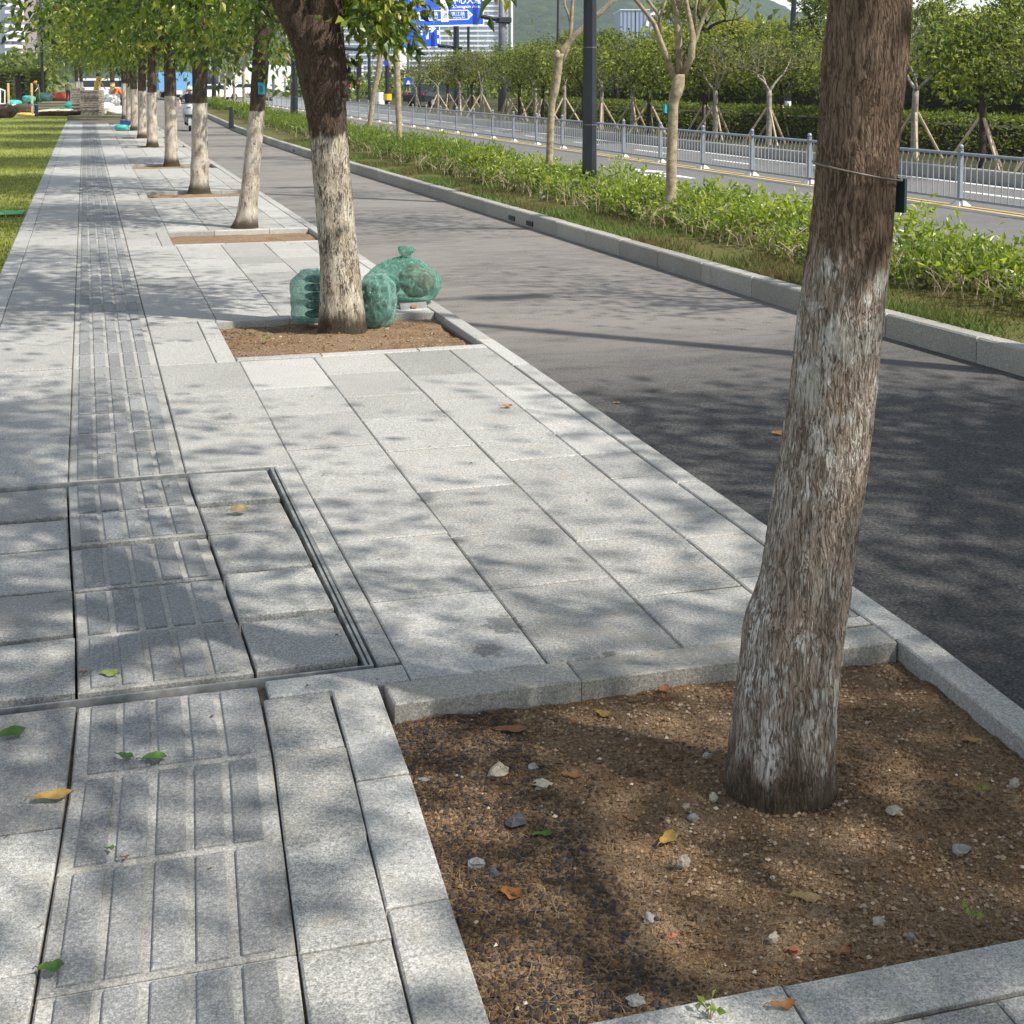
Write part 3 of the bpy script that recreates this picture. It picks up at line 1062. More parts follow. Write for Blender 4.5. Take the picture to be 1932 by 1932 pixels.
# --- strips between the tree pits
segs = [(1.0, PITS[0][0] - .16)]
for p, q in zip(PITS[:-1], PITS[1:]):
    segs.append((p[1] + (.16 if p is PITS[0] else .13), q[0] - .12))
strips = [(.915, 1.39, M_GRAN_L, .66), (1.39, 1.86, M_GRAN, .64), (1.86, 2.30, M_GRAN, .66), (2.30, 2.57, M_GRAN_L, .50)]
firsts = {1: [4.09, 4.76, 5.42, 6.05, 6.88, 7.6, 8.3, 9.18], 2: [4.09, 4.76, 5.37, 6.01, 6.71, 7.40, 7.95, 8.6, 9.18], 3: [4.09, 4.55, 5.17, 5.78, 6.39, 7.04, 7.7, 8.4, 9.18], 4: [4.09, 4.62, 5.08, 5.59, 5.96, 6.39, 6.82, 7.4, 8.0, 8.6, 9.18]}
for si, (ya, yb) in enumerate(segs):
    for ci, (xa, xb, mt, ln) in enumerate(strips):
        if si == 1:
            ed = firsts[ci + 1]
        else:
            n = max(1, round((yb - ya) / ln))
            ed = [ya + (yb - ya) * k / n for k in range(n + 1)]
            if n > 2:
                ed = [ed[0]] + [e + (ci % 2 - .5) * .25 * ln for e in ed[1:-1]] + [ed[-1]]
            if si == 0:
                ed = [1.0, 1.62, 2.30] if ci % 2 else [1.0, 1.35, 1.95, 2.30]
        for a, b_ in zip(ed[:-1], ed[1:]):
            if ci == 3 and si == 1 and a < 4.1:
                for k in range(3):       # three narrow stones in the corner by the nearest pit
                    put_slab(xa, xb, 4.09 + .085 * k, 4.09 + .085 * k + .082, M_GRAN_L, gap=.008)
                a = 4.35
            put_slab(xa, xb, a, b_, mt, far=a > YFAR)
# --- pit edging
for k, (a, b_) in enumerate(PITS):
    far = a > YFAR
    t = .155 if k == 0 else .115
    x0 = .80 if k == 0 else .90
    for xa, xb in ((x0, 1.45), (1.45, 2.1), (2.1, 2.57)):
        put_slab(xa, xb, b_, b_ + t, M_KERB if k == 0 else M_GRAN_L, 'kerb_stone', gap=.005, far=far, dz=.002)
        put_slab(xa, xb, a - t, a, M_GRAN_L, 'kerb_stone', gap=.005, far=far, dz=.002)
    if k:
        for ya, yb in ((a - t, (a + b_) / 2), ((a + b_) / 2, b_ + t)):
            put_slab(.77, .90, ya, yb, M_GRAN_L, 'kerb_stone', gap=.005, far=far)
# --- kerb row beside the bike lane
y = 1.2
k = 0
while y < 64:
    y1 = y + .92
    put_slab(2.57, 2.69, y, y1, M_GRAN_L, 'kerb_stone', gap=.007, dz=.004, far=y > 26, rough=.003)
    y = y1
for nm, (mt, mb) in FAR.items():
    tag(mb.build('distant_slabs' if 'bar' not in nm else 'distant_tactile_bars', mt, pave), kind='stuff')

# --- pit soil
for k, (a, b_) in enumerate(PITS):
    nx, ny = (170, 150) if k == 0 else ((50, 46) if k == 1 else (16, 12))
    x0, x1 = (.74, 2.62) if k == 0 else (.88, 2.6)
    tx, ty = (1.65, 3.16) if k == 0 else (1.73, (a + b_) / 2)
    mb = MB()
    vs_, fs = [], []
    for j in range(ny + 1):
        for i in range(nx + 1):
            X, Y = W(x0 + (x1 - x0) * i / nx, a - .02 + (b_ - a + .04) * j / ny)
            d = math.hypot(X - tx, Y - ty)
            z = -.056 + (.014 if k == 0 else .04) * math.exp(-(d / .42) ** 2) + .020 * noise.noise((X * 3, Y * 3, k)) + .012 * noise.noise((X * 10, Y * 10, k)) + .007 * noise.noise((X * 30, Y * 30, k)) + .004 * abs(noise.noise((X * 75, Y * 75, k)))
            vs_.append((X, Y, min(z, -.006)))
    for j in range(ny):
        for i in range(nx):
            p = j * (nx + 1) + i
            fs.append((p, p + 1, p + nx + 2, p + nx + 1))
    mb.add(vs_, fs)
    tag(mb.build('soil', M_SOIL, smooth=True), kind='structure')


def soil_z(X, Y, k=0):
    tx, ty = ((1.65, 3.16), (1.73, 10.0))[k]
    d = math.hypot(X - tx, Y - ty)
    return min(-.006, -.056 + (.014 if k == 0 else .04) * math.exp(-(d / .42) ** 2) + .020 * noise.noise((X * 3, Y * 3, k)) + .012 * noise.noise((X * 10, Y * 10, k)) + .007 * noise.noise((X * 30, Y * 30, k)) + .004 * abs(noise.noise((X * 75, Y * 75, k))))


def gravel(name, n, x0, x1, y0, y1, k, smin, smax, rng):
    """loose bits lying on the pit soil: small irregular tetra pebbles"""
    Vs, Hs = [], []
    P0 = np.column_stack([rng.uniform(x0, x1, n), rng.uniform(y0, y1, n)])
    size = smin + (smax - smin) * rng.random(n) ** 4
    octa = np.array([[1, 0, 0], [0, 1, 0], [-1, 0, 0], [0, -1, 0], [0, 0, 1], [0, 0, -1]], float)
    tri = np.array([[0, 1, 4, 4], [1, 2, 4, 4], [2, 3, 4, 4], [3, 0, 4, 4], [1, 0, 5, 5], [2, 1, 5, 5], [3, 2, 5, 5], [0, 3, 5, 5]])[:, :3]
    V = np.zeros((n, 6, 3))
    hue = np.zeros(n)
    for i in range(n):
        X, Y = W(P0[i, 0], P0[i, 1])
        dark = noise.noise((X * 2.2, Y * 2.2, 4.0)) + (0.6 if X < 1.15 else 0)
        if rng.random() < 0.011:
            hue[i] = 1.0 - 0.12 * rng.random()
        else:
            hue[i] = np.clip(rng.normal(0.58 - 0.5 * max(0, dark), 0.15), 0, 0.9)
        q = octa * rng.uniform(0.6, 1.15, (6, 3)) * size[i] * np.array([1, 1, 0.7])
        a = rng.uniform(0, 6.28)
        ca, sa = math.cos(a), math.sin(a)
        q = q @ np.array([[ca, -sa, 0], [sa, ca, 0], [0, 0, 1]])
        V[i] = q + np.array([X, Y, soil_z(X, Y, k) + size[i] * 0.25])
    Fq = (np.arange(n)[:, None, None] * 6 + tri[None]).reshape(-1, 3)
    return tag(np_mesh(name, V.reshape(-1, 3), Fq, M_GRAV, attrs={'hue': np.repeat(hue, 6)}), kind='stuff')


rg = np.random.default_rng(5)
gravel('gravel', 26000, .80, 2.52, 2.47, 3.92, 0, .0022, .0095, rg)
gravel('asphalt_crumbs', 5200, .80, 1.22, 2.47, 3.92, 0, .003, .012, rg)
_o = COL.objects['asphalt_crumbs']
_h = np.clip(np.repeat(rg.random(5200) ** 2.2 * .42, 6), 0, 1).astype(np.float32)
_o.data.attributes['hue'].data.foreach_set('value', _h)
gravel('gravel', 2200, .92, 2.54, 9.32, 10.70, 1, .004, .013, rg)


def straw(name, n, x0, x1, y0, y1, k, rng, L=(.02, .07)):
    mb = MB()
    for i in range(n):
        X, Y = W(rng.uniform(x0, x1), rng.uniform(y0, y1))
        if noise.noise((X * 2.6 + 5, Y * 2.6, 1)) < -.12:
            continue
        z = soil_z(X, Y, k) + .004
        a = rng.uniform(0, 6.28)
        l = rng.uniform(*L)
        p0 = Vector((X, Y, z))
        d = Vector((math.cos(a), math.sin(a), rng.uniform(-.05, .35)))
        s = Vector((-d.y, d.x, 0)) * .0008
        p1 = p0 + d * l * .5 + s * rng.uniform(-5, 5)
        p2 = p0 + d * l + s * rng.uniform(-9, 9) - Vector((0, 0, .1 * l))
        mb.add([p0 - s, p0 + s, p1 - s, p1 + s, p2], [(0, 1, 3, 2), (2, 3, 4)])
    return tag(mb.build(name, plain('dry_straw', (0.25, 0.16, 0.085), 0.9, 0, 0.55, 40)), kind='stuff')


straw('dry_grass_litter', 6500, .80, 2.5, 2.47, 3.9, 0, np.random.default_rng(8), (.008, .038))
straw('dry_grass_litter', 700, .92, 2.5, 16.0, 17.2, 1, np.random.default_rng(10), (.06, .16))
straw('dry_grass_litter', 900, .92, 2.5, 9.33, 10.7, 1, np.random.default_rng(9), (.04, .12))

# --- lawn
lw = MB()
NX, NY = 24, 60
vs_, fs = [], []
for j in range(NY + 1):
    for i in range(NX + 1):
        X = -.79 - 14 * (i / NX) ** 1.6
        Y = -2 + 84 * j / NY
        vs_.append((X, Y, -.012 + .02 * noise.noise((X * .8, Y * .8, 3)) - .01))
for j in range(NY):
    for i in range(NX):
        p = j * (NX + 1) + i
        fs.append((p, p + NX + 1, p + NX + 2, p + 1))
lw.add(vs_, fs)
tag(lw.build('lawn', M_LAWN, smooth=True), kind='structure')


def blades(name, n, fpos, hgt, rng, mat, wid=.006, huef=None):
    pos = fpos(n)
    n = len(pos)
    a = rng.uniform(0, 6.28, n)
    h = hgt * rng.uniform(.5, 1.3, n)
    s = np.column_stack([np.cos(a), np.sin(a), np.zeros(n)]) * wid
    lean = np.column_stack([rng.normal(0, .45, n), rng.normal(0, .45, n), np.ones(n)]) * h[:, None]
    V = np.stack([pos - s, pos + s, pos + lean], 1).reshape(-1, 3)
    Fq = np.arange(3 * n).reshape(-1, 3)
    hue = huef(pos) if huef is not None else rng.uniform(.3, 1, n)
    return tag(np_mesh(name, V, Fq, mat, attrs={'hue': np.repeat(hue, 3)}), kind='stuff')


rgl = np.random.default_rng(21)


def lawnpos(n):
    Y = 11 + 60 * rgl.random(n) ** 1.5
    X = -.80 - rgl.random(n) * (0.3 + Y * .1)
    return np.column_stack([X, Y, np.full(n, -.02)])


blades('grass', 42000, lawnpos, .045, rgl, M_GRASSB, .010, lambda p: np.clip(.62 + .3 * np.sin(p[:, 0] * 1.7 + 2 * np.sin(p[:, 1] * .8)) * .6 + rgl.normal(0, .14, len(p)), 0, 1))

# --- median kerb and bed
mk = tag(MB().quad((5.80, 2, ZB - .05), (5.82, 2, ZB - .05), (5.82, 3, ZB - .05), (5.80, 3, ZB - .05)).build('kerb', M_KERB), kind='structure')
y = 1.0
kk = 0
while y < 118:
    ln = 1.0 if y < 60 else 3.0
    y1 = y + ln
    xa, xb = kerbX(y), kerbX(y1)
    mb = MB()
    q = [(xa, y), (xa + .15, y), (xb + .15, y1), (xb, y1)]
    slab_mb(mb, q, .125 + SR.uniform(-.003, .003), .008, .22, .012)
    mb.build('kerb_stone', M_KERB, mk)
    y = y1
for yy in (17.0, 17.75, 36.3):       # drain mouths
    x = kerbX(yy)
    MB().box((x - .002, yy, .005), (.012, .26, .06)).build('drain_mouth', M_BLACK, mk)
bed = MB()
vs_, fs = [], []
ys = [1 + .8 * i for i in range(150)]
for yv in ys:
    for i in range(9):
        t = i / 8
        X = kerbX(yv) + .13 + (7.75 - kerbX(yv) - .13) * t if yv < 70 else kerbX(yv) + .13 + 1.9 * t
        vs_.append((X, yv, .10 + .05 * math.sin(PI * t) + .03 * noise.noise((X * 2, yv * 2, 9))))
for j in range(len(ys) - 1):
    for i in range(8):
        p = j * 9 + i
        fs.append((p, p + 1, p + 10, p + 9))
bed.add(vs_, fs)
tag(bed.build('planting_bed', M_VERGE, smooth=True), kind='structure')
rk = MB()
rk.box((7.80, 60, -.02), (.12, 136, .26))
tag(rk.build('road_kerb', M_KERB), kind='structure')
rgv = np.random.default_rng(22)


def vergepos(n):
    Y = 5.5 + 34 * rgv.random(n) ** 1.5
    kx = np.interp(Y, [4, 6, 8, 10, 15, 22, 30, 40], [5.72, 5.66, 5.55, 5.42, 5.33, 5.22, 5.08, 5.03])
    X = kx + .14 + rgv.random(n) ** 1.2 * 1.15
    keep = (np.sin(X * 3.1 + 2 * np.sin(Y * 1.3)) + np.sin(Y * 2.3) * .7 + rgv.normal(0, .5, n)) > -.5
    X, Y = X[keep], Y[keep]
    return np.column_stack([X, Y, np.full(len(X), .115)])


M_GRASSV = attr_mat('verge_blade', [(0.0, (0.14, 0.105, 0.05)), (0.25, (0.105, 0.115, 0.035)), (0.6, (0.085, 0.13, 0.03)), (1.0, (0.14, 0.19, 0.045))], 0.25, (1.6, 1.6, 1.0), 0.7, 0.2)
blades('verge_grass', 52000, vergepos, .07, rgv, M_GRASSV, .006, lambda p: np.clip(.42 + .38 * np.sin(p[:, 0] * 3.3 + 3 * np.sin(p[:, 1] * .9)) + rgv.normal(0, .16, len(p)), 0, 1))

# --- low shrubs of the median
rgs = np.random.default_rng(31)


def shrub_row(name, y0, y1, n, size, hb, hgt, spiky, tubes, wid):
    pos, dr, sz, hu = [], [], [], []
    m = n // 9
    Y = y0 + (y1 - y0) * rgs.random(m) ** (1.45 if not spiky else 1.1)
    cx = np.array([kerbX(v) + .80 for v in Y])
    X = cx + rgs.uniform(0, 1, m) * np.minimum(1.25, 7.55 - cx)
    lump = np.array([noise.noise((x * 1.3, v * 1.3, 2.0)) for x, v in zip(X, Y)])
    top = hgt * (0.88 + .62 * lump) - .10 * (X - cx < .22)
    Z = .14 + top * rgs.random(m) ** .42
    c = np.column_stack([X, Y, Z])
    pos = np.repeat(c, 9, 0) + rgs.normal(0, .055, (m * 9, 3))
    d = rgs.normal(0, 1, (m * 9, 3))
    d[:, 2] += 1.3 if spiky else .55
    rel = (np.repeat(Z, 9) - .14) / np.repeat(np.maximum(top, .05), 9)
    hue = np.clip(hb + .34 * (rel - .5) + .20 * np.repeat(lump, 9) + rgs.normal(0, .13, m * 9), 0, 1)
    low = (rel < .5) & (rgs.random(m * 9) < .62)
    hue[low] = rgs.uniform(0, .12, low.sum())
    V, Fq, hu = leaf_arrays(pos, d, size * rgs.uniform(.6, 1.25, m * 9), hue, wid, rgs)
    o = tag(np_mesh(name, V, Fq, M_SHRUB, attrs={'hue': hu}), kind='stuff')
    mb = MB()
    for i in range(tubes):
        v = y0 + (y1 - y0) * rgs.random() ** 1.6
        x = kerbX(v) + .72 + rgs.random() * 1.0
        hh = hgt * rgs.uniform(.5, .95)
        mb.tube([(x, v, .10), (x + rgs.normal(0, .04), v + rgs.normal(0, .04), .1 + hh * .6), (x + rgs.normal(0, .09), v + rgs.normal(0, .09), .1 + hh)], [.006, .005, .003], 4, caps=False)
    tag(mb.build(name + '_stems', M_STAKE), kind='stuff')


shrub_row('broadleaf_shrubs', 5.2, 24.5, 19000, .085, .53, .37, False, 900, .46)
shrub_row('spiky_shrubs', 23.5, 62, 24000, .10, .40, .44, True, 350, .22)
shrub_row('distant_shrubs', 60, 112, 6000, .2, .40, .44, True, 10, .3)


# ================================================================== TREES
def prof_px(rows, D, base, z_extra=None):
    """trunk outline seen in the photograph -> (z, cx, cy, r) about its base"""
    out = []
    for v, ul, ur in sorted(rows, key=lambda q: -q[0]):
        a, b_ = P(ul, v, D), P(ur, v, D)
        c = (a + b_) / 2
        out.append((c.z - base.z, c.x - base.x, c.y - base.y, (b_ - a).length / 2))
    return out


def pxpath(pts, D, base):
    """branch drawn through photograph positions (u, v, width px, depth offset)"""
    ps, rs = [], []
    for q in pts:
        dd = q[3] if len(q) > 3 else 0
        ps.append(P(q[0], q[1], D + dd) - base)
        rs.append(q[2] / 2 * (D + dd) / F_)
    return ps, rs


def crown(name, parent, centres, per, spread, size, seed, mat, droop=.5, hb=.5, hv=.38, cc=None, width=.46):
    rng = np.random.default_rng(seed)
    pos, d, sz, hue = cluster_leaves(centres, per, spread, size, rng, droop, hb, hv, cc)
    V, Fq, h = leaf_arrays(pos, d, sz, hue, width, rng)
    return np_mesh(name, V, Fq, mat, parent, {'hue': h})


rt = np.random.default_rng(77)
ROWG = 'street trees along the bike lane'

# ---- nearest tree
D1 = 3.60
b1 = P(1472, 1495, D1)
b1.z = -.06
T1 = thing('street_tree', 'nearest street tree leaning right with brown bark and worn whitewash', 'tree', b1, ROWG)
p1 = [(1610, 1352, 1592), (1560, 1358, 1584), (1520, 1364, 1577), (1495, 1368, 1575), (1450, 1371, 1574), (1350, 1385, 1578), (1250, 1397, 1586), (1190, 1404, 1593), (1160, 1409, 1597), (1130, 1421, 1602), (1080, 1436, 1608), (1000, 1449, 1617), (900, 1466, 1633), (750, 1490, 1650), (600, 1506, 1664), (444, 1529, 1681), (345, 1539, 1688), (230, 1548, 1698), (115, 1553, 1711), (0, 1565, 1719), (-120, 1580, 1735), (-300, 1600, 1752), (-480, 1610, 1790)]
mb = trunk_surface(prof_px(p1, D1, b1), 160, 460, .022, 1.0, 5.0, .0034)
mb.build('trunk', M_BARK1, T1, smooth=True, local=True)
lm, tips = MB(), []
topc = P(1700, -470, D1) - b1
for d in ((.6, .3, .9), (-.7, .25, .8), (.1, -.8, .9), (-.15, .8, 1.0)):
    limbs(lm, topc - Vector((0, 0, .06)), d, 1.35, .085, 3, rt, tips, 8, .6, .2)
lm.build('branches', M_BARK1, T1, smooth=True, local=True)
cc = np.array([0, -.35, 4.6])
cen = list(crown_points(150, cc, (2.85, 2.85, 1.9), rt, .85, lambda p: p[2] > 2.8, .36, 1)) + tips
crown('crown', T1, cen, 48, .38, .125, 101, M_LEAF, cc=cc)
tw = []
for u, v in ((1362, -6), (1378, -12), (1395, -14)):
    tw.append(np.array(P(u, v, 3.9) - b1))
rngt = np.random.default_rng(4)
q0 = np.array([P(1366, -22, 3.9) - b1, P(1372, -12, 3.9) - b1, P(1385, -14, 3.92) - b1, P(1392, -20, 3.9) - b1, P(1350, -30, 3.9) - b1])
V, Fq, h_ = leaf_arrays(q0, np.array([[.02, 0, -1.0], [.5, 0, -.35], [.7, 0, -.3], [.4, .1, -.25], [-.3, 0, -.8]]), np.array([.068, .05, .05, .06, .06]), np.array([.2, .85, .8, .9, .3]), .5, rngt)
np_mesh('hanging_leaves', V, Fq, M_LEAF, T1, {'hue': h_})
# wire and tag round the nearest trunk
wr = MB()
zc, pts = None, []
for k in range(41):
    a = 2 * PI * k / 40
    c = P(1617, 322, D1)
    pts.append((c.x + math.cos(a) * .110, c.y + math.sin(a) * .110, c.z + .022 * math.cos(a + PI + .5)))
wr.tube(pts, .0028, 6, caps=False)
WT = wr.build('tie_wire', M_WIRE, smooth=True)
tag(WT, 'thin wire tied round the nearest brown trunk at chest height', 'wire')
tg = MB()
c = P(1691, 334, D1 + .02)
tg.box(c - Vector((0, 0, .045)), (.012, .055, .088), .5, tilt=(.03, -.05))
tag(tg.build('tree_tag', M_TEALD), 'dark plastic tag hanging edge on from the wire of the nearest trunk', 'tag', 'tags tied to the street trees')

# ---- second tree, forked, beside the green sacks
D2 = 10.32
b2 = P(648, 628, D2)
b2.z = -.03
T2 = thing('street_tree', 'second street tree, forked, with flaking whitewash and green sacks at its foot', 'tree', b2, ROWG)
p2 = [(645, 600, 696), (625, 603, 692), (580, 604, 687), (500, 605, 677), (400, 597, 668), (300, 588, 658), (250, 585, 655), (200, 575, 653), (160, 566, 656), (130, 560, 655), (95, 556, 651), (60, 553, 648), (30, 556, 640)]
mb = trunk_surface(prof_px(p2, D2, b2), 72, 150, .05, 2.0, 6.0, .004)
mb.build('trunk', M_BARK2, T2, smooth=True, local=True)
lm = MB()
ps, rs = pxpath([(598, 110, 74), (572, 60, 62, -.05), (543, 5, 58, -.1), (515, -60, 50, -.2), (480, -160, 40, -.4)], D2, b2)
lm.tube(ps, rs, 16)
ps, rs = pxpath([(608, 100, 88), (610, 50, 76), (613, 0, 68), (620, -80, 58, .1), (640, -200, 46, .2)], D2, b2)
lm.tube(ps, rs, 16)
tips2 = []
limbs(lm, P(480, -160, D2 - .4) - b2, (-.5, .1, .8), 1.2, .075, 3, rt, tips2, 7)
limbs(lm, P(640, -200, D2 + .2) - b2, (.35, .2, .9), 1.2, .085, 3, rt, tips2, 7)
limbs(lm, P(520, -50, D2 - .2) - b2, (-.6, .7, .6), .9, .05, 2, rt, tips2, 6)
limbs(lm, P(640, -20, D2) - b2, (.8, -.1, .3), .6, .03, 1, rt, tips2, 5)
lm.build('branches', M_BARK2, T2, smooth=True, local=True)
MB().ell(P(646, 163, D2 - .05) - b2, (.05, .05, .085), 10, 8, jit=.3, seed=4).build('knot', M_BARK2, T2, smooth=True, local=True)
MB().ell(P(605, 88, D2 - .17) - b2, (.06, .03, .06), 12, 8, jit=.15, seed=5).build('knot', M_BARK2, T2, smooth=True, local=True)
cc = np.array([-.1, 0, 4.3])
cen = list(crown_points(210, cc, (2.5, 2.5, 1.8), rt, .6, lambda p: p[2] > 2.85, .28, 2)) + tips2
cen_main, cen = cen, []
for k in range(46):     # the low spray that hangs in front of the blue signs
    u = rt.uniform(655, 785)
    vmax = 92 - abs(u - 735) * .75 if u > 680 else 30 + (u - 655) * .6
    v = rt.uniform(-45, vmax - 6)
    cen.append(np.array(P(u, v, D2 + rt.uniform(-.3, .5)) - b2))
for u, v in ((648, 110), (650, 125), (480, 10), (505, 25), (660, 5)):
    cen.append(np.array(P(u, v, D2 + .2) - b2))
crown('crown', T2, cen_main, 38, .32, .125, 112, M_LEAF, cc=cc, hb=.52)
crown('hanging_leaves', T2, cen, 20, .10, .10, 102, M_LEAF, cc=cc, hb=.58)
MB()
# ---- third tree
D3 = 17.35
b3 = P(463, 432, D3)
b3.z = -.03
T3 = thing('street_tree', 'third street tree, slim and leaning right, with a bright blue tag on its trunk', 'tree', b3, ROWG)
p3 = [(440, 430, 489), (428, 436, 486), (412, 445, 486), (390, 449, 486), (342, 456.6, 489.5), (202, 471, 499.6), (150, 474, 505), (89, 478, 509.5), (40, 482, 515), (0, 484, 524)]
mb = trunk_surface(prof_px(p3, D3, b3), 40, 90, .06, 3.0, 7.0, .003)
mb.build('trunk', M_BARK3, T3, smooth=True, local=True)
lm, tips3 = MB(), []
t3 = P(504, 4, D3) - b3
for d in ((.5, .2, .9), (-.6, .1, .8), (.0, -.6, .8), (-.1, .7, .7)):
    limbs(lm, t3, d, 1.1, .07, 3, rt, tips3, 7, .6)
lm.build('branches', M_BARK2, T3, smooth=True, local=True)
cc = np.array([0, 0, 4.1])
cen = list(crown_points(210, cc, (2.5, 2.5, 2.0), rt, .6, lambda p: p[2] > 2.45 and (UV(Vector(p) + b3)[0] > 150 or UV(Vector(p) + b3)[1] < -25), .3, 3)) + tips3
for u, v in ((520, 108), (526, 122), (515, 95), (540, 60), (532, 40), (550, 20), (40, 8), (55, 14), (28, 4), (70, 18), (48, 24), (82, 34), (62, 40), (92, 50), (100, 30), (430, 90), (440, 105), (415, 80), (412, 108), (450, 60), (540, 90)):
    cen.append(np.array(P(u, v, D3 + rt.uniform(-.6, .6)) - b3))
crown('crown', T3, cen, 32, .24, .125, 103, M_LEAF, cc=cc, hb=.52)
tg = MB()
c = P(493.5, 167, D3 - .13)
tg.box(c, (px(13, D3), .02, px(22, D3)), -.35)
TG = tg.build('tree_tag', M_TEAL)
tag(TG, 'bright blue square tag fixed to the third street tree', 'tag', 'tags tied to the street trees')
TG2 = MB().box(c + Vector((-.006, -.016, -.004)), (px(6, D3), .012, px(11, D3)), -.35).build('tag_window', plain('tag_blue', (0.01, 0.07, 0.16), .4), TG)
TG2.parent = TG
# ---- fourth tree and its copies down the row
D4 = 23.0
b4 = P(376, 362, D4)
b4.z = -.03
T4 = thing('street_tree', 'fourth street tree with an upright trunk whitewashed to a sharp line', 'tree', b4, ROWG)
p4 = [(372, 351, 402), (363, 355, 397.6), (350, 358, 394), (300, 361, 392), (190, 363.4, 390.3), (89, 363, 393), (40, 360, 392), (10, 358, 396)]
mb = trunk_surface(prof_px(p4, D4, b4), 40, 90, .05, 4.0, 7.0, .003)
mb.build('trunk', M_BARK3, T4, smooth=True, local=True)
lm, tips4 = MB(), []
t4 = P(377, 14, D4) - b4
for d in ((.5, .1, .9), (-.6, -.2, .8), (.1, -.7, .8), (-.2, .7, .8)):
    limbs(lm, t4 - Vector((0, 0, .05)), d, 1.1, .09, 3, rt, tips4, 7, .6)
lm.build('branches', M_BARK2, T4, smooth=True, local=True)
cc = np.array([0, 0, 4.1])
cen = list(crown_points(260, cc, (2.4, 2.4, 2.0), rt, .55, lambda p: p[2] > 2.25 and UV(Vector(p) + b4)[0] > 150, .25, 4)) + tips4
crown('crown', T4, cen, 32, .25, .14, 104, M_LEAF, cc=cc, hb=.5)

# generic row tree, two forms
def row_tree(seed, label):
    r = np.random.default_rng(seed)
    t = thing('street_tree', label, 'tree', (0, 0, 0), ROWG)
    pf = [(-.03, 0, 0, .175), (.10, 0, 0, .150), (.3, 0, 0, .135), (1.4, .01, 0, .125), (2.0, .03, .01, .12), (2.55, .05, .02, .115)]
    trunk_surface(pf, 28, 40, .05, seed, 7.0).build('trunk', M_BARK3, t, smooth=True, local=True)
    lm, tp = MB(), []
    for k in range(4):
        a = 2 * PI * k / 4 + r.uniform(-.4, .4)
        limbs(lm, (.05, .02, 2.5), (math.cos(a) * .75, math.sin(a) * .75, .85), 1.1, .075, 2, r, tp, 6, .6)
    lm.build('branches', M_BARK2, t, smooth=True, local=True)
    cc = np.array([0, 0, 4.2])
    cen = list(crown_points(190, cc, (2.6, 2.6, 2.2), r, .5, lambda p: p[2] > 2.15, .28, seed)) + tp
    crown('crown', t, cen, 40, .30, .165, seed, M_LEAF, cc=cc, hb=.58)
    return t


rowA = row_tree(201, 'whitewashed street tree next beyond the fourth one, its foot on clear paving')
rowB = row_tree(202, 'whitewashed street tree with a blue and green sack leaning on its foot')
pA = G(288, 276)
rowA.location = (pA.x, pA.y + .1, 0)
pB = G(269, 260)
rowB.location = (pB.x, pB.y + .1, 0)
far_rows = [
    (rowB, (1.73, 31.0), 1.2, 'street tree standing hidden behind the fourth whitewashed trunk'),
    (rowA, (1.70, 53.0), 2.2, 'street tree just left of the one with the blue and green sack at its foot'),
    (rowB, (1.75, 60.5), .4, 'street tree beside the bent worker in the orange vest'),
    (rowA, (1.8, 69.0), 3.0, 'street tree rising behind the bent worker in the orange vest'),
    (rowB, (2.2, 78.0), 1.0, 'street tree behind the dark stack of blocks'),
    (rowA, (1.6, 88.0), 4.0, 'distant street tree behind the heap of white sacks'),
    (rowB, (.9, 100.0), 5.0, 'distant street tree behind the worker in yellow'),
    (rowA, (-.2, 112.0), 2.6, 'distant street tree rising above the tall paver stack'),
    (rowB, (-.6, 124.0), 1.9, 'distant street tree to the left of the paver stack, behind the standing man'),
]
for src, (x, y), rz, lab in far_rows:
    dup(src, (x, y, 0), rz, lab, ROWG, 1.0 if y < 60 else 1.12)
# unseen trees: two continue the row behind, two are added in the median for shade
dup(rowA, (1.75, -3.6, 0), .7, 'street tree of the row just behind the viewpoint', ROWG, 1.15)
dup(rowB, (6.7, -1.0, 0), 1.3, 'unseen tree added in the median behind the viewpoint to shade the nearest trunk', ROWG, 1.2)
dup(rowA, (7.7, 2.9, 0), 2.1, 'unseen tree added in the median right of the viewpoint to shade the bike lane', ROWG, .98)
dup(rowB, (1.8, -10.6, 0), 2.7, 'street tree of the row well behind the viewpoint', ROWG, 1.1)

# ---- slim pale trees in the median
MEDG = 'slim pale trees in the planted median'


def med_crown(t, tips, seed, n=60, c=(0, 0, 4.6), r=(1.7, 1.7, 1.3), per=9, size=.11):
    rr = np.random.default_rng(seed)
    cen = list(crown_points(n, c, r, rr, .6, lambda p: p[2] > 3.0, .3, seed)) + tips
    crown('crown', t, cen, per, .25, size, seed, M_LEAF_B, hb=.55)


def c3(x, y):
    return (1050 + x / 2.76) / 1.1247, y / 2.76 / 1.1247


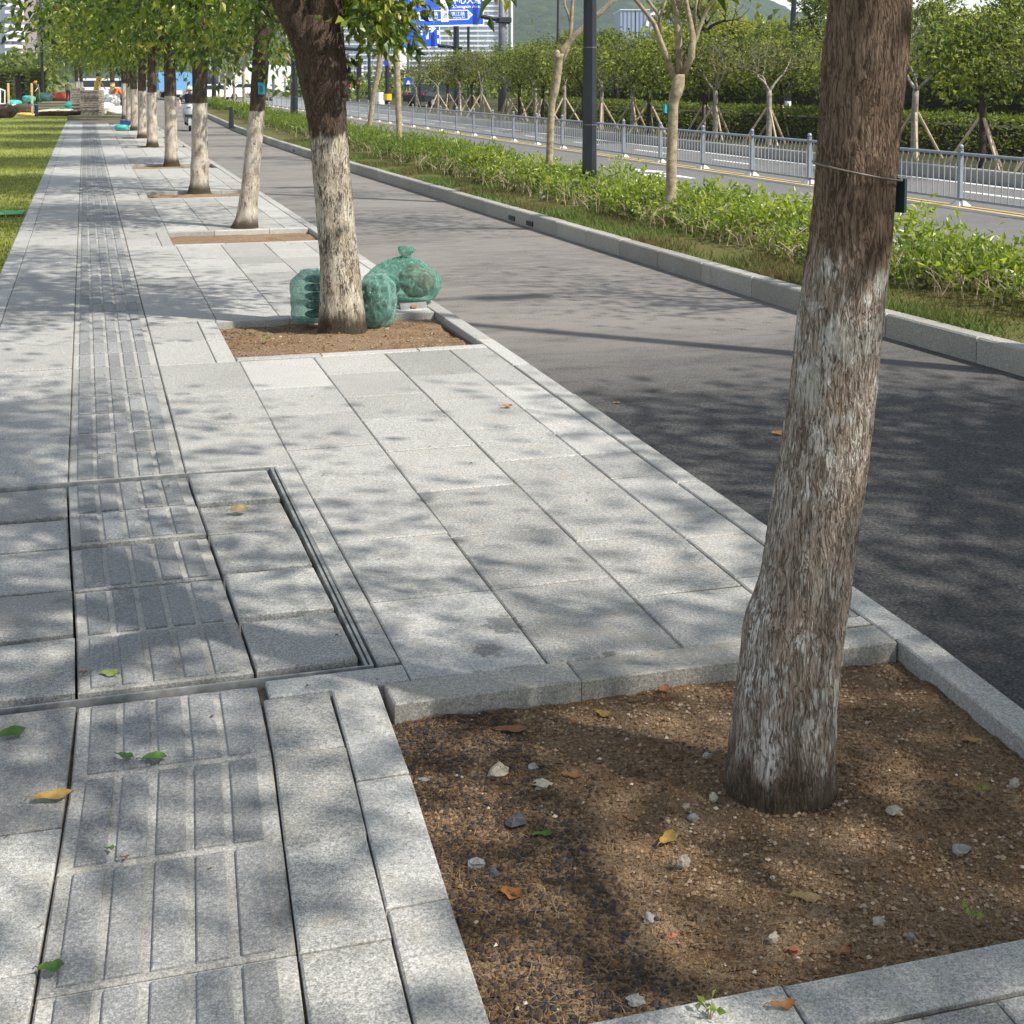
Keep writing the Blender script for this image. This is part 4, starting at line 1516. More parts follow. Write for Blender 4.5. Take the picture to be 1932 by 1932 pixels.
Dm = 16.7
bm = P(1266, 372, Dm)
bm.z = .08
m1 = thing('median_tree', 'pale median tree whose trunk fans into five bare limbs', 'tree', bm, MEDG)
rows_ = [(425, 1247, 1279), (380, 1252, 1277), (367, 1256.7, 1275.7), (300, 1257, 1277), (193, 1262, 1280), (178, 1262, 1287), (165, 1266, 1291), (152, 1268, 1292), (140, 1274, 1292)]
trunk_surface(prof_px(rows_, Dm, bm), 24, 60, .05, 5.0, 9).build('trunk', M_BARKS, m1, smooth=True, local=True)
lm, tp = MB(), []
for path in ([(1050, 450, 40), (985, 280, 34), (930, 130, 27), (830, 5, 24), (760, -90, 18)],
             [(960, 215, 24), (966, 95, 22), (895, 0, 19), (850, -80, 14)], [(962, 110, 16), (1000, 10, 13), (1020, -70, 9)],
             [(1080, 440, 44), (1078, 240, 40), (1062, 75, 32), (1040, -10, 22), (1030, -100, 16)], [(1066, 90, 22), (1098, 0, 20), (1110, -80, 14)],
             [(1100, 440, 44), (1152, 330, 42), (1160, 210, 36), (1138, 100, 30), (1118, 0, 26), (1105, -90, 18)],
             [(1120, 430, 26), (1145, 330, 26), (1190, 190, 24), (1240, 60, 20), (1292, -10, 18), (1360, -80, 13)], [(1160, 160, 22), (1180, 10, 18), (1190, -90, 12)]):
    q = [(*c3(x, y), wd / 2.76 / 1.1247, rt.uniform(-.12, .12)) for x, y, wd in path]
    ps, rs = pxpath(q, Dm, bm)
    lm.tube(ps, rs, 9)
    d = (ps[-1] - ps[-2]).normalized()
    limbs(lm, ps[-1] - d * .02, d + Vector((0, 0, .4)), .8, rs[-1], 2, rt, tp, 5, .5)
lm.build('limbs', M_BARKS, m1, smooth=True, local=True)
med_crown(m1, tp, 301)
tg = tag(MB().box(P(1255, 205, Dm - .02), (.03, .03, px(16, Dm)), .3).build('tree_tag', M_TEAL), 'pale blue tag on the side of the five limbed median tree', 'tag', 'tags tied to the street trees')

Dm = 21.7
bm = P(1034, 322, Dm)
bm.z = .08
m2 = thing('median_tree', 'crooked pale median tree with a dark knot, beside the black lamp post', 'tree', bm, MEDG)


def rowc3(y, x0, x1):
    u0, v = c3(x0, y)
    return (v, u0, c3(x1, y)[0])


trunk_surface(prof_px([rowc3(1150, 290, 340), rowc3(990, 297, 338), rowc3(800, 303, 346), rowc3(640, 312, 352), rowc3(590, 318, 358), rowc3(540, 326, 374), rowc3(480, 336, 384), rowc3(420, 342, 392), rowc3(360, 350, 402), rowc3(315, 356, 408)], Dm, bm), 20, 50, .06, 6.0, 9).build('trunk', M_BARKS, m2, smooth=True, local=True)
lm, tp = MB(), []
for path in ([(378, 350, 46), (400, 290, 38), (470, 205, 36), (525, 160, 38), (610, 80, 34), (690, 10, 28), (760, -60, 20)], [(385, 390, 26), (415, 310, 26), (440, 230, 26), (448, 140, 24), (456, 0, 20), (460, -90, 15)], [(445, 150, 16), (430, 80, 15), (408, 30, 14), (412, -40, 10)]):
    q = [(*c3(x, y), wd / 2.76 / 1.1247, 0) for x, y, wd in path]
    ps, rs = pxpath(q, Dm, bm)
    lm.tube(ps, rs, 8)
    d = (ps[-1] - ps[-2]).normalized()
    limbs(lm, ps[-1] - d * .02, d + Vector((0, 0, .4)), .9, rs[-1], 2, rt, tp, 5, .5)
lm.ell(P(*c3(366, 318), Dm - .12) - bm, (.05, .03, .07), 8, 6)
lm.build('limbs', M_BARKS, m2, smooth=True, local=True)
med_crown(m2, tp, 302)

def c2(x, y):
    return (500 + x / 3.22) / 1.1247, y / 3.22 / 1.1247


def rowc2(y, x0, x1):
    u0, v = c2(x0, y)
    return (v, u0, c2(x1, y)[0])


for Dm, ub, vb, rows_, paths, lab, sd_ in (
    (31.7, 752, 268, [(1060, 1095, 1142), (960, 1100, 1140), (600, 1085, 1130), (350, 1075, 1118), (270, 1080, 1120)], [[(1098, 290, 40), (1100, 200, 34), (1110, 90, 28), (1130, -20, 20)], [(1085, 500, 26), (1055, 460, 24), (1025, 345, 26), (1010, 260, 22), (985, 150, 18)], [(1105, 200, 18), (1160, 100, 16), (1200, 0, 12)]], 'straight pale median tree with a side limb, right of the forked street tree', 303),
    (38.0, 693, 248, [(960, 890, 930), (885, 895, 930), (650, 925, 960), (480, 958, 1000), (350, 972, 1015)], [[(990, 380, 36), (985, 250, 28), (970, 120, 22), (940, 0, 16)], [(985, 400, 26), (1010, 300, 24), (1040, 180, 18), (1060, 60, 14)]], 'leaning pale median tree nearest the forked street tree on its right', 304)):
    bm = P(ub, vb, Dm)
    bm.z = .08
    m_ = thing('median_tree', lab, 'tree', bm, MEDG)
    trunk_surface(prof_px([rowc2(*q) for q in rows_], Dm, bm), 16, 40, .05, sd_, 9).build('trunk', M_BARKS, m_, smooth=True, local=True)
    lm, tp = MB(), []
    for path in paths:
        ps, rs = pxpath([(*c2(x, y), wd / 3.22 / 1.1247, 0) for x, y, wd in path], Dm, bm)
        lm.tube(ps, rs, 8)
        d = (ps[-1] - ps[-2]).normalized()
        limbs(lm, ps[-1] - d * .02, d + Vector((0, 0, .4)), .8, rs[-1], 2, rt, tp, 5, .5)
    limbs(lm, ps[1], (.8, .1, .7), .9, rs[-1], 2, rt, tp, 5, .6)
    limbs(lm, ps[1], (-.9, .1, .6), .9, rs[-1], 2, rt, tp, 5, .6)
    lm.build('limbs', M_BARKS, m_, smooth=True, local=True)
    med_crown(m_, tp, sd_, 34)


def med_tree(seed, label):
    r = np.random.default_rng(seed)
    t = thing('median_tree', label, 'tree', (0, 0, 0), MEDG)
    trunk_surface([(0, 0, 0, .10), (.3, 0, 0, .085), (1.2, .03, .0, .08), (2.1, .05, .02, .075)], 14, 20, .05, seed, 8).build('trunk', M_BARKS, t, smooth=True, local=True)
    lm, tp = MB(), []
    for k in range(4):
        a = 2 * PI * k / 4 + r.uniform(-.4, .4)
        limbs(lm, (.05, .02, 2.08), (math.cos(a) * .5, math.sin(a) * .5, 1), 1.0, .05, 2, r, tp, 5, .45)
    lm.build('limbs', M_BARKS, t, smooth=True, local=True)
    med_crown(t, tp, seed, 55)
    return t


mA = med_tree(311, 'pale median tree left of the lamp post behind the forked street tree')
mA.location = (7.4, 53.5, .08)
for (x, y, rz, lab) in ((7.2, 46.5, 1.0, 'pale median tree showing between the third and the forked street trees'), (7.3, 62, 2.0, 'pale median tree just right of the fourth street tree'), (7.5, 71, 3.0, 'small pale median tree behind the scooter rider to the right'), (7.9, 80, 4.0, 'small pale median tree right of the blue truck'), (8.3, 90, 5.0, 'small pale median tree in front of the blue truck'), (8.9, 101, .5, 'small pale median tree in front of the white van'), (9.6, 113, 1.5, 'farthest pale median tree on the bend')):
    dup(mA, (x, y, .08), rz, lab, MEDG)
# median trees past the right edge of the picture: their shade lies across the bike lane
for (x, y, rz, s, lab) in ((7.1, 9.1, 2.5, 1.0, 'pale median tree just past the right edge'), (7.2, -1.6, 1.8, 1.25, 'pale median tree behind the viewpoint on the right'), (7.2, -7.0, 3.1, 1.25, 'pale median tree far behind the viewpoint on the right')):
    dup(mA, (x, y, .08), rz, lab, MEDG, s)

# ---- opposite side: propped young trees, trimmed hedge, tall trees
PG = 'young trees propped with poles across the road'


def propped(seed, kind, label):
    r = np.random.default_rng(seed)
    t = thing('young_tree', label, 'tree', (0, 0, 0), PG)
    bk = M_BARKG if kind == 0 else M_BARKD
    trunk_surface([(0, 0, 0, .085), (.8, .02, 0, .075), (1.5, .0, 0, .07)], 10, 10, .05, seed, 8).build('trunk', bk, t, smooth=True, local=True)
    lm, tp = MB(), []
    for k in range(3 if kind == 0 else 4):
        a = 2 * PI * k / 3 + r.uniform(-.5, .5)
        limbs(lm, (0, 0, 1.45), (math.cos(a) * .7, math.sin(a) * .7, .9), .72, .042, 2, r, tp, 5, .6, .2)
    lm.build('limbs', bk, t, smooth=True, local=True)
    if kind == 0:
        cen = list(crown_points(70, (0, 0, 2.4), (1.7, 1.7, .65), r, .7, lambda p: p[2] > 1.8, .3, seed)) + tp
        crown('crown', t, cen, 9, .22, .11, seed, M_LEAF_P, hb=.5, droop=.1)
    else:
        cen = list(crown_points(130, (0, 0, 2.35), (1.6, 1.6, 1.0), r, .55, lambda p: p[2] > 1.4, .25, seed)) + tp
        crown('crown', t, cen, 20, .24, .15, seed, M_LEAF_B, hb=.5, droop=.5)
    for k in range(3):
        a = 2 * PI * k / 3 + .4
        MB().tube([(math.cos(a) * .72, math.sin(a) * .72, 0), (math.cos(a) * .06, math.sin(a) * .06, 1.02)], .034, 6).build('support_pole', M_STAKE, t, local=True)
    return t


pf = [propped(s, 0, 'tree') for s in (401, 402, 403)]
pk = [propped(s, 1, 'tree') for s in (411, 412)]
front_u = [(1450, 'pale twiggy young tree on props left of the thin black pole across the road'), (1349, 'pale young tree on props seen right of the five limbed median tree'), (1193, 'pale twiggy young tree on props between the lamp post and the five limbed tree'),
           (1135, 'pale young tree on props just right of the black lamp post'), (1064, 'young tree on props just left of the black lamp post'), (1009, 'pale young tree on props left of the crooked median tree'), (957, 'young tree on props at the foot of the grey gantry pole'),
           (909, 'young tree on props below the upper blue sign, right of the dark pole'), (868, 'young tree on props under the middle of the upper blue sign'), (826, 'young tree on props near the dark parked car'), (785, 'young tree on props below the lane sign'), (1726, 'pale twiggy young tree on props right of the nearest trunk'), (1612, 'young tree on props hidden behind the nearest trunk'), (1985, 'pale young tree on props at the far right edge')]
used = set()
for i, (u, lab) in enumerate(front_u):
    a = YAW + math.atan((u - PX_) / F_)
    X = 18.0
    Y = X / math.tan(a)
    src = pf[i % 3]
    if i < 3:
        src.location = (X, Y, 0.0)
        src['label'] = lab
    else:
        dup(src, (X, Y, 0), i * 1.3, lab, PG, .92 + .16 * ((i * 37) % 10) / 10)
back_u = [(1854, 33, 'dark leafy young tree on props at the right, nearest across the road'), (1475, 49, 'dark leafy young tree on props behind the thin black pole'), (1330, 50, 'dark leafy young tree on props just right of the five limbed tree'), (1225, 54, 'dark leafy young tree on props left of the five limbed tree'), (1024, 66, 'dark leafy young tree on props behind the crooked median tree'), (980, 71, 'dark leafy young tree on props right of the grey gantry pole'), (1600, 46, 'dark leafy young tree behind the nearest trunk'), (1100, 60, 'dark leafy young tree behind the black lamp post'), (890, 82, 'dark leafy young tree on props below the upper blue sign'), (845, 90, 'dark leafy young tree on props behind the dark parked car')]
for i, (u, D, lab) in enumerate(back_u):
    q = P(u, 200, D * .88)
    src = pk[i % 2]
    if i < 2:
        src.location = (q.x, q.y, 0)
        src['label'] = lab
    else:
        dup(src, (q.x, q.y, 0), i * .9, lab, PG, 1.0)

BG = 'tall trees behind the hedge across the road'


def tall_tree(seed, hb):
    r = np.random.default_rng(seed)
    t = thing('tall_tree', 'tree', 'tree', (0, 0, 0), BG)
    MB().tube([(0, 0, 0), (.05, 0, 1.5), (.0, .05, 3.0)], [.22, .17, .13], 10).build('trunk', M_BARKD, t, smooth=True, local=True)
    lm, tp = MB(), []
    for k in range(5):
        a = 2 * PI * k / 5
        limbs(lm, (0, 0, 2.2 + .15 * k), (math.cos(a) * .8, math.sin(a) * .8, .8), 1.0, .07, 2, r, tp, 5, .6)
    lm.build('limbs', M_BARKD, t, smooth=True, local=True)
    cen = []
    for k in range(16):
        a = r.uniform(0, 6.28)
        zc_ = r.uniform(1.5, 4.5)
        rr_ = r.uniform(.3, 1.95) * (1.0 if zc_ < 3.4 else .62)
        c = (math.cos(a) * rr_, math.sin(a) * rr_, zc_)
        cen += list(crown_points(9, c, (.62, .62, .34), r, .4))
    crown('crown', t, cen, 30, .21, .17, seed, M_LEAF_B, hb=hb, hv=.42, droop=.5, cc=(0, 0, 3.2))
    return t


tall = [tall_tree(501, .40), tall_tree(502, .55), tall_tree(503, .88)]
tl = [(1330, 16, 60, 2, 'brightest yellow green tall tree, right of the five limbed median tree'), (1740, 20, 47, 0, 'tall dark tree just right of the nearest trunk'), (1860, 18, 43, 1, 'tall full tree near the right edge above the propped tree'),
      (1385, 34, 62, 1, 'tall tree between the bright yellow green one and the thin black pole'), (1440, 62, 80, 0, 'lower tall tree left of the thin black pole'), (1505, 62, 85, 1, 'lower tall tree right of the thin black pole'), (1560, 10, 58, 0, 'tall dark tree touching the left edge of the nearest trunk'), (1645, 10, 55, 1, 'tall tree hidden behind the nearest trunk'),
      (1800, 34, 50, 1, 'tall tree in the gap right of the nearest trunk'), (1935, 10, 42, 0, 'tall tree at the right edge of the view'), (2010, 0, 40, 1, 'tall tree just past the right edge'), (1262, 80, 66, 0, 'dark tall tree behind the five limbed median tree'), (1215, 82, 70, 1, 'tall tree right below the blue grey box building'), (1165, 70, 72, 0, 'tall tree left of the blue grey box building'), (1115, 62, 74, 1, 'tall tree behind the black lamp post'), (1060, 72, 82, 0, 'tall tree behind the crooked median tree'), (1000, 84, 95, 1, 'tall tree right of the grey gantry pole'), (955, 96, 105, 0, 'tall tree behind the grey gantry pole'), (905, 104, 110, 1, 'tall tree right under the upper blue sign')]
for i, (u, vt, D, k, lab) in enumerate(tl):
    q = P(u, vt, D)
    s = q.z / 4.55 * (1.25 if k == 2 else 1.0 + .05 * ((i * 7) % 5) / 4)
    if i < 3:
        o = tall[k]
        o.location = (q.x, q.y, 0)
        o.scale = (s, s, s)
        o.rotation_euler = (0, 0, i)
        o['label'] = lab
    else:
        dup(tall[k], (q.x, q.y, 0), i * 1.7, lab, BG, (max(s, .8) * .95, max(s, .8) * .95, s))


def hedge(name, pts, wid, z1, n, size, seed, label, hb=.35, z0=0.0):
    r = np.random.default_rng(seed)
    t = thing(name, label, 'hedge', (0, 0, 0))
    mb = MB()
    P0 = [Vector(p) for p in pts]
    for a, b_ in zip(P0[:-1], P0[1:]):
        d = (b_ - a).normalized()
        a, b_ = (a + d * .3 if a is P0[0] else a), (b_ - d * .3 if b_ is P0[-1] else b_)
        s = Vector((-d.y, d.x, 0)) * (wid / 2 - .28)
        mb.add([a - s, a + s, b_ + s, b_ - s] + [q + Vector((0, 0, z1 - .2)) for q in (a - s, a + s, b_ + s, b_ - s)], [(4, 7, 6, 5), (0, 4, 5, 1), (2, 6, 7, 3), (0, 3, 7, 4), (1, 5, 6, 2)])
    mb.build('hedge_core', M_BARKD, t)
    seg = np.array([(b_ - a).length for a, b_ in zip(P0[:-1], P0[1:])])
    k = r.choice(len(seg), n, p=seg / seg.sum())
    f = r.random(n)
    A = np.array(P0)[k]
    B = np.array(P0)[k + 1]
    d = B - A
    d /= np.linalg.norm(d, axis=1, keepdims=True)
    s = np.column_stack([-d[:, 1], d[:, 0], np.zeros(n)])
    pos = A + (B - A) * f[:, None]
    side = r.uniform(-1, 1, n)
    z = z0 + r.random(n) * z1
    on_top = r.random(n) < .35
    z[on_top] = z1 + r.normal(0, .03, on_top.sum())
    side[~on_top] = np.sign(side[~on_top])
    pos = pos + s * (side * wid / 2)[:, None] + r.normal(0, .05, (n, 3))
    pos[:, 2] = z
    dr = r.normal(0, 1, (n, 3)) + s * (side * .8)[:, None]
    dr[:, 2] += .4
    V, Fq, h = leaf_arrays(pos, dr, size * r.uniform(.6, 1.2, n), np.clip(hb + r.normal(0, .17, n), 0, .9), .5, r)
    np_mesh('hedge_leaves', V, Fq, M_LEAF_B, t, {'hue': h})
    return t


def onX(u, X, z=0):
    a = YAW + math.atan((u - PX_) / F_)
    return (X, X / math.tan(a), z)


hedge('trimmed_hedge', [onX(2200, 20.6), onX(1400, 20.6), onX(1000, 20.6)], 1.6, .90, 20000, .13, 601, 'long trimmed hedge behind the propped trees across the road', .4)
hedge('dark_thicket', [onX(2250, 25), onX(1500, 27), onX(1080, 29)], 3.0, 2.0, 12000, .3, 602, 'dark thicket filling the space behind the trimmed hedge', .3)
ve = MB().quad((16.33, -8, .0), (60, -8, .0), (60, 150, .0), (16.33, 150, .0))
tag(ve.build('opposite_verge', grassground('dark_verge', (.035, .04, .015), (.055, .055, .022), (.075, .07, .03))), kind='structure')  # dark green-brown grass
ok = tag(MB().box((16.33, 131, -.2), (.2, 1, .1)).build('kerb', M_KERB), kind='structure')
y = 5.0
while y < 130:
    MB().cbox((16.28, y + .98, -.07), (.22, 1.95, .34), .015).build('kerb_stone', M_KERB, ok)
    y += 1.96


# ================================================================== ROAD BARRIER
FX = 13.0
fence = thing('road_barrier', 'grey metal road barrier with scrolled balusters along the yellow lines', 'barrier', (FX, 19.25, ZR))
PY = [19.25 + 2.42 * k for k in range(-5, 43)]
pm_ = MB().cbox((0, 0, .46), (.066, .066, .80), .006)
pm_.tube([(0, 0, .86), (0, 0, .875)], [.045, .045], 10)
first = None
for i, y in enumerate(PY):
    if first is None:
        o = pm_.build('post', M_RAIL, fence, local=True)
        foot = MB().add([(-.11, -.15, 0), (.11, -.15, 0), (.11, .15, 0), (-.11, .15, 0), (-.05, -.07, .075), (.05, -.07, .075), (.05, .07, .075), (-.05, .07, .075)], [(3, 2, 1, 0), (4, 5, 6, 7), (0, 1, 5, 4), (1, 2, 6, 5), (2, 3, 7, 6), (3, 0, 4, 7)]).build('foot', M_CONC, o, local=True)
        cap = MB().ell((0, 0, .91), (.042, .042, .042), 10, 7).build('cap', M_RAIL, o, smooth=True, local=True)
        refl = MB().box((-.037, .02, .74), (.012, .05, .13)).build('reflector', M_YEL, o, local=True)
        first = (o, foot, cap, refl)
    else:
        o = first[0].copy()
        COL.objects.link(o)
        for c in first[1:3] + ((first[3],) if i % 2 == 0 else ()):
            d = c.copy()
            COL.objects.link(d)
            d.parent = o
        o.parent = fence
    o.location = (0, y - 19.25, 0)
rail_t = MB().tube([(0, .036, .80), (0, 2.384, .80)], .026, 8)
rail_b = MB().box((0, 1.21, .10), (.03, 2.35, .035))
r1 = r2 = None
for y in PY[:-1]:
    if r1 is None:
        r1 = rail_t.build('top_rail', M_RAIL, fence, local=True)
        r2 = rail_b.build('bottom_rail', M_RAIL, fence, local=True)
        a, b_ = r1, r2
    else:
        a, b_ = r1.copy(), r2.copy()
        COL.objects.link(a)
        COL.objects.link(b_)
    a.location = b_.location = (0, y - 19.25, 0)
bal = MB().tube([(0, 0, .115), (0, 0, .56), (0, .012, .62), (0, -.012, .68), (0, -.045, .73), (0, -.05, .765), (0, -.03, .785)], [.0095, .0095, .013, .0095, .0095, .0095, .0095], 5, caps=False)
bo = None
cnt = 0
farb = MB()
order = sorted(range(len(PY) - 1), key=lambda k: abs(PY[k] - 19))
for k in order:
    for j in range(15):
        yy = PY[k] + .12 + (2.42 - .24) * j / 14
        if cnt < 300:
            if bo is None:
                o = bo = bal.build('baluster', M_RAILB, fence, smooth=True, local=True)
            else:
                o = bo.copy()
                COL.objects.link(o)
            o.location = (0, yy - 19.25, 0)
            cnt += 1
        elif k < 40:
            farb.tube([(FX, yy, ZR + .115), (FX, yy, ZR + .60), (FX, yy - .045, ZR + .74), (FX, yy - .03, ZR + .785)], .010, 3, caps=False)
tag(farb.build('distant_balusters', M_RAILB, fence), kind='stuff')

# ================================================================== LAMP POSTS, GANTRIES, SIGNALS
PLG = 'black lamp posts'


def lamp_post(name, label, loc, r0, h, lean=(0, 0), mat=None, group=PLG, head=True, n=8):
    mat = mat or M_POLE
    t = thing(name, label, 'lamp post' if head else 'pole', loc, group)
    L = Vector(loc)
    top = L + Vector((lean[0] * h, lean[1] * h, h))
    mb = MB().tube([L, top], [r0, r0 * .62], n)
    mb.build('shaft', mat, t)
    for hh in (1.05, 2.15, 3.3):
        if hh < h:
            c = L + (top - L) * (hh / h)
            MB().tube([c, c + Vector((0, 0, .012))], r0 * (1 - .38 * hh / h) + .004, n).build('seam_ring', M_POLEG, t)
    MB().tube([L, L + Vector((0, 0, .04))], r0 * 1.7, n).build('base_plate', mat, t)
    if head:
        MB().tube([top, top + Vector((.9, -.1, .35)), top + Vector((1.9, -.2, .45))], [r0 * .5, r0 * .4, r0 * .35], 8).build('arm', mat, t)
        MB().cbox(top + Vector((2.2, -.22, .42)), (.7, .28, .10), .03).build('lamp_head', mat, t)
    return t


q = P(1112, 340, 20.5)
lamp_post('lamp_post', 'thick black octagonal lamp post standing among the median shrubs', (q.x, q.y, .1), .112, 8.5)
q = P(1483, 255, 46.5)
lamp_post('lamp_post', 'thin black pole with a white label, across the road left of the nearest trunk', (q.x, q.y, 0), .105, 9, (.045, -.01))
lb = MB()
c = P(1486.5, 197, 46.3)
lb.tube([c - Vector((0, 0, .10)), c + Vector((0, 0, .10))], .108, 8)
tag(lb.build('pole_label', M_SIGNW), 'small white label wrapped round the thin black pole across the road', 'label')
q = P(556, 222, 53)
lamp_post('lamp_post', 'black lamp post seen just left of the forked street tree', (q.x, q.y, .1), .13, 9)
q = P(404, 190, 92)
lamp_post('lamp_post', 'black lamp post seen just right of the fourth street tree', (q.x, q.y, .1), .16, 9)
q = P(317, 176, 125)
lamp_post('lamp_post', 'black lamp post left of the blue truck', (q.x, q.y, .1), .16, 9)
q = P(80, 165, 118)
lamp_post('lamp_post', 'black lamp post standing alone at the left behind the hedge', (q.x, q.y, 0), .15, 9)
q = P(1050, 205, 66)
lamp_post('lamp_post', 'very thin dark pole just left of the crooked median tree', (q.x, q.y, 0), .07, 9, (.012, 0), head=False)
q = P(436, 216, 50)
lamp_post('bollard_post', 'short black post among the shrubs right of the fourth street tree', (q.x, q.y, .1), .1, .75, group=None, head=False)
lamp_post('lamp_post', 'black lamp post just past the right edge', (6.95, 6.35, .1), .112, 8.5)


def slab_uv(mb, u0, u1, v0, v1, D, depth, m=0):
    """upright block facing the viewpoint, from its outline at distance D"""
    a, b_ = P(u0, v1, D), P(u1, v0, D)
    rr, ff = _r * (b_ - a).dot(_r), _f * depth
    z0, z1 = a.z, b_.z
    base = [a, a + rr, a + rr + ff, a + ff]
    vs_ = [Vector((p.x, p.y, z0)) for p in base] + [Vector((p.x, p.y, z1)) for p in base]
    mb.add(vs_, [(3, 2, 1, 0), (4, 5, 6, 7), (0, 1, 5, 4), (1, 2, 6, 5), (2, 3, 7, 6), (3, 0, 4, 7)], m)
    return mb


# big grey gantry pole with its dark cross arm
q = P(948, 212, 81)
t = thing('sign_gantry', 'tall grey sign gantry pole right of the upper blue sign', 'gantry', (q.x, q.y, 0))
MB().tube([(q.x, q.y, 0), (q.x, q.y, 8.0)], [.26, .20], 12).build('shaft', M_POLEG, t, smooth=True)
a, b_ = P(905, 30, 81), P(962, 42, 81)
MB().tube([a, b_], [.12, .12], 8).build('cross_arm', M_POLE, t)
MB().cbox(P(950, 38, 81), (.75, .75, .32), .04).build('clamp', M_POLE, t)
q = P(861, 196, 84)
t = thing('sign_gantry', 'dark gantry pole with a short arm under the upper blue sign', 'gantry', (q.x, q.y, 0))
MB().tube([(q.x, q.y, 0), (q.x, q.y, 6.2)], [.20, .16], 10).build('shaft', M_POLE, t)
MB().tube([P(826, 86, 84), P(872, 91, 84)], .10, 8).build('cross_arm', M_POLE, t)
for u, vt, lab in ((884, 50, 'thin black post under the right half of the upper blue sign'), (792, 86, 'thin black post under the lower blue sign')):
    q = P(u, 196, 86.5)
    t = thing('sign_post', lab, 'pole', (q.x, q.y, 0))
    MB().tube([(q.x, q.y, 0), (q.x, q.y, P(u, vt, 86.5).z)], .085, 8).build('shaft', M_POLE, t)
    MB().tube([(q.x, q.y, 0), (q.x, q.y, .05)], .2, 8).build('base_plate', M_POLE, t)


class Board:
    """a flat sign board: local x to the right along the board, y up, given in photograph pixels"""

    def __init__(s, u, v, D, ang, roll):
        s.o = P(u, v, D)
        s.u, s.v = u, v
        ax = Vector((math.sin(ang), math.cos(ang), 0))
        vd = ray(u, v)
        vd.z = 0
        vd.normalize()
        fs = math.sqrt(max(.05, 1 - ax.dot(vd) ** 2))
        s.kx = D / F_ / fs
        s.ky = D / F_
        up = Vector((0, 0, 1))
        s.n = up.cross(ax) * -1
        if s.n.dot(vd) > 0:
            s.n = -s.n
        R = Matrix.Rotation(roll, 3, s.n)
        s.ax, s.up = R @ ax, R @ up

    def pt(s, u, v, off=0.0):
        return s.o + s.ax * ((u - s.u) * s.kx) - s.up * ((v - s.v) * s.ky) + s.n * off

    def poly(s, mb, uv, off, th=.02, m=0):
        mb.extr([s.pt(u, v, off) for u, v in uv], -s.n * th, m)

    def rect(s, mb, u0, u1, v0, v1, off, th=.02):
        s.poly(mb, [(u0, v1), (u1, v1), (u1, v0), (u0, v0)], off, th)

    def text(s, body, u0, u1, v0, v1, off, mat, parent, name='lettering', bold=0.0):
        cu = bpy.data.curves.new(name, 'FONT')
        cu.body = body
        cu.offset = bold
        to = bpy.data.objects.new(name, cu)
        COL.objects.link(to)
        dg = bpy.context.evaluated_depsgraph_get()
        me = bpy.data.meshes.new_from_object(to.evaluated_get(dg))
        bpy.data.objects.remove(to)
        co = [v.co.copy() for v in me.vertices]
        if not co:
            return None
        x0, x1 = min(c.x for c in co), max(c.x for c in co)
        y0, y1 = min(c.y for c in co), max(c.y for c in co)
        org = WL[parent.name]
        for vtx, c in zip(me.vertices, co):
            uu = u0 + (u1 - u0) * (c.x - x0) / max(1e-6, x1 - x0)
            vv = v1 - (v1 - v0) * (c.y - y0) / max(1e-6, y1 - y0)
            vtx.co = s.pt(uu, vv, off) - org
        me.materials.clear()
        me.materials.append(mat)
        me.name = name
        o = bpy.data.objects.new(name, me)
        COL.objects.link(o)
        o.parent = parent
        return o


bd = Board(837, 8, 80, math.radians(60), math.radians(2.6))
t = thing('direction_sign', 'upper blue overhead road sign with large white characters and an arrow box', 'road sign', bd.o)
mb = MB()
bd.rect(mb, 760, 913, -34, 49, 0, .06)
mb.build('board', M_BLUE, t)
mb = MB()
for r_ in ((760, 913, -34, -32.3), (760, 913, 47.2, 49), (760, 761.6, -32.3, 47.2), (911.4, 913, -32.3, 47.2)):
    bd.rect(mb, *r_, .03)
tag(mb.build('white_border', M_SIGNW, t), kind='stuff')
mb = MB()
bd.rect(mb, 830.2, 843.8, -26, 41, .05, .03)
mb.build('name_panel', M_SIGNW, t)
ab = MB()
bd.rect(ab, 843.8, 881.7, 19.0, 20.6, .03)
bd.rect(ab, 843.8, 881.7, 36.2, 37.8, .03)
bd.poly(ab, [(881.7, 37.8), (891.5, 28.4), (881.7, 19.0)], .03)
tag(ab.build('arrow_frame', M_SIGNW, t), kind='stuff')
ab = MB()
bd.rect(ab, 792.3, 830.2, 19.0, 20.6, .03)
bd.rect(ab, 792.3, 830.2, 36.2, 37.8, .03)
bd.poly(ab, [(792.3, 19.0), (782.5, 28.4), (792.3, 37.8)], .03)
tag(ab.build('arrow_frame', M_SIGNW, t), kind='stuff')
bd.text('中心大道', 852, 908, -7.5, 7.6, .03, M_SIGNW, t, bold=.012)
bd.text('Zhongxin Ave.', 852.5, 907, 9.8, 17.2, .03, M_SIGNW, t, bold=.012)
bd.text('羽', 832.8, 841.2, 11.5, 20, .06, M_BLUE, t)
bd.text('道', 832.4, 841.6, 24, 34, .06, M_BLUE, t)
bd.text('滨江路', 849.5, 876, 22.2, 30.0, .03, M_SIGNW, t)
bd.text('Hanjiang Rd', 850, 875.5, 31.4, 35.6, .03, M_SIGNW, t)
bd.text('江路', 807, 825, 22.2, 30.0, .03, M_SIGNW, t)
bd.text('jiang Rd', 807, 824, 31.4, 35.6, .03, M_SIGNW, t)
bd.text('西', 883, 887.5, 25.5, 31.5, .06, M_BLUE, t)

bd = Board(793, 66, 84, math.radians(60), math.radians(2.6))
t = thing('lane_sign', 'lower blue overhead lane sign with white lane lines and a right turn arrow', 'road sign', bd.o)


def zc(x, y):
    u, v = (840 + x / 9.2) / 1.1247, y / 10.347
    return u, v - .086 * (u - 793)


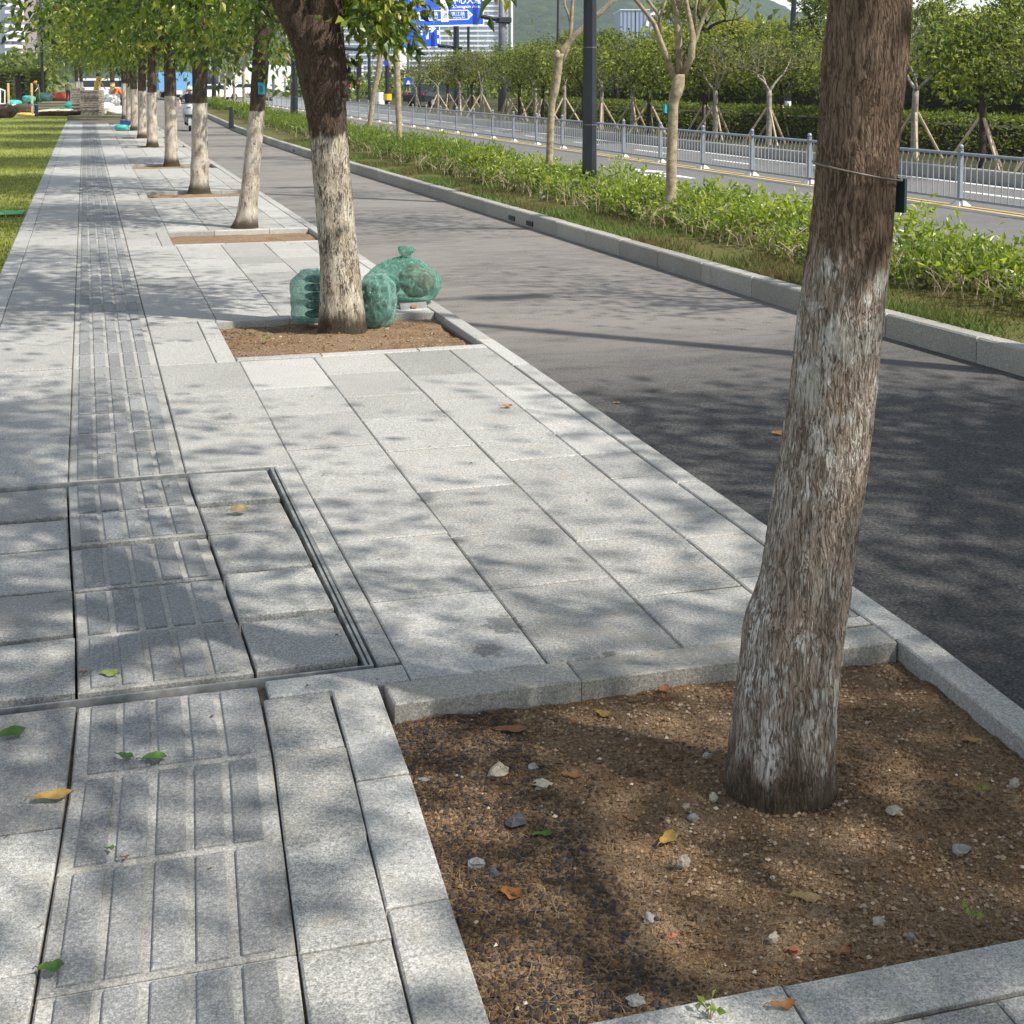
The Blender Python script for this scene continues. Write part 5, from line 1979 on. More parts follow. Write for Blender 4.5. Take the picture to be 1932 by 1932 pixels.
mb = MB()
bd.rect(mb, 756, 830, 38, 90, 0, .06)
mb.build('board', M_BLUE, t)
mb = MB()
for r_ in ((756, 830, 88.6, 90), (756, 830, 38, 39.4), (756, 757.3, 39.4, 88.6), (828.7, 830, 39.4, 88.6)):
    bd.rect(mb, *r_, .03)
tag(mb.build('white_border', M_SIGNW, t), kind='stuff')
for nm, polys in (('lane_mark', [[(375, 540), (425, 540), (425, 765), (375, 765)]]), ('turn_arrow', [[(580, 440), (630, 440), (630, 780), (580, 780)], [(632, 568), (690, 568), (690, 604), (632, 604)], [(668, 528), (705, 528), (782, 590), (705, 655), (668, 655), (712, 590)]]),
                  ('lane_dash', [[(480, 600), (515, 600), (515, 690), (480, 690)]]), ('lane_dash', [[(480, 770), (515, 770), (515, 860), (480, 860)]]), ('lane_dash', [[(803, 480), (832, 480), (832, 552), (803, 552)]]), ('lane_dash', [[(801, 630), (832, 630), (832, 720), (801, 720)]]), ('lane_dash', [[(798, 795), (830, 795), (830, 887), (798, 887)]]), ('lane_dash', [[(160, 770), (200, 770), (200, 830), (160, 830)]])):
    mb = MB()
    for p in polys:
        bd.poly(mb, [zc(*q) for q in p][::-1], .03)
    o = mb.build(nm, M_SIGNW, t)
    if len(polys) > 1:
        o['kind'] = 'stuff'

# traffic signals, chevron board, small signs far down the road
q = P(675, 178, 118)
t = thing('traffic_light', 'traffic light with three lamps on a thin pole right of the forked street tree', 'traffic light', (q.x, q.y, 0))
MB().tube([(q.x, q.y, 0), (q.x, q.y, P(675, 121, 118).z)], .10, 8).build('pole', M_POLE, t)
slab_uv(MB(), 676.5, 682, 121, 144, 117.9, .3).build('signal_case', M_BLACK, t)
for k in range(3):
    o = slab_uv(MB(), 682, 685, 123 + 7.2 * k, 128 + 7.2 * k, 117.9, .3).build('visor', M_WHITEP, t)
slab_uv(MB(), 672.5, 678.5, 152, 166, 117.7, .25).build('pedestrian_signal', M_BLACK, t)
slab_uv(MB(), 674, 677, 154, 159, 117.6, .08).build('red_lamp', M_RED, t)
q = P(656, 178, 112)
t = thing('chevron_sign', 'red and white chevron board right of the forked street tree', 'road sign', (q.x, q.y, 0))
MB().tube([(q.x, q.y, 0), (q.x, q.y, P(656, 142, 112).z)], .09, 8).build('post', M_POLE, t)
slab_uv(MB(), 649.5, 662.5, 141, 167, 111.8, .08).build('board', M_RED, t)
for k in range(3):
    mb = MB()
    v = 148 + 7.5 * k
    pts = [P(u, vv, 111.75) for u, vv in ((650.5, v + 2), (656, v - 3.5), (661.5, v + 2), (661.5, v + 5), (656, v - .5), (650.5, v + 5))]
    mb.extr(pts, _f * -.02)
    mb.build('chevron', M_SIGNW, t)
q = P(697, 172, 110)
t = thing('signal_gantry', 'thin dark gantry with a long level arm behind the median trees', 'gantry', (q.x, q.y, 0))
MB().tube([(q.x, q.y, 0), (q.x, q.y, P(697, 40, 110).z)], .12, 8).build('pole', M_POLE, t)
MB().tube([P(640, 91, 110), P(722, 96, 110)], .13, 8).build('arm', M_POLE, t)
q = P(731, 191, 100)
t = thing('guide_post', 'black post with a yellow band at its foot beside the median trees', 'post', (q.x, q.y, 0))
MB().tube([(q.x, q.y, 0), (q.x, q.y, P(731, 122, 100).z)], .16, 10).build('shaft', M_BLACK, t)
MB().tube([(q.x, q.y, P(731, 189, 100).z), (q.x, q.y, P(731, 177, 100).z)], .30, 10).build('yellow_band', M_YEL, t)
slab_uv(MB(), 725, 736, 112, 124, 99.8, .2).build('blue_panel', M_BLUE, t)
q = P(717, 188, 101)
t = thing('traffic_drum', 'white plastic drum beside the yellow banded post', 'drum', (q.x, q.y, 0))
MB().tube([(q.x, q.y, .0), (q.x, q.y, .9)], [.32, .25], 12).build('body', M_WHITEP, t)
q = P(770, 185, 105)
t = thing('crossing_sign', 'small blue crossing sign on a pole below the lane sign', 'road sign', (q.x, q.y, 0))
MB().tube([(q.x, q.y, 0), (q.x, q.y, P(770, 150, 105).z)], .07, 8).build('post', M_POLEG, t)
slab_uv(MB(), 763, 778, 147, 162, 104.8, .06).build('board', M_BLUE, t)
mb = MB()
mb.extr([P(u, v, 104.75) for u, v in ((766, 159), (775, 159), (770.5, 150))], _f * -.02)
mb.build('white_triangle', M_SIGNW, t)
q = P(538, 176, 120)
t = thing('give_way_sign', 'red bordered triangular sign in front of the white tent roof', 'road sign', (q.x, q.y, 0))
MB().tube([(q.x, q.y, 0), (q.x, q.y, P(538, 146, 120).z)], .06, 8).build('post', M_POLEG, t)
MB().extr([P(u, v, 119.9) for u, v in ((538, 150.5), (542.5, 143), (533.5, 143))], _f * .05).build('red_board', M_RED, t)
MB().extr([P(u, v, 119.85) for u, v in ((538, 148.7), (540.8, 144), (535.2, 144))], _f * -.02).build('white_centre', M_SIGNW, t)
q = P(516, 178, 118)
t = thing('grey_post', 'plain grey post left of the triangular sign', 'post', (q.x, q.y, 0))
MB().tube([(q.x, q.y, 0), (q.x, q.y, P(516, 142, 118).z)], .11, 8).build('shaft', M_POLEG, t)
MB().tube([(q.x, q.y, 0), (q.x, q.y, .05)], .25, 8).build('base_plate', M_POLEG, t)

# ================================================================== BUILDINGS AND HILL
def tower(name, label, u0, u1, v0, v1, D, depth, step, band, wallmat, bandmat, glassmat, nwin, group=None):
    c = P((u0 + u1) / 2, v1, D)
    t = thing(name, label, 'building', (c.x, c.y, 0), group)
    slab_uv(MB(), u0, u1, v0, v1 + 20, D, depth).build('wall', wallmat, t)
    v = v0 + 2
    while v < v1:
        slab_uv(MB(), u0 - .6, u1 + .6, v, v + band, D - 1.2, depth + 2).build('floor_band', bandmat, t)
        wo_ = (u1 - u0) / nwin
        for k in range(nwin):
            slab_uv(MB(), u0 + wo_ * (k + .10), u0 + wo_ * (k + .90), v + band + .8, v + step - .8, D - .35, .5).build('window', glassmat, t)
        v += step
    return t


tower('glass_tower', 'pale blue glass office tower behind the traffic light', 642, 754, -30, 172, 640, 40, 10, 2.6, M_OFFW, M_OFFW, M_GLASS, 9)
t = tower('banded_tower', 'tall office tower with white floor bands behind the blue signs', 772, 958, -30, 176, 760, 45, 9.4, 3.0, M_OFFW, M_WHITEP, M_GLASS, 10)
for u in (944, 964):
    slab_uv(MB(), u, u + 4, -32, 178, 757, 8).build('white_fin', M_WHITEP, t)
c = P(842, 190, 190)
t = thing('low_pavilion', 'low white pavilion with blue glazing under the signs', 'building', (c.x, c.y, 0))
slab_uv(MB(), 796, 900, 158, 196, 190, 12).build('wall', M_GLASSD, t)
slab_uv(MB(), 792, 904, 152, 158, 188.5, 16).build('roof', M_WHITEP, t)
slab_uv(MB(), 792, 904, 174, 178, 189, 14).build('floor_band', M_WHITEP, t)
for k in range(10):
    slab_uv(MB(), 799 + 10 * k, 807 + 10 * k, 160, 173, 189.7, .3).build('window', M_GLASS, t)
# swooping white tent roof
c = P(540, 178, 230)
t = thing('tent_hall', 'white tent roofed hall behind the road barrier at the left', 'building', (c.x, c.y, 0))
out = [(425, 168), (440, 146), (468, 120), (500, 122), (540, 133), (576, 141), (615, 158), (650, 180), (560, 178), (500, 166)]
MB().extr([P(u, v, 230) for u, v in out][::-1], _f * 26).build('roof', M_WHITEP, t)
slab_uv(MB(), 428, 640, 160, 190, 233, 20).build('wall', M_OFFW, t)
for k in range(9):
    slab_uv(MB(), 432 + 22 * k, 450 + 22 * k, 168, 180, 232.5, .6).build('window', M_GLASS, t)
# grey blue box and arched white house on the hillside
c = P(1218, 90, 330)
t = thing('hillside_house', 'blue grey box building joined to an arched white house on the hillside', 'building', (c.x, c.y, 0))
M_RIB = ribbed('ribbed_cladding', (0.20, 0.25, 0.36), .35)
slab_uv(MB(), 1170, 1198, 19, 130, 330, 22).build('cladding_panel', M_RIB, t)
slab_uv(MB(), 1199, 1225.5, 19, 130, 330, 22).build('cladding_panel', M_RIB, t)
slab_uv(MB(), 1169.5, 1226, 17.5, 19, 329.8, 22.4).build('parapet', M_WHITEP, t)
slab_uv(MB(), 1226.5, 1272, 50, 130, 331, 18).build('wall', M_WHITEP, t)
arch = []
for k in range(13):
    a = PI * k / 12
    arch.append((1249 - 31 * math.cos(a), 50 - 32 * math.sin(a)))
mb = MB()
for (ua, va), (ub, vb) in zip(arch[:-1], arch[1:]):
    ka = [(ua, va), (ub, vb), (1249 + (ub - 1249) * .82, 50 + (vb - 50) * .82), (1249 + (ua - 1249) * .82, 50 + (va - 50) * .82)]
    mb.extr([P(u, v, 329.5) for u, v in ka], _f * 14)
mb.build('arched_roof', M_WHITEP, t)
mb = MB()
ga = [(1249 - 25.5 * math.cos(PI * k / 10), 50 - 26 * math.sin(PI * k / 10)) for k in range(11)]
mb.extr([P(u, v, 331.5) for u, v in ga], _f * 10)
mb.build('arch_glazing', M_GLASS, t)
for u in (1236, 1250, 1262):
    slab_uv(MB(), u, u + 1.2, 26, 50, 330.6, .5).build('glazing_bar', M_WHITEP, t)
for u, v in ((1230, 55), (1247, 55), (1230, 66), (1247, 66), (1260, 60)):
    slab_uv(MB(), u, u + 11, v, v + 6.5, 330.6, .5).build('window', M_GLASSD, t)
q = P(1436, 46, 300)
t = thing('white_dome_house', 'small white domed villa poking out above the trees', 'building', (q.x, q.y, 0))
MB().ell(P(1437, 42, 300), (px(7, 300), px(7, 300), px(10, 300)), 14, 10).build('dome', M_WHITEP, t, smooth=True)
slab_uv(MB(), 1427, 1449, 49, 70, 298, 5).build('wall', M_WHITEP, t)
slab_uv(MB(), 1430, 1434, 51, 55, 297.6, .5).build('window', M_GLASSD, t)
slab_uv(MB(), 1441, 1445, 51, 55, 297.6, .5).build('window', M_GLASSD, t)
# tower at the left edge
c = P(10, 110, 560)
t = thing('apartment_tower', 'tall apartment tower with wavy white balconies at the left edge', 'building', (c.x, c.y, 0))
M_RIB2 = ribbed('ribbed_grey', (0.42, 0.46, 0.55), .25)
slab_uv(MB(), -160, 14, -60, 148, 560, 30).build('cladding_panel', M_RIB2, t)
slab_uv(MB(), 13.9, 25, -60, 130, 563, 26).build('wall', plain('dark_brick', (0.25, 0.20, 0.22), .8), t)  # dull dark brown wall behind the balconies
for k in range(14):
    v = -46 + 13 * k
    w_ = 26.5 + 1.5 * math.sin(k * .9)
    slab_uv(MB(), 9, w_, v, v + 6.4, 558, 12).build('balcony', M_WHITEP, t)
for v in (41, 80):
    slab_uv(MB(), -160, 14.3, v, v + 1.2, 559, 1.5).build('seam', M_POLE, t)

# forested hill
RID = [(-700, -40), (-200, -80), (100, -95), (500, -110), (900, -95), (1150, -75), (1330, -45), (1400, -16), (1440, 4), (1500, 28), (1560, 47), (1610, 58), (1700, 72), (1900, 92), (2400, 118), (3200, 130)]
nu, nt_ = 340, 46
Vh = []
for i in range(nu + 1):
    u = -700 + 3900 * i / nu
    vr = np.interp(u, [q[0] for q in RID], [q[1] for q in RID])
    for j in range(nt_ + 1):
        tt = j / nt_
        D = 820 + 900 * tt
        zr = H + (150 - vr) / F_ * (820 + 900 * .8)
        k = sm(min(1, tt / .8)) if tt < .8 else 1 - .35 * sm((tt - .8) / .2)
        p = P(u, 150, D)
        z = zr * (k ** .8) + 7 * noise.noise((p.x * .02, p.y * .02, 3)) * k + 9 * noise.noise((p.x * .006, p.y * .006, 7)) * k + 3.0 * noise.noise((p.x * .11, p.y * .11, 1))
        Vh.append((p.x, p.y, z - 2))
Fh = []
for i in range(nu):
    for j in range(nt_):
        a = i * (nt_ + 1) + j
        Fh.append((a, a + nt_ + 1, a + nt_ + 2, a + 1))


def hillmat():
    m, nt, b = newmat('forest_hill')
    v = coords(nt)
    vo = nd(nt, 'ShaderNodeTexVoronoi', feature='F1')
    vo.inputs['Scale'].default_value = .11
    nt.links.new(v, vo.inputs['Vector'])
    n2 = tnoise(nt, .012, v, 4, .6)
    n3 = tnoise(nt, .35, v, 3, .7)
    sepc = nd(nt, 'ShaderNodeSeparateColor')
    nt.links.new(vo.outputs['Color'], sepc.inputs[0])
    f = mth(nt, 'ADD', mth(nt, 'MULTIPLY', sepc.outputs[0], .35), mth(nt, 'ADD', mth(nt, 'MULTIPLY', n2, .5), mth(nt, 'MULTIPLY', n3, .3)))
    nt.links.new(ramp(nt, f, [(.3, (.018, .034, .016)), (.6, (.035, .062, .022)), (.85, (.07, .105, .035))]), b.inputs['Base Color'])
    b.inputs['Roughness'].default_value = 1
    b.inputs['Specular IOR Level'].default_value = .05
    bump(nt, b, mth(nt, 'SUBTRACT', n3, vo.outputs['Distance']), 1.0, 5.0)
    return m


tag(np_mesh('forested_hill', Vh, Fh, hillmat(), smooth=True), kind='structure')
# mid-distance woods below the hill on both sides
rw = np.random.default_rng(91)


def woods(name, spans, D0, D1_, n, seed, hb, sz):
    r = np.random.default_rng(seed)
    cen = []
    for u0, u1, vt in spans:
        for _ in range(int(n * (u1 - u0) / 1000)):
            u = r.uniform(u0, u1)
            D = r.uniform(D0, D1_)
            top = P(u, vt + 6 * noise.noise((u * .03, D * .02, seed)) * 2 + r.uniform(0, 5), D)
            z = top.z * r.uniform(.25, 1.0)
            cen.append((top.x, top.y, z))
    pos, d, s, hue = cluster_leaves(cen, 12, sz * 1.1, sz, r, .2, hb, .3)
    V, Fq, h = leaf_arrays(pos, d, s, hue, .7, r)
    return tag(np_mesh(name, V, Fq, M_LEAF_B, attrs={'hue': h}), kind='stuff')


woods('woodland', [(1280, 1480, 70), (1400, 1900, 66), (1850, 2300, 60)], 95, 150, 1500, 5, .55, .9)
woods('woodland', [(30, 85, 112), (-160, 40, 128)], 190, 240, 2200, 6, .45, 1.1)
woods('woodland', [(560, 1200, 150)], 130, 180, 900, 7, .4, .7)
hedge('garden_hedge', [Vector((q_.x, q_.y, 0)) for q_ in (P(-120, 190, 118), P(30, 190, 118), P(66, 190, 121))], 1.6, 2.35, 15000, .4, 603, 'trimmed green hedge at the left beyond the lawn', .4, 0)


# ================================================================== PEOPLE, SCOOTER, VEHICLES
def skinned(name, nodes, edges, mats, matf, parent, loc, levels=1):
    """one continuous body grown round a skeleton; nodes: name -> ((x,y,z), radius)"""
    keys = list(nodes)
    idx = {k: i for i, k in enumerate(keys)}
    me = bpy.data.meshes.new(name)
    me.from_pydata([nodes[k][0] for k in keys], [(idx[a], idx[b_]) for a, b_ in edges], [])
    o = bpy.data.objects.new(name, me)
    COL.objects.link(o)
    md = o.modifiers.new('skin', 'SKIN')
    md.use_smooth_shade = True
    for i, k in enumerate(keys):
        sv = me.skin_vertices[0].data[i]
        r = nodes[k][1]
        sv.radius = (r, r) if not hasattr(r, '__len__') else r
        sv.use_root = (i == 0)
    ss = o.modifiers.new('sub', 'SUBSURF')
    ss.levels = ss.render_levels = levels
    dg = bpy.context.evaluated_depsgraph_get()
    m2 = bpy.data.meshes.new_from_object(o.evaluated_get(dg))
    m2.name = name
    bpy.data.objects.remove(o)
    m2.materials.clear()
    for mm in mats:
        m2.materials.append(mm)
    for p in m2.polygons:
        p.material_index = matf(p.center)
        p.use_smooth = True
    o = bpy.data.objects.new(name, m2)
    COL.objects.link(o)
    o.parent = parent
    return o


def hand_nodes(N, E_, wrist, at, d, tag_, side):
    """palm, four curled fingers and a thumb"""
    at, d = Vector(at), Vector(d).normalized()
    s = Vector((side, 0, 0))
    N[tag_ + 'palm'] = (tuple(at), .034)
    E_.append((wrist, tag_ + 'palm'))
    for k, ln in enumerate((.062, .07, .066, .052)):
        b0 = at + d * .045 + s * (.027 - .018 * k)
        b1 = b0 + d * ln * .55 + Vector((0, 0, -.012))
        b2 = b1 + d * ln * .3 + Vector((0, 0, -.026))
        for j, q in enumerate((b0, b1, b2)):
            N['%sf%d%d' % (tag_, k, j)] = (tuple(q), .010 - .001 * j)
        E_ += [(tag_ + 'palm', '%sf%d0' % (tag_, k)), ('%sf%d0' % (tag_, k), '%sf%d1' % (tag_, k)), ('%sf%d1' % (tag_, k), '%sf%d2' % (tag_, k))]
    t0 = at + s * .04 + d * .015
    t1 = t0 + s * .012 + d * .035
    N[tag_ + 't0'] = (tuple(t0), .011)
    N[tag_ + 't1'] = (tuple(t1), .010)
    E_ += [(tag_ + 'palm', tag_ + 't0'), (tag_ + 't0', tag_ + 't1')]


def figure(name, label, loc, rz, pose, shirt, trousers, group=None, hat=None, hat_brim=False, scale=1.0, back=False):
    t = thing(name, label, 'person', loc, group, rz)
    N, E_ = {}, []
    J = pose
    N['pelvis'] = (J['pelvis'], (.15, .115))
    N['waist'] = (J['waist'], (.135, .10))
    N['chest'] = (J['chest'], (.165, .115))
    N['neck0'] = (J['neck'], .058)
    N['neck1'] = (tuple(Vector(J['neck']) * .45 + Vector(J['head']) * .55), .055)
    N['head'] = (J['head'], (.078, .092))
    N['crown'] = (tuple(Vector(J['head']) + (Vector(J['head']) - Vector(J['neck'])).normalized() * .10), (.066, .078))
    E_ += [('pelvis', 'waist'), ('waist', 'chest'), ('chest', 'neck0'), ('neck0', 'neck1'), ('neck1', 'head'), ('head', 'crown')]
    for sd_, k in (('l', 1), ('r', -1)):
        for part, r in (('sh', .068), ('el', .046), ('wr', .031)):
            N[sd_ + part] = (J[sd_ + part], r)
        for part, r in (('hip', .095), ('kn', .06), ('an', .045), ('toe', .04)):
            N[sd_ + part] = (J[sd_ + part], r)
        E_ += [('chest', sd_ + 'sh'), (sd_ + 'sh', sd_ + 'el'), (sd_ + 'el', sd_ + 'wr'), ('pelvis', sd_ + 'hip'), (sd_ + 'hip', sd_ + 'kn'), (sd_ + 'kn', sd_ + 'an'), (sd_ + 'an', sd_ + 'toe')]
        w_ = Vector(J[sd_ + 'wr'])
        dd = (w_ - Vector(J[sd_ + 'el'])).normalized()
        hand_nodes(N, E_, sd_ + 'wr', w_ + dd * .055, dd, sd_, -k)
    elb = [Vector(J['lel']), Vector(J['rel'])]
    wrs = [Vector(J['lwr']), Vector(J['rwr'])]
    nk, hd, pv, wa = (Vector(J[q]) for q in ('neck', 'head', 'pelvis', 'waist'))
    legs = [(Vector(J[s_ + a]), Vector(J[s_ + b_])) for s_ in 'lr' for a, b_ in (('hip', 'kn'), ('kn', 'an'))]

    def segd(p, a, b_):
        ab = b_ - a
        t_ = max(0, min(1, (p - a).dot(ab) / ab.length_squared))
        return (p - a - ab * t_).length

    def matf(p):
        if (p - hd).length < .20 and (p - nk).dot(hd - nk) > .004:
            return 0
        for e, w_ in zip(elb, wrs):
            if segd(p, e * .75 + w_ * .25, w_ + (w_ - e) * .9) < .075:
                return 0
        if any((p - Vector(J[s_ + 'toe'])).length < .10 or (p - Vector(J[s_ + 'an'])).length < .06 for s_ in 'lr'):
            return 3
        if min(segd(p, a, b_) for a, b_ in legs) < .13 and (p - wa).length > .13 or (p - pv).length < .13:
            return 2
        return 1
    skinned('body', N, E_, [M_SKIN, shirt, trousers, M_BLACK], matf, t, loc)
    up = (hd - nk).normalized()
    fwd = Vector(J.get('face', (0, -1, 0))).normalized()
    sdv = fwd.cross(up).normalized()
    # face
    fc = MB()
    for k in (-1, 1):
        fc.ell(hd + fwd * .083 + sdv * .031 * k + up * .012, (.013, .010, .008), 8, 6)
    o = fc.build('eyes', M_HAIR, t, local=True)
    o['kind'] = 'stuff'
    MB().ell(hd + fwd * .095 - up * .015, (.013, .02, .022), 8, 6).build('nose', M_SKIN, t, local=True)
    MB().ell(hd + fwd * .083 - up * .052, (.022, .010, .006), 8, 5).build('mouth', M_MAROON, t, local=True)
    er = MB()
    for k in (-1, 1):
        er.ell(hd + sdv * .083 * k - up * .005, (.014, .02, .03), 8, 6)
    er.build('ears', M_SKIN, t, local=True)['kind'] = 'stuff'
    MB().ell(hd + up * .045 - fwd * .018, (.088, .098, .088), 12, 8, jit=.06).build('hair', M_HAIR, t, smooth=True, local=True)
    if hat is not None:
        MB().ell(hd + up * .075 - fwd * .005, (.105, .118, .085), 14, 10, zmin=-.35).build('hat_crown', hat, t, smooth=True, local=True)
        if hat_brim:
            MB().tube([hd + up * .055, hd + up * .07], [.185, .12], 16).build('hat_brim', hat, t, smooth=True, local=True)
    t.scale = (scale,) * 3
    return t


def stand(lean=0.0, arms=0.0, bend=0.0):
    """upright, or bent forward at the hip by lean (radians); facing -Y"""
    p = Vector((0, 0, .93))

    def up(h, f=0.0, x=0.0):
        return tuple(p + Vector((x, -math.sin(lean) * h - math.cos(lean) * f, math.cos(lean) * h - math.sin(lean) * f)))
    J = {'pelvis': tuple(p), 'waist': up(.18), 'chest': up(.40), 'neck': up(.56), 'head': up(.70, .02)}
    for k, s_ in ((1, 'l'), (-1, 'r')):
        J[s_ + 'sh'] = up(.50, 0, .19 * k)
        sh = Vector(J[s_ + 'sh'])
        J[s_ + 'el'] = tuple(sh + Vector((.06 * k, -.26 * math.sin(arms), -.27 * math.cos(arms))))
        J[s_ + 'wr'] = tuple(Vector(J[s_ + 'el']) + Vector((-.01 * k, -.25 * math.sin(arms + .35), -.25 * math.cos(arms + .35))))
        J[s_ + 'hip'] = (.095 * k, 0, .86)
        J[s_ + 'kn'] = (.105 * k, -.03 - bend * .12, .48)
        J[s_ + 'an'] = (.11 * k, .03, .08)
        J[s_ + 'toe'] = (.125 * k, -.13, .04)
    J['face'] = (0, -math.cos(lean * .7), -math.sin(lean * .7))
    return J


# rider on the scooter, coming towards the viewpoint
q = G(359, 247, ZB)
S0 = Vector((q.x, q.y + .1, ZB))
RZ = math.radians(-4)
J = {'pelvis': (0, .42, .80), 'waist': (0, .40, .96), 'chest': (0, .34, 1.16), 'neck': (0, .31, 1.32), 'head': (0, .28, 1.455), 'face': (0, -1, -.05)}
for k, s_ in ((1, 'l'), (-1, 'r')):
    J[s_ + 'sh'] = (.18 * k, .33, 1.26)
    J[s_ + 'el'] = (.36 * k, .16, 1.08)
    J[s_ + 'wr'] = (.34 * k, -.04, .985)
    J[s_ + 'hip'] = (.10 * k, .38, .77)
    J[s_ + 'kn'] = (.16 * k, .02, .66)
    J[s_ + 'an'] = (.15 * k, .10, .30)
    J[s_ + 'toe'] = (.16 * k, -.06, .24)
M_BLKS = plain('black_shirt', (.012, .012, .016), .8, 0, .2, 12)
M_HELM = plain('helmet_silver', (.55, .56, .60), .3, .1, .06, 6)
rider = figure('person', 'person in a black T-shirt and silver helmet riding the scooter towards the viewpoint', S0, RZ, J, M_BLKS, M_DARKC, hat=None)
MB().ell((0, .285, 1.50), (.135, .15, .13), 18, 12, zmin=-.25).build('helmet', M_HELM, rider, smooth=True, local=True)
vz = MB()
for k in range(9):
    a = -PI / 2 - .9 + 1.8 * k / 8
    vz.add([(math.cos(a) * .137, .285 + math.sin(a) * .152, 1.468), (math.cos(a) * .128, .285 + math.sin(a) * .142, 1.495)], [])
vz.Fc = [(2 * i, 2 * i + 2, 2 * i + 3, 2 * i + 1) for i in range(8)]
vz.M = [0] * 8
vz.build('visor', M_BLACK, rider, local=True)
M_SCGREY = plain('scooter_grey', (.30, .33, .34), .35, .15, .06, 4)
sc = thing('scooter', 'grey electric scooter with a wide leg shield, ridden towards the viewpoint', 'scooter', S0, None, RZ)


def wheel(name, y, r=.215, wd=.10):
    pts, n = [], 22
    o = None
    mb = MB()
    for i in range(n):
        a = 2 * PI * i / n
        mb.add([(x * wd / 2, y + math.cos(a) * rr, r + math.sin(a) * rr) for x, rr in ((-.75, r * .66), (-1, r * .86), (-.6, r), (.6, r), (1, r * .86), (.75, r * .66))], [])
    mb.Fc = [(i * 6 + k, i * 6 + k + 1, ((i + 1) % n) * 6 + k + 1, ((i + 1) % n) * 6 + k) for i in range(n) for k in range(5)]
    mb.M = [0] * len(mb.Fc)
    o = mb.build(name, M_BLACK, sc, smooth=True, local=True)
    MB().tube([(-.045, y, r), (.045, y, r)], r * .66, 18).build('rim', M_STEEL, o, local=True)


wheel('front_wheel', -.52)
wheel('rear_wheel', .72)
mb = MB()
mb.add([(-.055, -.52 + math.cos(a) * .245, .215 + math.sin(a) * .245) for a in [PI * k / 8 for k in range(9)]] + [(.055, -.52 + math.cos(a) * .245, .215 + math.sin(a) * .245) for a in [PI * k / 8 for k in range(9)]], [(k, k + 1, k + 10, k + 9) for k in range(8)])
mb.build('front_fender', M_SCGREY, sc, smooth=True, local=True)
fk = MB()
for x in (-.065, .065):
    fk.tube([(x, -.52, .215), (x * .8, -.36, .70)], .018, 6)
o = fk.build('fork', M_BLACK, sc, local=True)
o['kind'] = 'stuff'
prof = [(-.20, -.30, .34), (-.25, -.33, .60), (-.245, -.31, .80), (-.19, -.25, .93), (-.10, -.21, .985)]
mb = MB()
vs_ = []
for x, y, z in prof:
    vs_ += [(x, y + .07, z), (x * .55, y - .06, z), (0, y - .10, z), (-x * .55, y - .06, z), (-x, y + .07, z)]
mb.add(vs_, [(i * 5 + k, i * 5 + k + 1, i * 5 + k + 6, i * 5 + k + 5) for i in range(4) for k in range(4)])
mb.add([(v[0], v[1] + .05, v[2]) for v in vs_], [(i * 5 + k + 5, i * 5 + k + 6, i * 5 + k + 1, i * 5 + k) for i in range(4) for k in range(4)])
mb.build('leg_shield', M_SCGREY, sc, smooth=True, local=True)
MB().cbox((0, -.415, .56), (.36, .05, .09), .015).build('lower_grille', M_BLACK, sc, local=True)
MB().ell((0, -.40, .90), (.09, .04, .035), 12, 8).build('headlight', M_SIGNW, sc, smooth=True, local=True)
MB().cbox((0, .08, .235), (.30, .62, .07), .03).build('floor_board', M_BLACK, sc, local=True)
MB().cbox((0, .58, .48), (.30, .66, .42), .08).build('rear_body', M_SCGREY, sc, local=True)
MB().cbox((0, .50, .735), (.30, .66, .10), .04).build('seat', M_BLACK, sc, local=True)
hb = MB().tube([(-.36, -.05, .97), (-.16, -.16, 1.0), (.16, -.16, 1.0), (.36, -.05, .97)], .016, 8).build('handlebar', M_BLACK, sc, local=True)
for k in (-1, 1):
    MB().tube([(.27 * k, -.10, .98), (.30 * k, -.12, 1.16)], .006, 5).ell((.31 * k, -.12, 1.19), (.055, .012, .035), 10, 7).build('mirror', M_BLACK, sc, smooth=True, local=True)['kind'] = 'stuff'
MB().tube([(0, -.20, .95), (0, -.16, 1.0)], .04, 8).build('steering_head', M_BLACK, sc, local=True)

# workers
WG = 'workers around the stacked pavers'
q = P(232, 196, 82)
figure('person', 'worker in an orange vest and yellow hat bending over by the tree trunks', (q.x, q.y, 0), math.radians(-70), stand(.85, .4, .6), M_HIVIS, M_DARKC, WG, M_YEL, True)
q = P(181, 190, 86)
figure('person', 'worker in yellow with a yellow hat bending behind the paver stack', (q.x, q.y, .30), math.radians(30), stand(.5, .6, .4), M_HIVISY, M_HIVISY, WG, M_YEL, True)
q = P(129, 192, 112)
figure('person', 'person in an olive top walking away beyond the red sacks', (q.x, q.y, 0), math.radians(165), stand(.04, .1), M_OLIVE, M_DARKC, WG)
q = P(73, 190, 114)
figure('person', 'worker in an orange hat stooping in front of the garden hedge', (q.x, q.y, 0), math.radians(-40), stand(.45, .5, .5), M_OLIVE, M_OLIVE, WG, plain('hat_orange', (.8, .22, .03), .6), True)


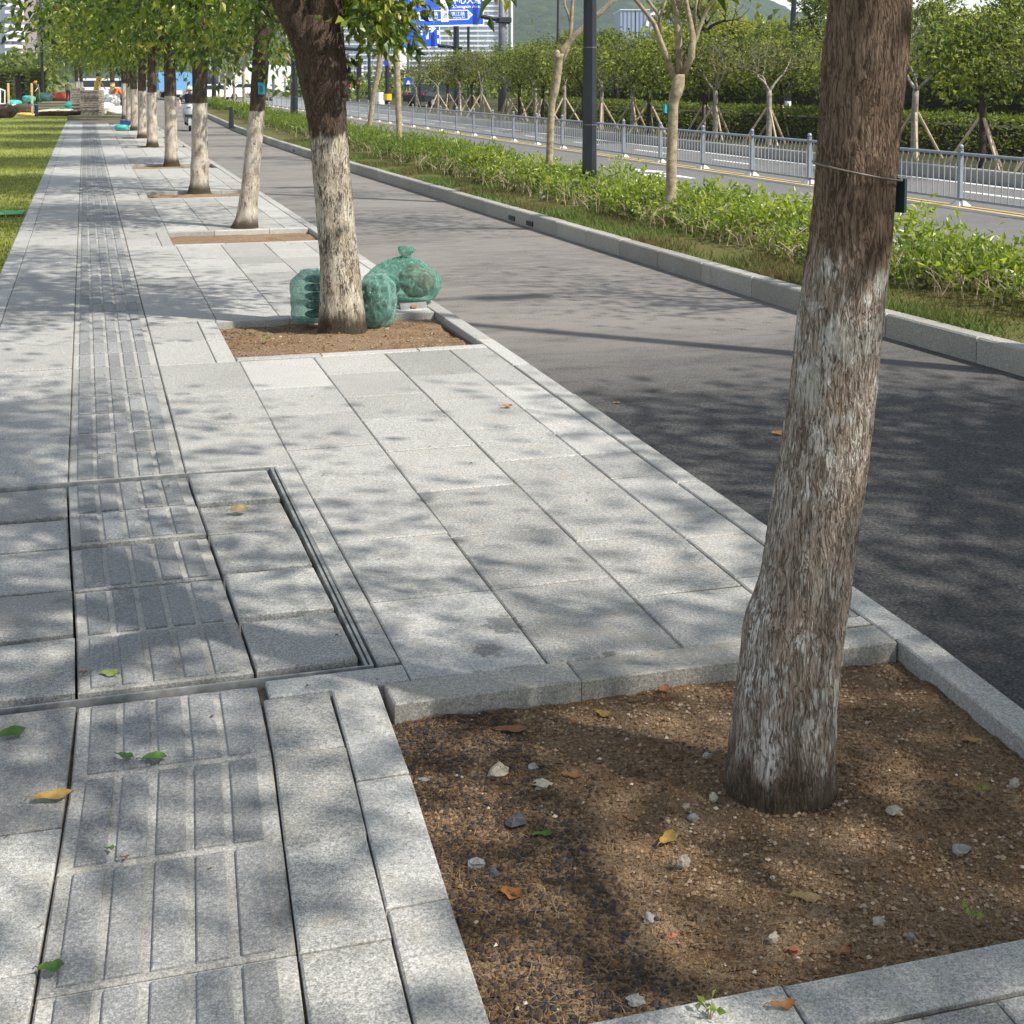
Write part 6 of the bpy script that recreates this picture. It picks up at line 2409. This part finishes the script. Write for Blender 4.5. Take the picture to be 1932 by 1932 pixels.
def car(name, label, cat, u, vb, D, L, Wd, Hh, mat, rz, kind='car', group='vehicles on the far road'):
    """side profile pushed across; local x forward"""
    c = P(u, vb, D)
    z = c.z if c.z < 0.3 else 0
    t = thing(name, label, cat, (c.x, c.y, max(ZR, min(z, 0))), group, rz)
    if kind == 'car':
        pr = [(-.5, .22), (-.5, .50), (-.46, .62), (-.36, .66), (-.24, .98), (.10, 1.0), (.27, .68), (.46, .58), (.5, .45), (.5, .22)]
        gl = [(-.30, .68), (-.215, .93), (.085, .95), (.225, .68)]
    elif kind == 'van':
        pr = [(-.5, .18), (-.5, .95), (-.47, 1.0), (.25, 1.0), (.40, .62), (.5, .52), (.5, .18)]
        gl = [(-.44, .60), (-.44, .90), (.24, .90), (.35, .60)]
    else:
        pr = [(-.5, .30), (-.5, 1.0), (.18, 1.0), (.18, .30)]
        gl = [(.24, .58), (.24, .80), (.40, .80), (.45, .58)]
    mb = MB()
    n = len(pr)
    vs_ = []
    for s_ in (-1, 1):
        vs_ += [(x * L, s_ * Wd / 2 * (1.0 if zz < .66 or kind != 'car' else .84), zz * Hh) for x, zz in pr]
    mb.add(vs_, [tuple(range(n)), tuple(range(2 * n - 1, n - 1, -1))] + [(i, n + i, n + (i + 1) % n, (i + 1) % n) for i in range(n)])
    mb.build('body', mat, t, local=True)
    if kind == 'truck':
        cab = [(.20, .22), (.20, .86), (.40, .86), (.48, .55), (.5, .22)]
        mb = MB()
        m = len(cab)
        vs_ = [(x * L, s_ * Wd / 2 * .96, zz * Hh) for s_ in (-1, 1) for x, zz in cab]
        mb.add(vs_, [tuple(range(m)), tuple(range(2 * m - 1, m - 1, -1))] + [(i, m + i, m + (i + 1) % m, (i + 1) % m) for i in range(m)])
        mb.build('cab', M_NAVY, t, local=True)
    for s_ in (-1, 1):
        m = len(gl)
        wk = .86 if kind == 'car' else 1.0
        y = s_ * (Wd / 2 * wk + .012)
        g_ = MB()
        vs_ = [(x * L, y, zz * Hh) for x, zz in gl] + [(x * L, y - s_ * .03, zz * Hh) for x, zz in gl]
        f_ = tuple(range(m)) if s_ < 0 else tuple(range(m - 1, -1, -1))
        g_.add(vs_, [f_] + [(i, (i + 1) % m, m + (i + 1) % m, m + i) for i in range(m)])
        g_.build('side_window', M_GLASSD, t, local=True)
        for x in (-.31, .31):
            w_ = MB().tube([(x * L, s_ * (Wd / 2 - .16), .31), (x * L, s_ * (Wd / 2 + .015), .31)], .31, 16).build('wheel', M_BLACK, t, local=True)
            MB().tube([(x * L, s_ * (Wd / 2 + .015), .31), (x * L, s_ * (Wd / 2 + .03), .31)], .18, 12).build('rim', M_STEEL, w_, local=True)
        MB().box((.5 * L - .02, s_ * Wd * .34, .52 * Hh if kind == 'car' else .42 * Hh), (.06, .36, .12)).build('headlight', M_SIGNW, t, local=True)
        MB().box((-.5 * L + .02, s_ * Wd * .38, .55 * Hh if kind == 'car' else .45 * Hh), (.06, .26, .14)).build('tail_light', M_RED, t, local=True)
    return t


M_CARW = plain('car_white', (.74, .75, .76), .25, .05, .03, 2)
M_CARD = plain('car_dark', (.03, .032, .036), .25, .2, .1, 2)
M_CARB = plain('truck_blue', (.12, .30, .55), .4, .1, .08, 2)
ha = math.radians(100)
car('parked_car', 'dark car parked under the young trees below the blue signs', 'car', 820, 199, 96, 4.6, 1.8, 1.55, M_CARD, math.radians(40))
car('white_car', 'white car on the far road just right of the third street tree', 'car', 459, 173, 150, 4.4, 1.8, 1.45, M_CARW, math.radians(20))
car('dark_car', 'black car on the far road beside the white one', 'car', 447, 170, 165, 4.4, 1.8, 1.45, M_CARD, math.radians(20))
car('white_car', 'white car seen between the fourth street tree and the black lamp post beside it', 'car', 405, 181, 124, 4.6, 1.8, 1.4, M_CARW, math.radians(20))
car('white_van', 'white van on the far road left of the fourth street tree', 'van', 309, 171, 145, 4.8, 1.9, 1.75, M_CARW, math.radians(-70), 'van')
car('blue_truck', 'pale blue box truck behind the scooter rider', 'truck', 352, 174, 140, 6.2, 2.2, 2.5, M_CARB, math.radians(15), 'truck')
car('white_van', 'white van beyond the worker in yellow', 'van', 203, 181, 128, 5.0, 2.0, 1.9, M_CARW, math.radians(5), 'van')


# ================================================================== SACKS AND GOODS
def sack(name, label, base, rx, ry, h, mat, seed, cat='sack', group=None, content=None, tuft=None, jit=.28, nu=44, nv=30, rz=0.0, top=1.0, crumple=.07):
    t = thing(name, label, cat, base, group)
    B = Vector(base)
    mb = MB()
    rr = random.Random(seed)
    off = Vector((rr.random() * 40, rr.random() * 40, rr.random() * 40))
    vs_, fs = [], []
    R = Matrix.Rotation(rz, 3, 'Z')
    for j in range(nv + 1):
        s_ = j / nv
        z = s_
        if tuft is not None:
            prof = math.sin(PI * min(1, s_ * .93 + .16)) ** .55
        else:
            prof = (.90 + .10 * math.sin(PI * s_)) * (1 - top * sm((s_ - .80) / .22) * .5)
        if s_ < .12:
            prof *= .80 + .20 * (s_ / .12) ** .5
        for i in range(nu):
            a = 2 * PI * i / nu
            d = Vector((math.cos(a), math.sin(a), s_ * 1.6))
            k = 1 + jit * .35 * noise.noise(d * 1.4 + off) + crumple * noise.noise(Vector((d.x * 5, d.y * 5, s_ * 9)) + off) + crumple * .5 * abs(noise.noise(Vector((d.x * 11, d.y * 11, s_ * 14)) + off))
            # pleats gather under the knot
            if tuft is not None:
                k *= 1 + .10 * sm((s_ - .55) / .45) * math.sin(a * 13 + 3 * noise.noise(d * 2 + off))
            zz = z * h * (1 + .05 * noise.noise(d * 2.2 + off * .5)) + .02 * h * noise.noise(d * 5 + off)
            p = R @ Vector((math.cos(a) * rx * prof * k, math.sin(a) * ry * prof * k, max(0, zz)))
            vs_.append(B + p)
    for j in range(nv):
        for i in range(nu):
            i2 = (i + 1) % nu
            fs.append((j * nu + i, j * nu + i2, (j + 1) * nu + i2, (j + 1) * nu + i))
    fs.append(tuple(nv * nu + i for i in range(nu)))
    fs.append(tuple(range(nu - 1, -1, -1)))
    mb.add(vs_, fs)
    mb.build('sack_film', mat, t, smooth=True)
    if tuft is not None:
        mb = MB()
        c = B + R @ Vector((tuft[0], tuft[1], h * .97))
        n = 18
        vs_, fs = [], []
        for j, (r, z) in enumerate(((.060, -.045), (.032, -.018), (.046, .004), (.058, .028), (.050, .050), (.026, .060))):
            for i in range(n):
                a = 2 * PI * i / n
                k = 1 + .28 * math.sin(a * 5 + j * .6) + .3 * noise.noise((math.cos(a) * 2, math.sin(a) * 2, j * .8 + seed))
                vs_.append(c + Vector((math.cos(a) * r * k * tuft[2], math.sin(a) * r * k * tuft[2], z * tuft[2] + .008 * noise.noise((a * 2, j, seed)))))
        for j in range(5):
            for i in range(n):
                i2 = (i + 1) % n
                fs.append((j * n + i, j * n + i2, (j + 1) * n + i2, (j + 1) * n + i))
        fs.append(tuple(5 * n + i for i in range(n)))
        mb.add(vs_, fs)
        mb.build('knot', mat, t, smooth=True)
    for k, (nm, c, r, m_, jt) in enumerate(content or []):
        MB().ell(B + R @ Vector(c), r, 18, 12, jit=jt, seed=seed + k).build(nm, m_, t, smooth=True)
    return t


SG = 'green rubbish sacks round the second street tree'
q = G(592, 611, 0)
sl = (q.x, q.y + .13, -.002)
sack('rubbish_sack', 'pale green sack with stacked dark tubs, left of the forked trunk', sl, .15, .14, .385, M_SACKC, 11, 'sack', SG, [('tub', (.04, 0, .055 + .066 * k), (.088, .085, .03), M_DRKGRN, .06) for k in range(5)], None, .25)
q = G(718, 618, -.03)
sack('rubbish_sack', 'upright green sack packed full, right against the forked trunk', (q.x, q.y + .12, -.035), .142, .13, .385, M_SACKC, 12, 'sack', SG, [('packed_waste', (0, 0, .09), (.12, .11, .075), M_DRKGRN, .3), ('packed_waste', (.01, 0, .20), (.118, .108, .075), M_DRKGRN, .3), ('packed_waste', (-.01, 0, .295), (.11, .10, .055), M_DRKGRN, .3)], None, .25)
q = G(766, 584, .0)
sack('rubbish_sack', 'biggest green sack, knotted on top, with dark red waste showing through', (q.x + .03, q.y + .27, .001), .305, .26, .42, M_SACK, 13, 'sack', SG, [('waste_lump', (.11, -.04, .19), (.15, .12, .135), M_MAROON, .12), ('waste_lump', (-.11, .02, .14), (.09, .10, .09), M_DRKGRN, .2)], (.03, 0, 1.05), .30, 56, 34)
q = G(838, 570, .0)
sack('rubbish_sack', 'small pale green sack peeping out behind the biggest knotted sack', (q.x - .055, q.y + .42, .001), .075, .09, .17, M_SACKC, 14, 'sack', SG, None, None, .3, 24, 16)
q0, q1 = G(756, 585, .0), G(806, 581, .0)
mb = MB()
mb.extr([q0 + Vector((0, 0, .003)), q1 + Vector((0, 0, .003)), q1 + Vector((0, .03, .045)), q0 + Vector((0, .03, .045))], (0, .05, 0))
tray = thing('metal_bar', 'short grey metal profile lying in front of the biggest sack', 'metal bar', (q0.x, q0.y, 0))
mb.build('profile', plain('aluminium', (.13, .135, .14), .6, 0, .2, 20), tray)
qm = (q0 + q1) / 2
MB().box(qm + Vector((0, -.004, .022)), (.045, .012, .020)).build('orange_label', plain('label_ochre', (.35, .19, .05)), tray)
# the blue and green sack by the sixth tree, and others among the far trunks
BG2 = 'green sacks among the far trunks'
q = G(230, 247)
sack('rubbish_sack', 'green sack with a blue top leaning on a distant whitewashed trunk', (q.x, q.y + .15, 0), .24, .2, .24, M_TEALS, 21, 'sack', BG2, None, None, .5, 20, 12)
MB().box((q.x + .12, q.y + .16, .29), (.32, .25, .14), .1, tilt=(.1, .15)).build('blue_sheet', M_NAVY, bpy.data.objects[bpy.data.objects[-1].name] if False else [o for o in COL.objects if o.get('label') == 'green sack with a blue top leaning on a distant whitewashed trunk'][0])
q = G(258, 243)
sack('rubbish_sack', 'tall green sack standing behind the distant trunks', (q.x + .1, q.y + .6, 0), .24, .22, .85, M_SACKC, 22, 'sack', BG2, None, (0, 0, 1.6), .4, 20, 14)
q = G(276, 243)
sack('rubbish_sack', 'tall pale green sack seen between two distant trunks', (q.x, q.y + 1.2, 0), .25, .22, .75, M_SACKC, 23, 'sack', BG2, None, (0, 0, 1.6), .4, 20, 14)

# paver stacks: every layer is a sheet of stones
def paver_stack(label, u0, u1, vb, vt, D, depth, seed):
    a, b_ = P(u0, vb, D), P(u1, vb, D)
    w_ = (b_ - a).dot(_r)
    h = P(u0, vt, D).z
    c = (a + b_) / 2 + _f * depth / 2
    t = thing('paver_stack', label, 'paver stack', (c.x, c.y, 0), 'stacks of grey brown pavers')
    r = random.Random(seed)
    n = max(4, int(h / .085))
    hh = h / n
    for k in range(n):
        MB().cbox((c.x + r.uniform(-.02, .02), c.y + r.uniform(-.02, .02), hh * (k + .5)), (w_ * r.uniform(.95, 1.0), depth * r.uniform(.96, 1.0), hh * .86), .012, -YAW + r.uniform(-.02, .02)).build('paver', M_PAVER, t)
    return t


paver_stack('tallest stack of brown pavers on the path beside the white sacks', 152, 187.5, 218, 170, 71, 1.0, 1)
paver_stack('paver stack half hidden behind the tallest one, on its left', 135, 152, 216, 166, 73.5, .9, 2)
paver_stack('dark low paver stack between the white sacks and the worker in orange', 205, 222, 196, 168, 84, .9, 3)
q = G(201, 217)
WS = 'white woven sacks heaped beside the pavers'
for k, (u, v, rx, h, lab) in enumerate(((198, 217, .50, .62, 'white woven sack leaning right against the paver stack'), (222, 217, .52, .45, 'low white woven sack at the right end of the heap'), (208, 213, .5, .98, 'white woven sack with its top folded open, highest of the heap'))):
    q = G(u, v)
    sack('woven_sack', lab, (q.x, q.y + .3, 0), rx, .45, h, M_WSACK, 30 + k, 'sack', WS, None, None, .6, 26, 16, top=.9)
# loose goods on the lawn at the far left
q = P(110, 219, 72)
sack('crumpled_sheet', 'cream sheet crumpled over a dark heap at the lawn edge left of the pavers', (q.x, q.y, 0), 1.35, .6, .26, M_BROWN, 41, 'sheet', None, None, None, .8, 40, 8, rz=-.1)
t = [o for o in COL.objects if o.get('label', '').startswith('cream sheet crumpled')][0]
mb = MB()
vs_, fs = [], []
for j in range(7):
    for i in range(25):
        x = -1.1 + 2.45 * i / 24
        y = -.45 + .85 * j / 6
        z = .27 * math.exp(-(x / 1.25) ** 4) + .055 * noise.noise((x * 3, y * 4, 2)) + .03 - (.16 if j == 0 else 0) * (.4 + .6 * abs(noise.noise((x * 2.2, 1, 7))) * 2)
        vs_.append((q.x + x, q.y + y, max(.02, z)))
for j in range(6):
    for i in range(24):
        p = j * 25 + i
        fs.append((p, p + 1, p + 26, p + 25))
mb.add(vs_, fs)
mb.build('cream_cover', M_TARP, t, smooth=True)
for k, (u, v, D, rx, ry, h, mat, lab, cat) in enumerate((
    (112, 213, 76, .55, .4, .30, M_TEALS, 'teal sack lying behind the crumpled cream sheet', 'sack'),
    (96, 213, 76, .22, .3, .28, M_NAVY, 'navy cloth bundle against the teal sack on the lawn', 'bundle'),
    (112, 186, 120, .85, .6, .75, M_REDS, 'pile of orange red sacks beside the walking person', 'sack'),
    (86, 187, 118, .55, .5, .75, M_DRKGRN, 'dark green sack standing left of the red sacks', 'sack'),
    (54, 186, 112, .5, .45, .55, M_TEALS, 'teal sack in front of the garden hedge', 'sack'),
    (27, 200, 92, .45, .4, .5, M_TEALS, 'small teal sack behind the left wooden stake', 'sack'),
    (140, 204, 84, .55, .45, .55, M_TEALS, 'teal sack tucked behind the half hidden paver stack', 'sack'),
    (6, 221, 68, .6, .5, .62, M_BROWN, 'dark brown heap at the left edge of the lawn', 'heap'),
    (43, 214, 74, .52, .4, .55, M_BROWN, 'dark brown bundle between the two wooden stakes', 'bundle'),
    (48, 219, 71, .42, .25, .16, plain('yellow_foam', (.75, .48, .12), .8, 0, .3, 9, .5), 'yellow scrap pile at the foot of the brown bundle', 'scrap'),
    (27, 212, 75, .22, .25, .5, M_WSACK, 'small white bag beside the brown bundle', 'bag'))):
    q = P(u, v, D)
    sack('goods_sack' if cat == 'sack' else cat, lab, (q.x, q.y, 0), rx, ry, h, mat, 50 + k, cat, None, None, None, .6, 24, 12, top=.8)
for u, vt, vb, lab in ((17, 157, 219, 'pale wooden stake at the left edge of the lawn'), (61, 157, 213, 'pale wooden stake right of the dark brown bundle')):
    q = P(u, vb, 71)
    t = thing('wooden_stake', lab, 'stake', (q.x, q.y, 0), 'wooden stakes on the lawn')
    MB().cbox((q.x, q.y, P(u, vt, 71).z / 2), (.11, .09, P(u, vt, 71).z), .012).build('post', plain('new_wood', (.52, .36, .18), .8, 0, .2, 5), t)
    MB().tube([(q.x, q.y, .55), (q.x, q.y, .63)], .085, 8).build('binding', M_TEALS, t)
q = P(69, 221, 70)
t = thing('short_post', 'short navy post on the lawn left of the cream sheet', 'post', (q.x, q.y, 0))
MB().tube([(q.x, q.y, 0), (q.x, q.y, .5)], .085, 10).build('shaft', M_NAVY, t)
MB().tube([(q.x, q.y, .5), (q.x, q.y, .56)], .10, 10).build('cap', M_NAVY, t)
q = P(3, 200, 80)
t = thing('barrier_stand', 'white metal frame stand at the left edge in front of the hedge', 'frame', (q.x, q.y, 0))
for u in (-14, 0.5, 9):
    MB().tube([P(u, 200, 80), P(u, 163 + (u + 14) * .35, 80)], .035, 8).build('upright', M_WHITEP, t)
MB().tube([P(-14, 163, 80), P(10, 171.5, 80)], .035, 8).build('top_bar', M_WHITEP, t)
MB().tube([P(-14, 196, 80), P(10, 196, 80)], .035, 8).build('bottom_bar', M_WHITEP, t)
# green netting pieces at the lawn edge
q = P(15, 405, 19.2)
mb = MB()
vs_, fs = [], []
for j in range(5):
    for i in range(9):
        x, y = -.95 + i * .1, -.35 + j * .16
        vs_.append((q.x + x + .35, q.y + y, .012 + .03 * abs(noise.noise((x * 5, y * 5, 3)))))
for j in range(4):
    for i in range(8):
        p = j * 9 + i
        fs.append((p, p + 1, p + 10, p + 9))
mb.add(vs_, fs)
tag(mb.build('green_net', plain('green_net', (.05, .28, .09), .7, 0, .3, 30), smooth=True), 'bright green net sheet lying on the lawn edge at the left', 'net')

# ================================================================== FALLEN LEAVES, STONES, SEEDLINGS
LFM = {}


def leafmat(nm, c):
    if nm not in LFM:
        LFM[nm] = plain('fallen_leaf_' + nm, tuple(x * .62 + .04 * sum(c) / 3 for x in c), .6, 0, .25, 55)
    return LFM[nm]


def fallen_leaf(label, x, y, z, L, wd, rz, mat, curl, tilt, seed, group):
    r = random.Random(seed)
    mb = MB()
    n = 9
    vs_ = []
    for i in range(n):
        s_ = i / (n - 1)
        hw = wd / 2 * math.sin(PI * min(1, s_ * .96 + .02)) ** .8 * (1 - .15 * s_)
        zc_ = curl * L * (s_ - .5) ** 2 * 2
        for k in (-1, -.5, 0, .5, 1):
            fold = abs(k) * hw * .45 * (1 + curl)
            vs_.append(((s_ - .5) * L, k * hw + .004 * math.sin(s_ * 9 + k), .002 + zc_ + fold + .0015 * r.uniform(-1, 1)))
    fs = [(i * 5 + k, i * 5 + k + 1, i * 5 + k + 6, i * 5 + k + 5) for i in range(n - 1) for k in range(4)]
    mb.add(vs_, fs)
    mb.tube([(-L * .5, 0, .003 + curl * L * .5), (-L * .62, .003, .004 + curl * L * .55), (-L * .74, .004, .004)], .0012, 4)
    R = Matrix.Rotation(rz, 3, 'Z') @ Matrix.Rotation(tilt, 3, 'X')
    mb.V = [tuple(R @ Vector(v)) for v in mb.V]
    zz = min(v[2] for v in mb.V)
    o = mb.build('fallen_leaf', mat, smooth=True, local=True)
    o.location = (x, y, z - zz + .001)
    return tag(o, label, 'leaf', group)


YB, GR, OR, TN, RD = leafmat('yellow', (.48, .30, .06)), leafmat('green', (.09, .20, .03)), leafmat('orange', (.50, .20, .04)), leafmat('tan', (.42, .30, .12)), leafmat('russet', (.36, .15, .06))
LPIT, LPAV = 'fallen leaves in the nearest tree pit', 'fallen leaves on the paving'
for i, (u, v, L, wd, rz, mt, curl, tl_, lab, pit) in enumerate((
    (965, 1381, 66, .40, .05, RD, .25, .1, 'long russet leaf in the pit near its far left corner', 1),
    (1258, 1588, 58, .45, 1.0, YB, .55, .3, 'curled ochre leaf standing on edge left of the nearest trunk foot', 1),
    (1522, 1698, 66, .42, -.2, TN, .15, .1, 'flat tan leaf with a nick, in front of the nearest trunk', 1),
    (1836, 1403, 44, .52, -.35, YB, .2, .1, 'orange yellow leaf at the right side of the pit', 1),
    (1026, 1577, 46, .42, .15, GR, .1, .05, 'lone green leaf lying in the pit', 1),
    (968, 1692, 48, .6, -.5, OR, .6, .4, 'arched orange brown leaf near the left edge of the pit', 1),
    (1140, 1352, 36, .55, -.6, YB, .4, .2, 'small ochre leaf below the far pit kerb', 1),
    (1080, 1366, 24, .45, -.8, OR, .4, .2, 'tiny orange leaf right of the long russet one', 1),
    (1080, 1467, 40, .4, -.1, RD, .5, .3, 'curled brown leaf behind the pale stones in the pit', 1),
    (1590, 1800, 40, .5, .6, RD, .5, .3, 'dull brown leaf deep in the front of the pit', 1),
    (1440, 1905 - 15, 62, .35, .1, RD, .6, .2, 'dark curled leaf by the front kerb of the pit', 1),
    (1250, 1330 - 25, 30, .6, .8, RD, .8, .5, 'withered leaf leaning on the far pit kerb', 1),
    (102, 1508, 76, .45, .35, YB, .35, .1, 'big yellow leaf lying across the joint at the lower left', 0),
    (292, 1434, 48, .75, .15, GR, .12, 0, 'broad green leaf on a ribbed slab, right one of the pair', 0),
    (236, 1430, 40, .5, -.4, GR, .15, .1, 'narrower green leaf on a ribbed slab, left one of the pair', 0),
    (24, 1388, 52, .7, .7, GR, .3, .2, 'dark green leaf cluster at the left edge', 0),
    (98, 1832, 50, .65, .2, GR, .45, .2, 'bright green leaf folded over the joint at the bottom left', 0),
    (208, 1275, 40, .6, -.2, leafmat('pale', (.30, .38, .10)), .3, .2, 'pale yellow green leaf beside the steel frame edge', 0),
    (158, 1272, 17, .8, 0, RD, .2, 0, 'tiny brown scrap of leaf by the steel frame edge', 0),
    (957, 769, 22, .6, .1, OR, .5, .2, 'orange leaf on the paving between the two pits', 0),
    (1468, 821, 26, .6, .1, OR, .6, .3, 'orange leaf on the bike lane left of the nearest trunk', 2),
    (452, 966, 36, .7, .3, TN, .4, .3, 'dry leaf on the slab by the steel frame', 0),
    (210, 1604, 16, .9, .3, GR, .2, 0, 'small green leaf on a ribbed slab at the lower left', 0),
    (237, 1620, 14, .6, .3, RD, .3, 0, 'tiny reddish leaf beside the small green one', 0),
    (1478, 1903, 56, .38, .2, OR, .55, .2, 'curled orange leaf on the front kerb of the nearest pit', 0),
    (1165, 762, 16, .5, .3, TN, .4, 0, 'small tan leaf near the bike lane edge', 2))):
    z0 = ZB if pit == 2 else (0.003 if pit == 0 else -.035)
    q = G(u, v, z0)
    if pit == 1:
        z0 = soil_z(q.x, q.y)
        q = G(u, v, z0)
    Lm = px(L, (q - Vector((0, 0, 0))).to_2d().dot(_f.to_2d()))
    fallen_leaf(lab, q.x, q.y, z0 + .002, Lm, Lm * wd, rz - YAW, mt, curl * .6, tl_, 60 + i, LPIT if pit == 1 else LPAV)

# stones on the soil
SMAT = [plain('stone_pale', (.46, .40, .32), .9, 0, .2, 60, .5), plain('stone_grey', (.30, .30, .29), .9, 0, .25, 60, .5), plain('stone_dark', (.09, .09, .095), .9, 0, .3, 60, .5), plain('stone_red', (.34, .13, .07), .9, 0, .3, 60, .5)]
for i, (u, v, wpx, hpx, m_, lab) in enumerate((
    (945, 1467, 44, 26, 0, 'tan stone at the left of the pit, largest of the pale ones'), (1027, 1488, 38, 16, 0, 'flat pale stone right of the largest tan stone'), (901, 1636, 34, 18, 1, 'grey jagged stone near the left edge of the pit'),
    (1291, 1637, 26, 30, 0, 'upright pale pointed stone in the middle of the pit'), (1226, 1745, 24, 26, 1, 'grey stone at the lower middle of the pit'), (1461, 1781, 24, 26, 0, 'pale upright stone at the front of the pit'),
    (1311, 1550, 26, 16, 1, 'light grey stone left in front of the nearest trunk'), (1348, 1512, 18, 22, 0, 'small whitish stone touching the foot of the nearest trunk'), (1916, 1486, 20, 22, 0, 'round pinkish white stone at the right edge of the pit'),
    (1690, 1537, 36, 18, 0, 'half buried tan stone right of the nearest trunk'), (1815, 1612, 38, 20, 1, 'flat grey stone at the right of the pit'), (1201, 1899, 38, 22, 1, 'grey block stone by the front kerb at the bottom'),
    (1270, 1775, 22, 16, 3, 'red brick fragment at the front of the pit'), (1068, 1634, 34, 18, 2, 'dark slate stone in the middle left of the pit'), (1006, 1452, 22, 12, 1, 'small grey stone behind the flat pale one'),
    (1337, 1432, 20, 14, 1, 'small grey stone near the trunk, beneath the far kerb'), (1298, 1530, 20, 16, 0, 'tan pebble up left of the light grey stone'), (1500, 1800, 24, 18, 3, 'orange clay lump at the front of the pit'),
    (975, 1560, 44, 24, 2, 'dark lump of broken asphalt at the left of the pit'), (930, 1640 + 18, 30, 26, 2, 'blackish stone beside the jagged grey one'), (1660, 1750, 26, 22, 0, 'tan stone toward the front right of the pit'), (800, 1478, 22, 12, 1, 'grey chip against the left kerb of the pit'), (1720, 1775, 18, 20, 1, 'grey chip by the front kerb at the right'))):
    q = G(u, v, -.035)
    z0 = soil_z(q.x, q.y)
    q = G(u, v, z0)
    D = q.to_2d().dot(_f.to_2d())
    w2, h2 = px(wpx, D) / 2, px(hpx, D) / 2
    mb = MB().ell((0, 0, 0), (w2, w2 * .8, h2), 9, 6, jit=.55, seed=200 + i)
    o = mb.build('stone', SMAT[m_], local=True)
    o.location = (q.x, q.y + w2 * .4, z0 + h2 * .55)
    tag(o, lab, 'stone', 'stones lying in the nearest tree pit')


def seedling(label, u, v, z, hpx, n, seed):
    q = G(u, v, z)
    D = q.to_2d().dot(_f.to_2d())
    h = px(hpx, D)
    r = np.random.default_rng(seed)
    t = thing('seedling', label, 'plant', q, 'little green seedlings')
    mb = MB()
    pos, dr = [], []
    for k in range(n):
        a = r.uniform(0, 6.28)
        p1 = Vector((math.cos(a) * h * .3, math.sin(a) * h * .3, h * r.uniform(.5, .85)))
        mb.tube([(0, 0, 0), p1 * .5 + Vector((0, 0, h * .1)), p1], [.0016, .0013, .001], 4)
        for e in range(2):
            pos.append(p1 * (1 - .3 * e))
            dr.append((math.cos(a + e * 2.4), math.sin(a + e * 2.4), .25))
    mb.build('stem', M_STAKE, t, local=True)
    V, Fq, hh = leaf_arrays(np.array([tuple(p) for p in pos]), np.array(dr), np.full(len(pos), h * .55), np.full(len(pos), .62), .6, r, .05)
    np_mesh('leaf_blades', V, Fq, M_SHRUB, t, {'hue': hh})


seedling('seedling growing by the front kerb at the bottom edge', 1340, 1926, 0.0, 46, 4, 1)
seedling('seedling near the front right kerb of the pit', 1832, 1738, -.03, 36, 3, 2)
seedling('weeds in the second tree pit left of the forked trunk', 505, 645, -.03, 16, 6, 3)
seedling('sprig under the far kerb of the nearest pit', 893, 1322, -.04, 22, 3, 4)
seedling('weed at the right side of the pit', 1852, 1500, -.03, 24, 3, 5)
# tiny bits of leaf and bark scattered over paving and lane
rr_ = np.random.default_rng(66)
mb = MB()
for k in range(420):
    if k < 260:
        x, y = rr_.uniform(-.6, 2.6), 1.3 + 12 * rr_.random() ** 1.4
        z = .004
        if any(p[0] - .05 < y < p[1] + .05 for p in PITS) and x > .78:
            continue
    else:
        y = 3 + 16 * rr_.random()
        x = 2.75 + 2.5 * (rr_.random() if k % 3 else rr_.random() ** 4)
        z = ZB + .003
    X, Y = W(x, y)
    L_, a_ = rr_.uniform(.003, .011), rr_.uniform(0, 6.28)
    dx, dy = math.cos(a_) * L_, math.sin(a_) * L_
    wq = rr_.uniform(.2, .6)
    mb.add([(X - dx, Y - dy, z), (X + dy * wq, Y - dx * wq, z + .002), (X + dx, Y + dy, z + .001), (X - dy * wq, Y + dx * wq, z + .003)], [(0, 1, 2, 3)])
tag(mb.build('leaf_litter', plain('litter_brown', (.12, .075, .04), .9, 0, .6, 30)), kind='stuff')

# ------------------------------------------------------------------ thin haze over the far hill
hz = MB().box((0, 900, 94.25), (5200, 2040, 191.5))
hzo = hz.build('haze', plain('haze_surface', (1, 1, 1)))
hzo.data.materials.clear()
hm = bpy.data.materials.new('haze_air')
hm.use_nodes = True
hn = hm.node_tree
for n_ in list(hn.nodes):
    hn.nodes.remove(n_)
pv = hn.nodes.new('ShaderNodeVolumePrincipled')
pv.inputs['Density'].default_value = 0.00022
pv.inputs['Color'].default_value = (.80, .88, 1.0, 1)
pv.inputs['Anisotropy'].default_value = 0.2
ho = hn.nodes.new('ShaderNodeOutputMaterial')
hn.links.new(pv.outputs[0], ho.inputs['Volume'])
hzo.data.materials.append(hm)
tag(hzo, kind='stuff')
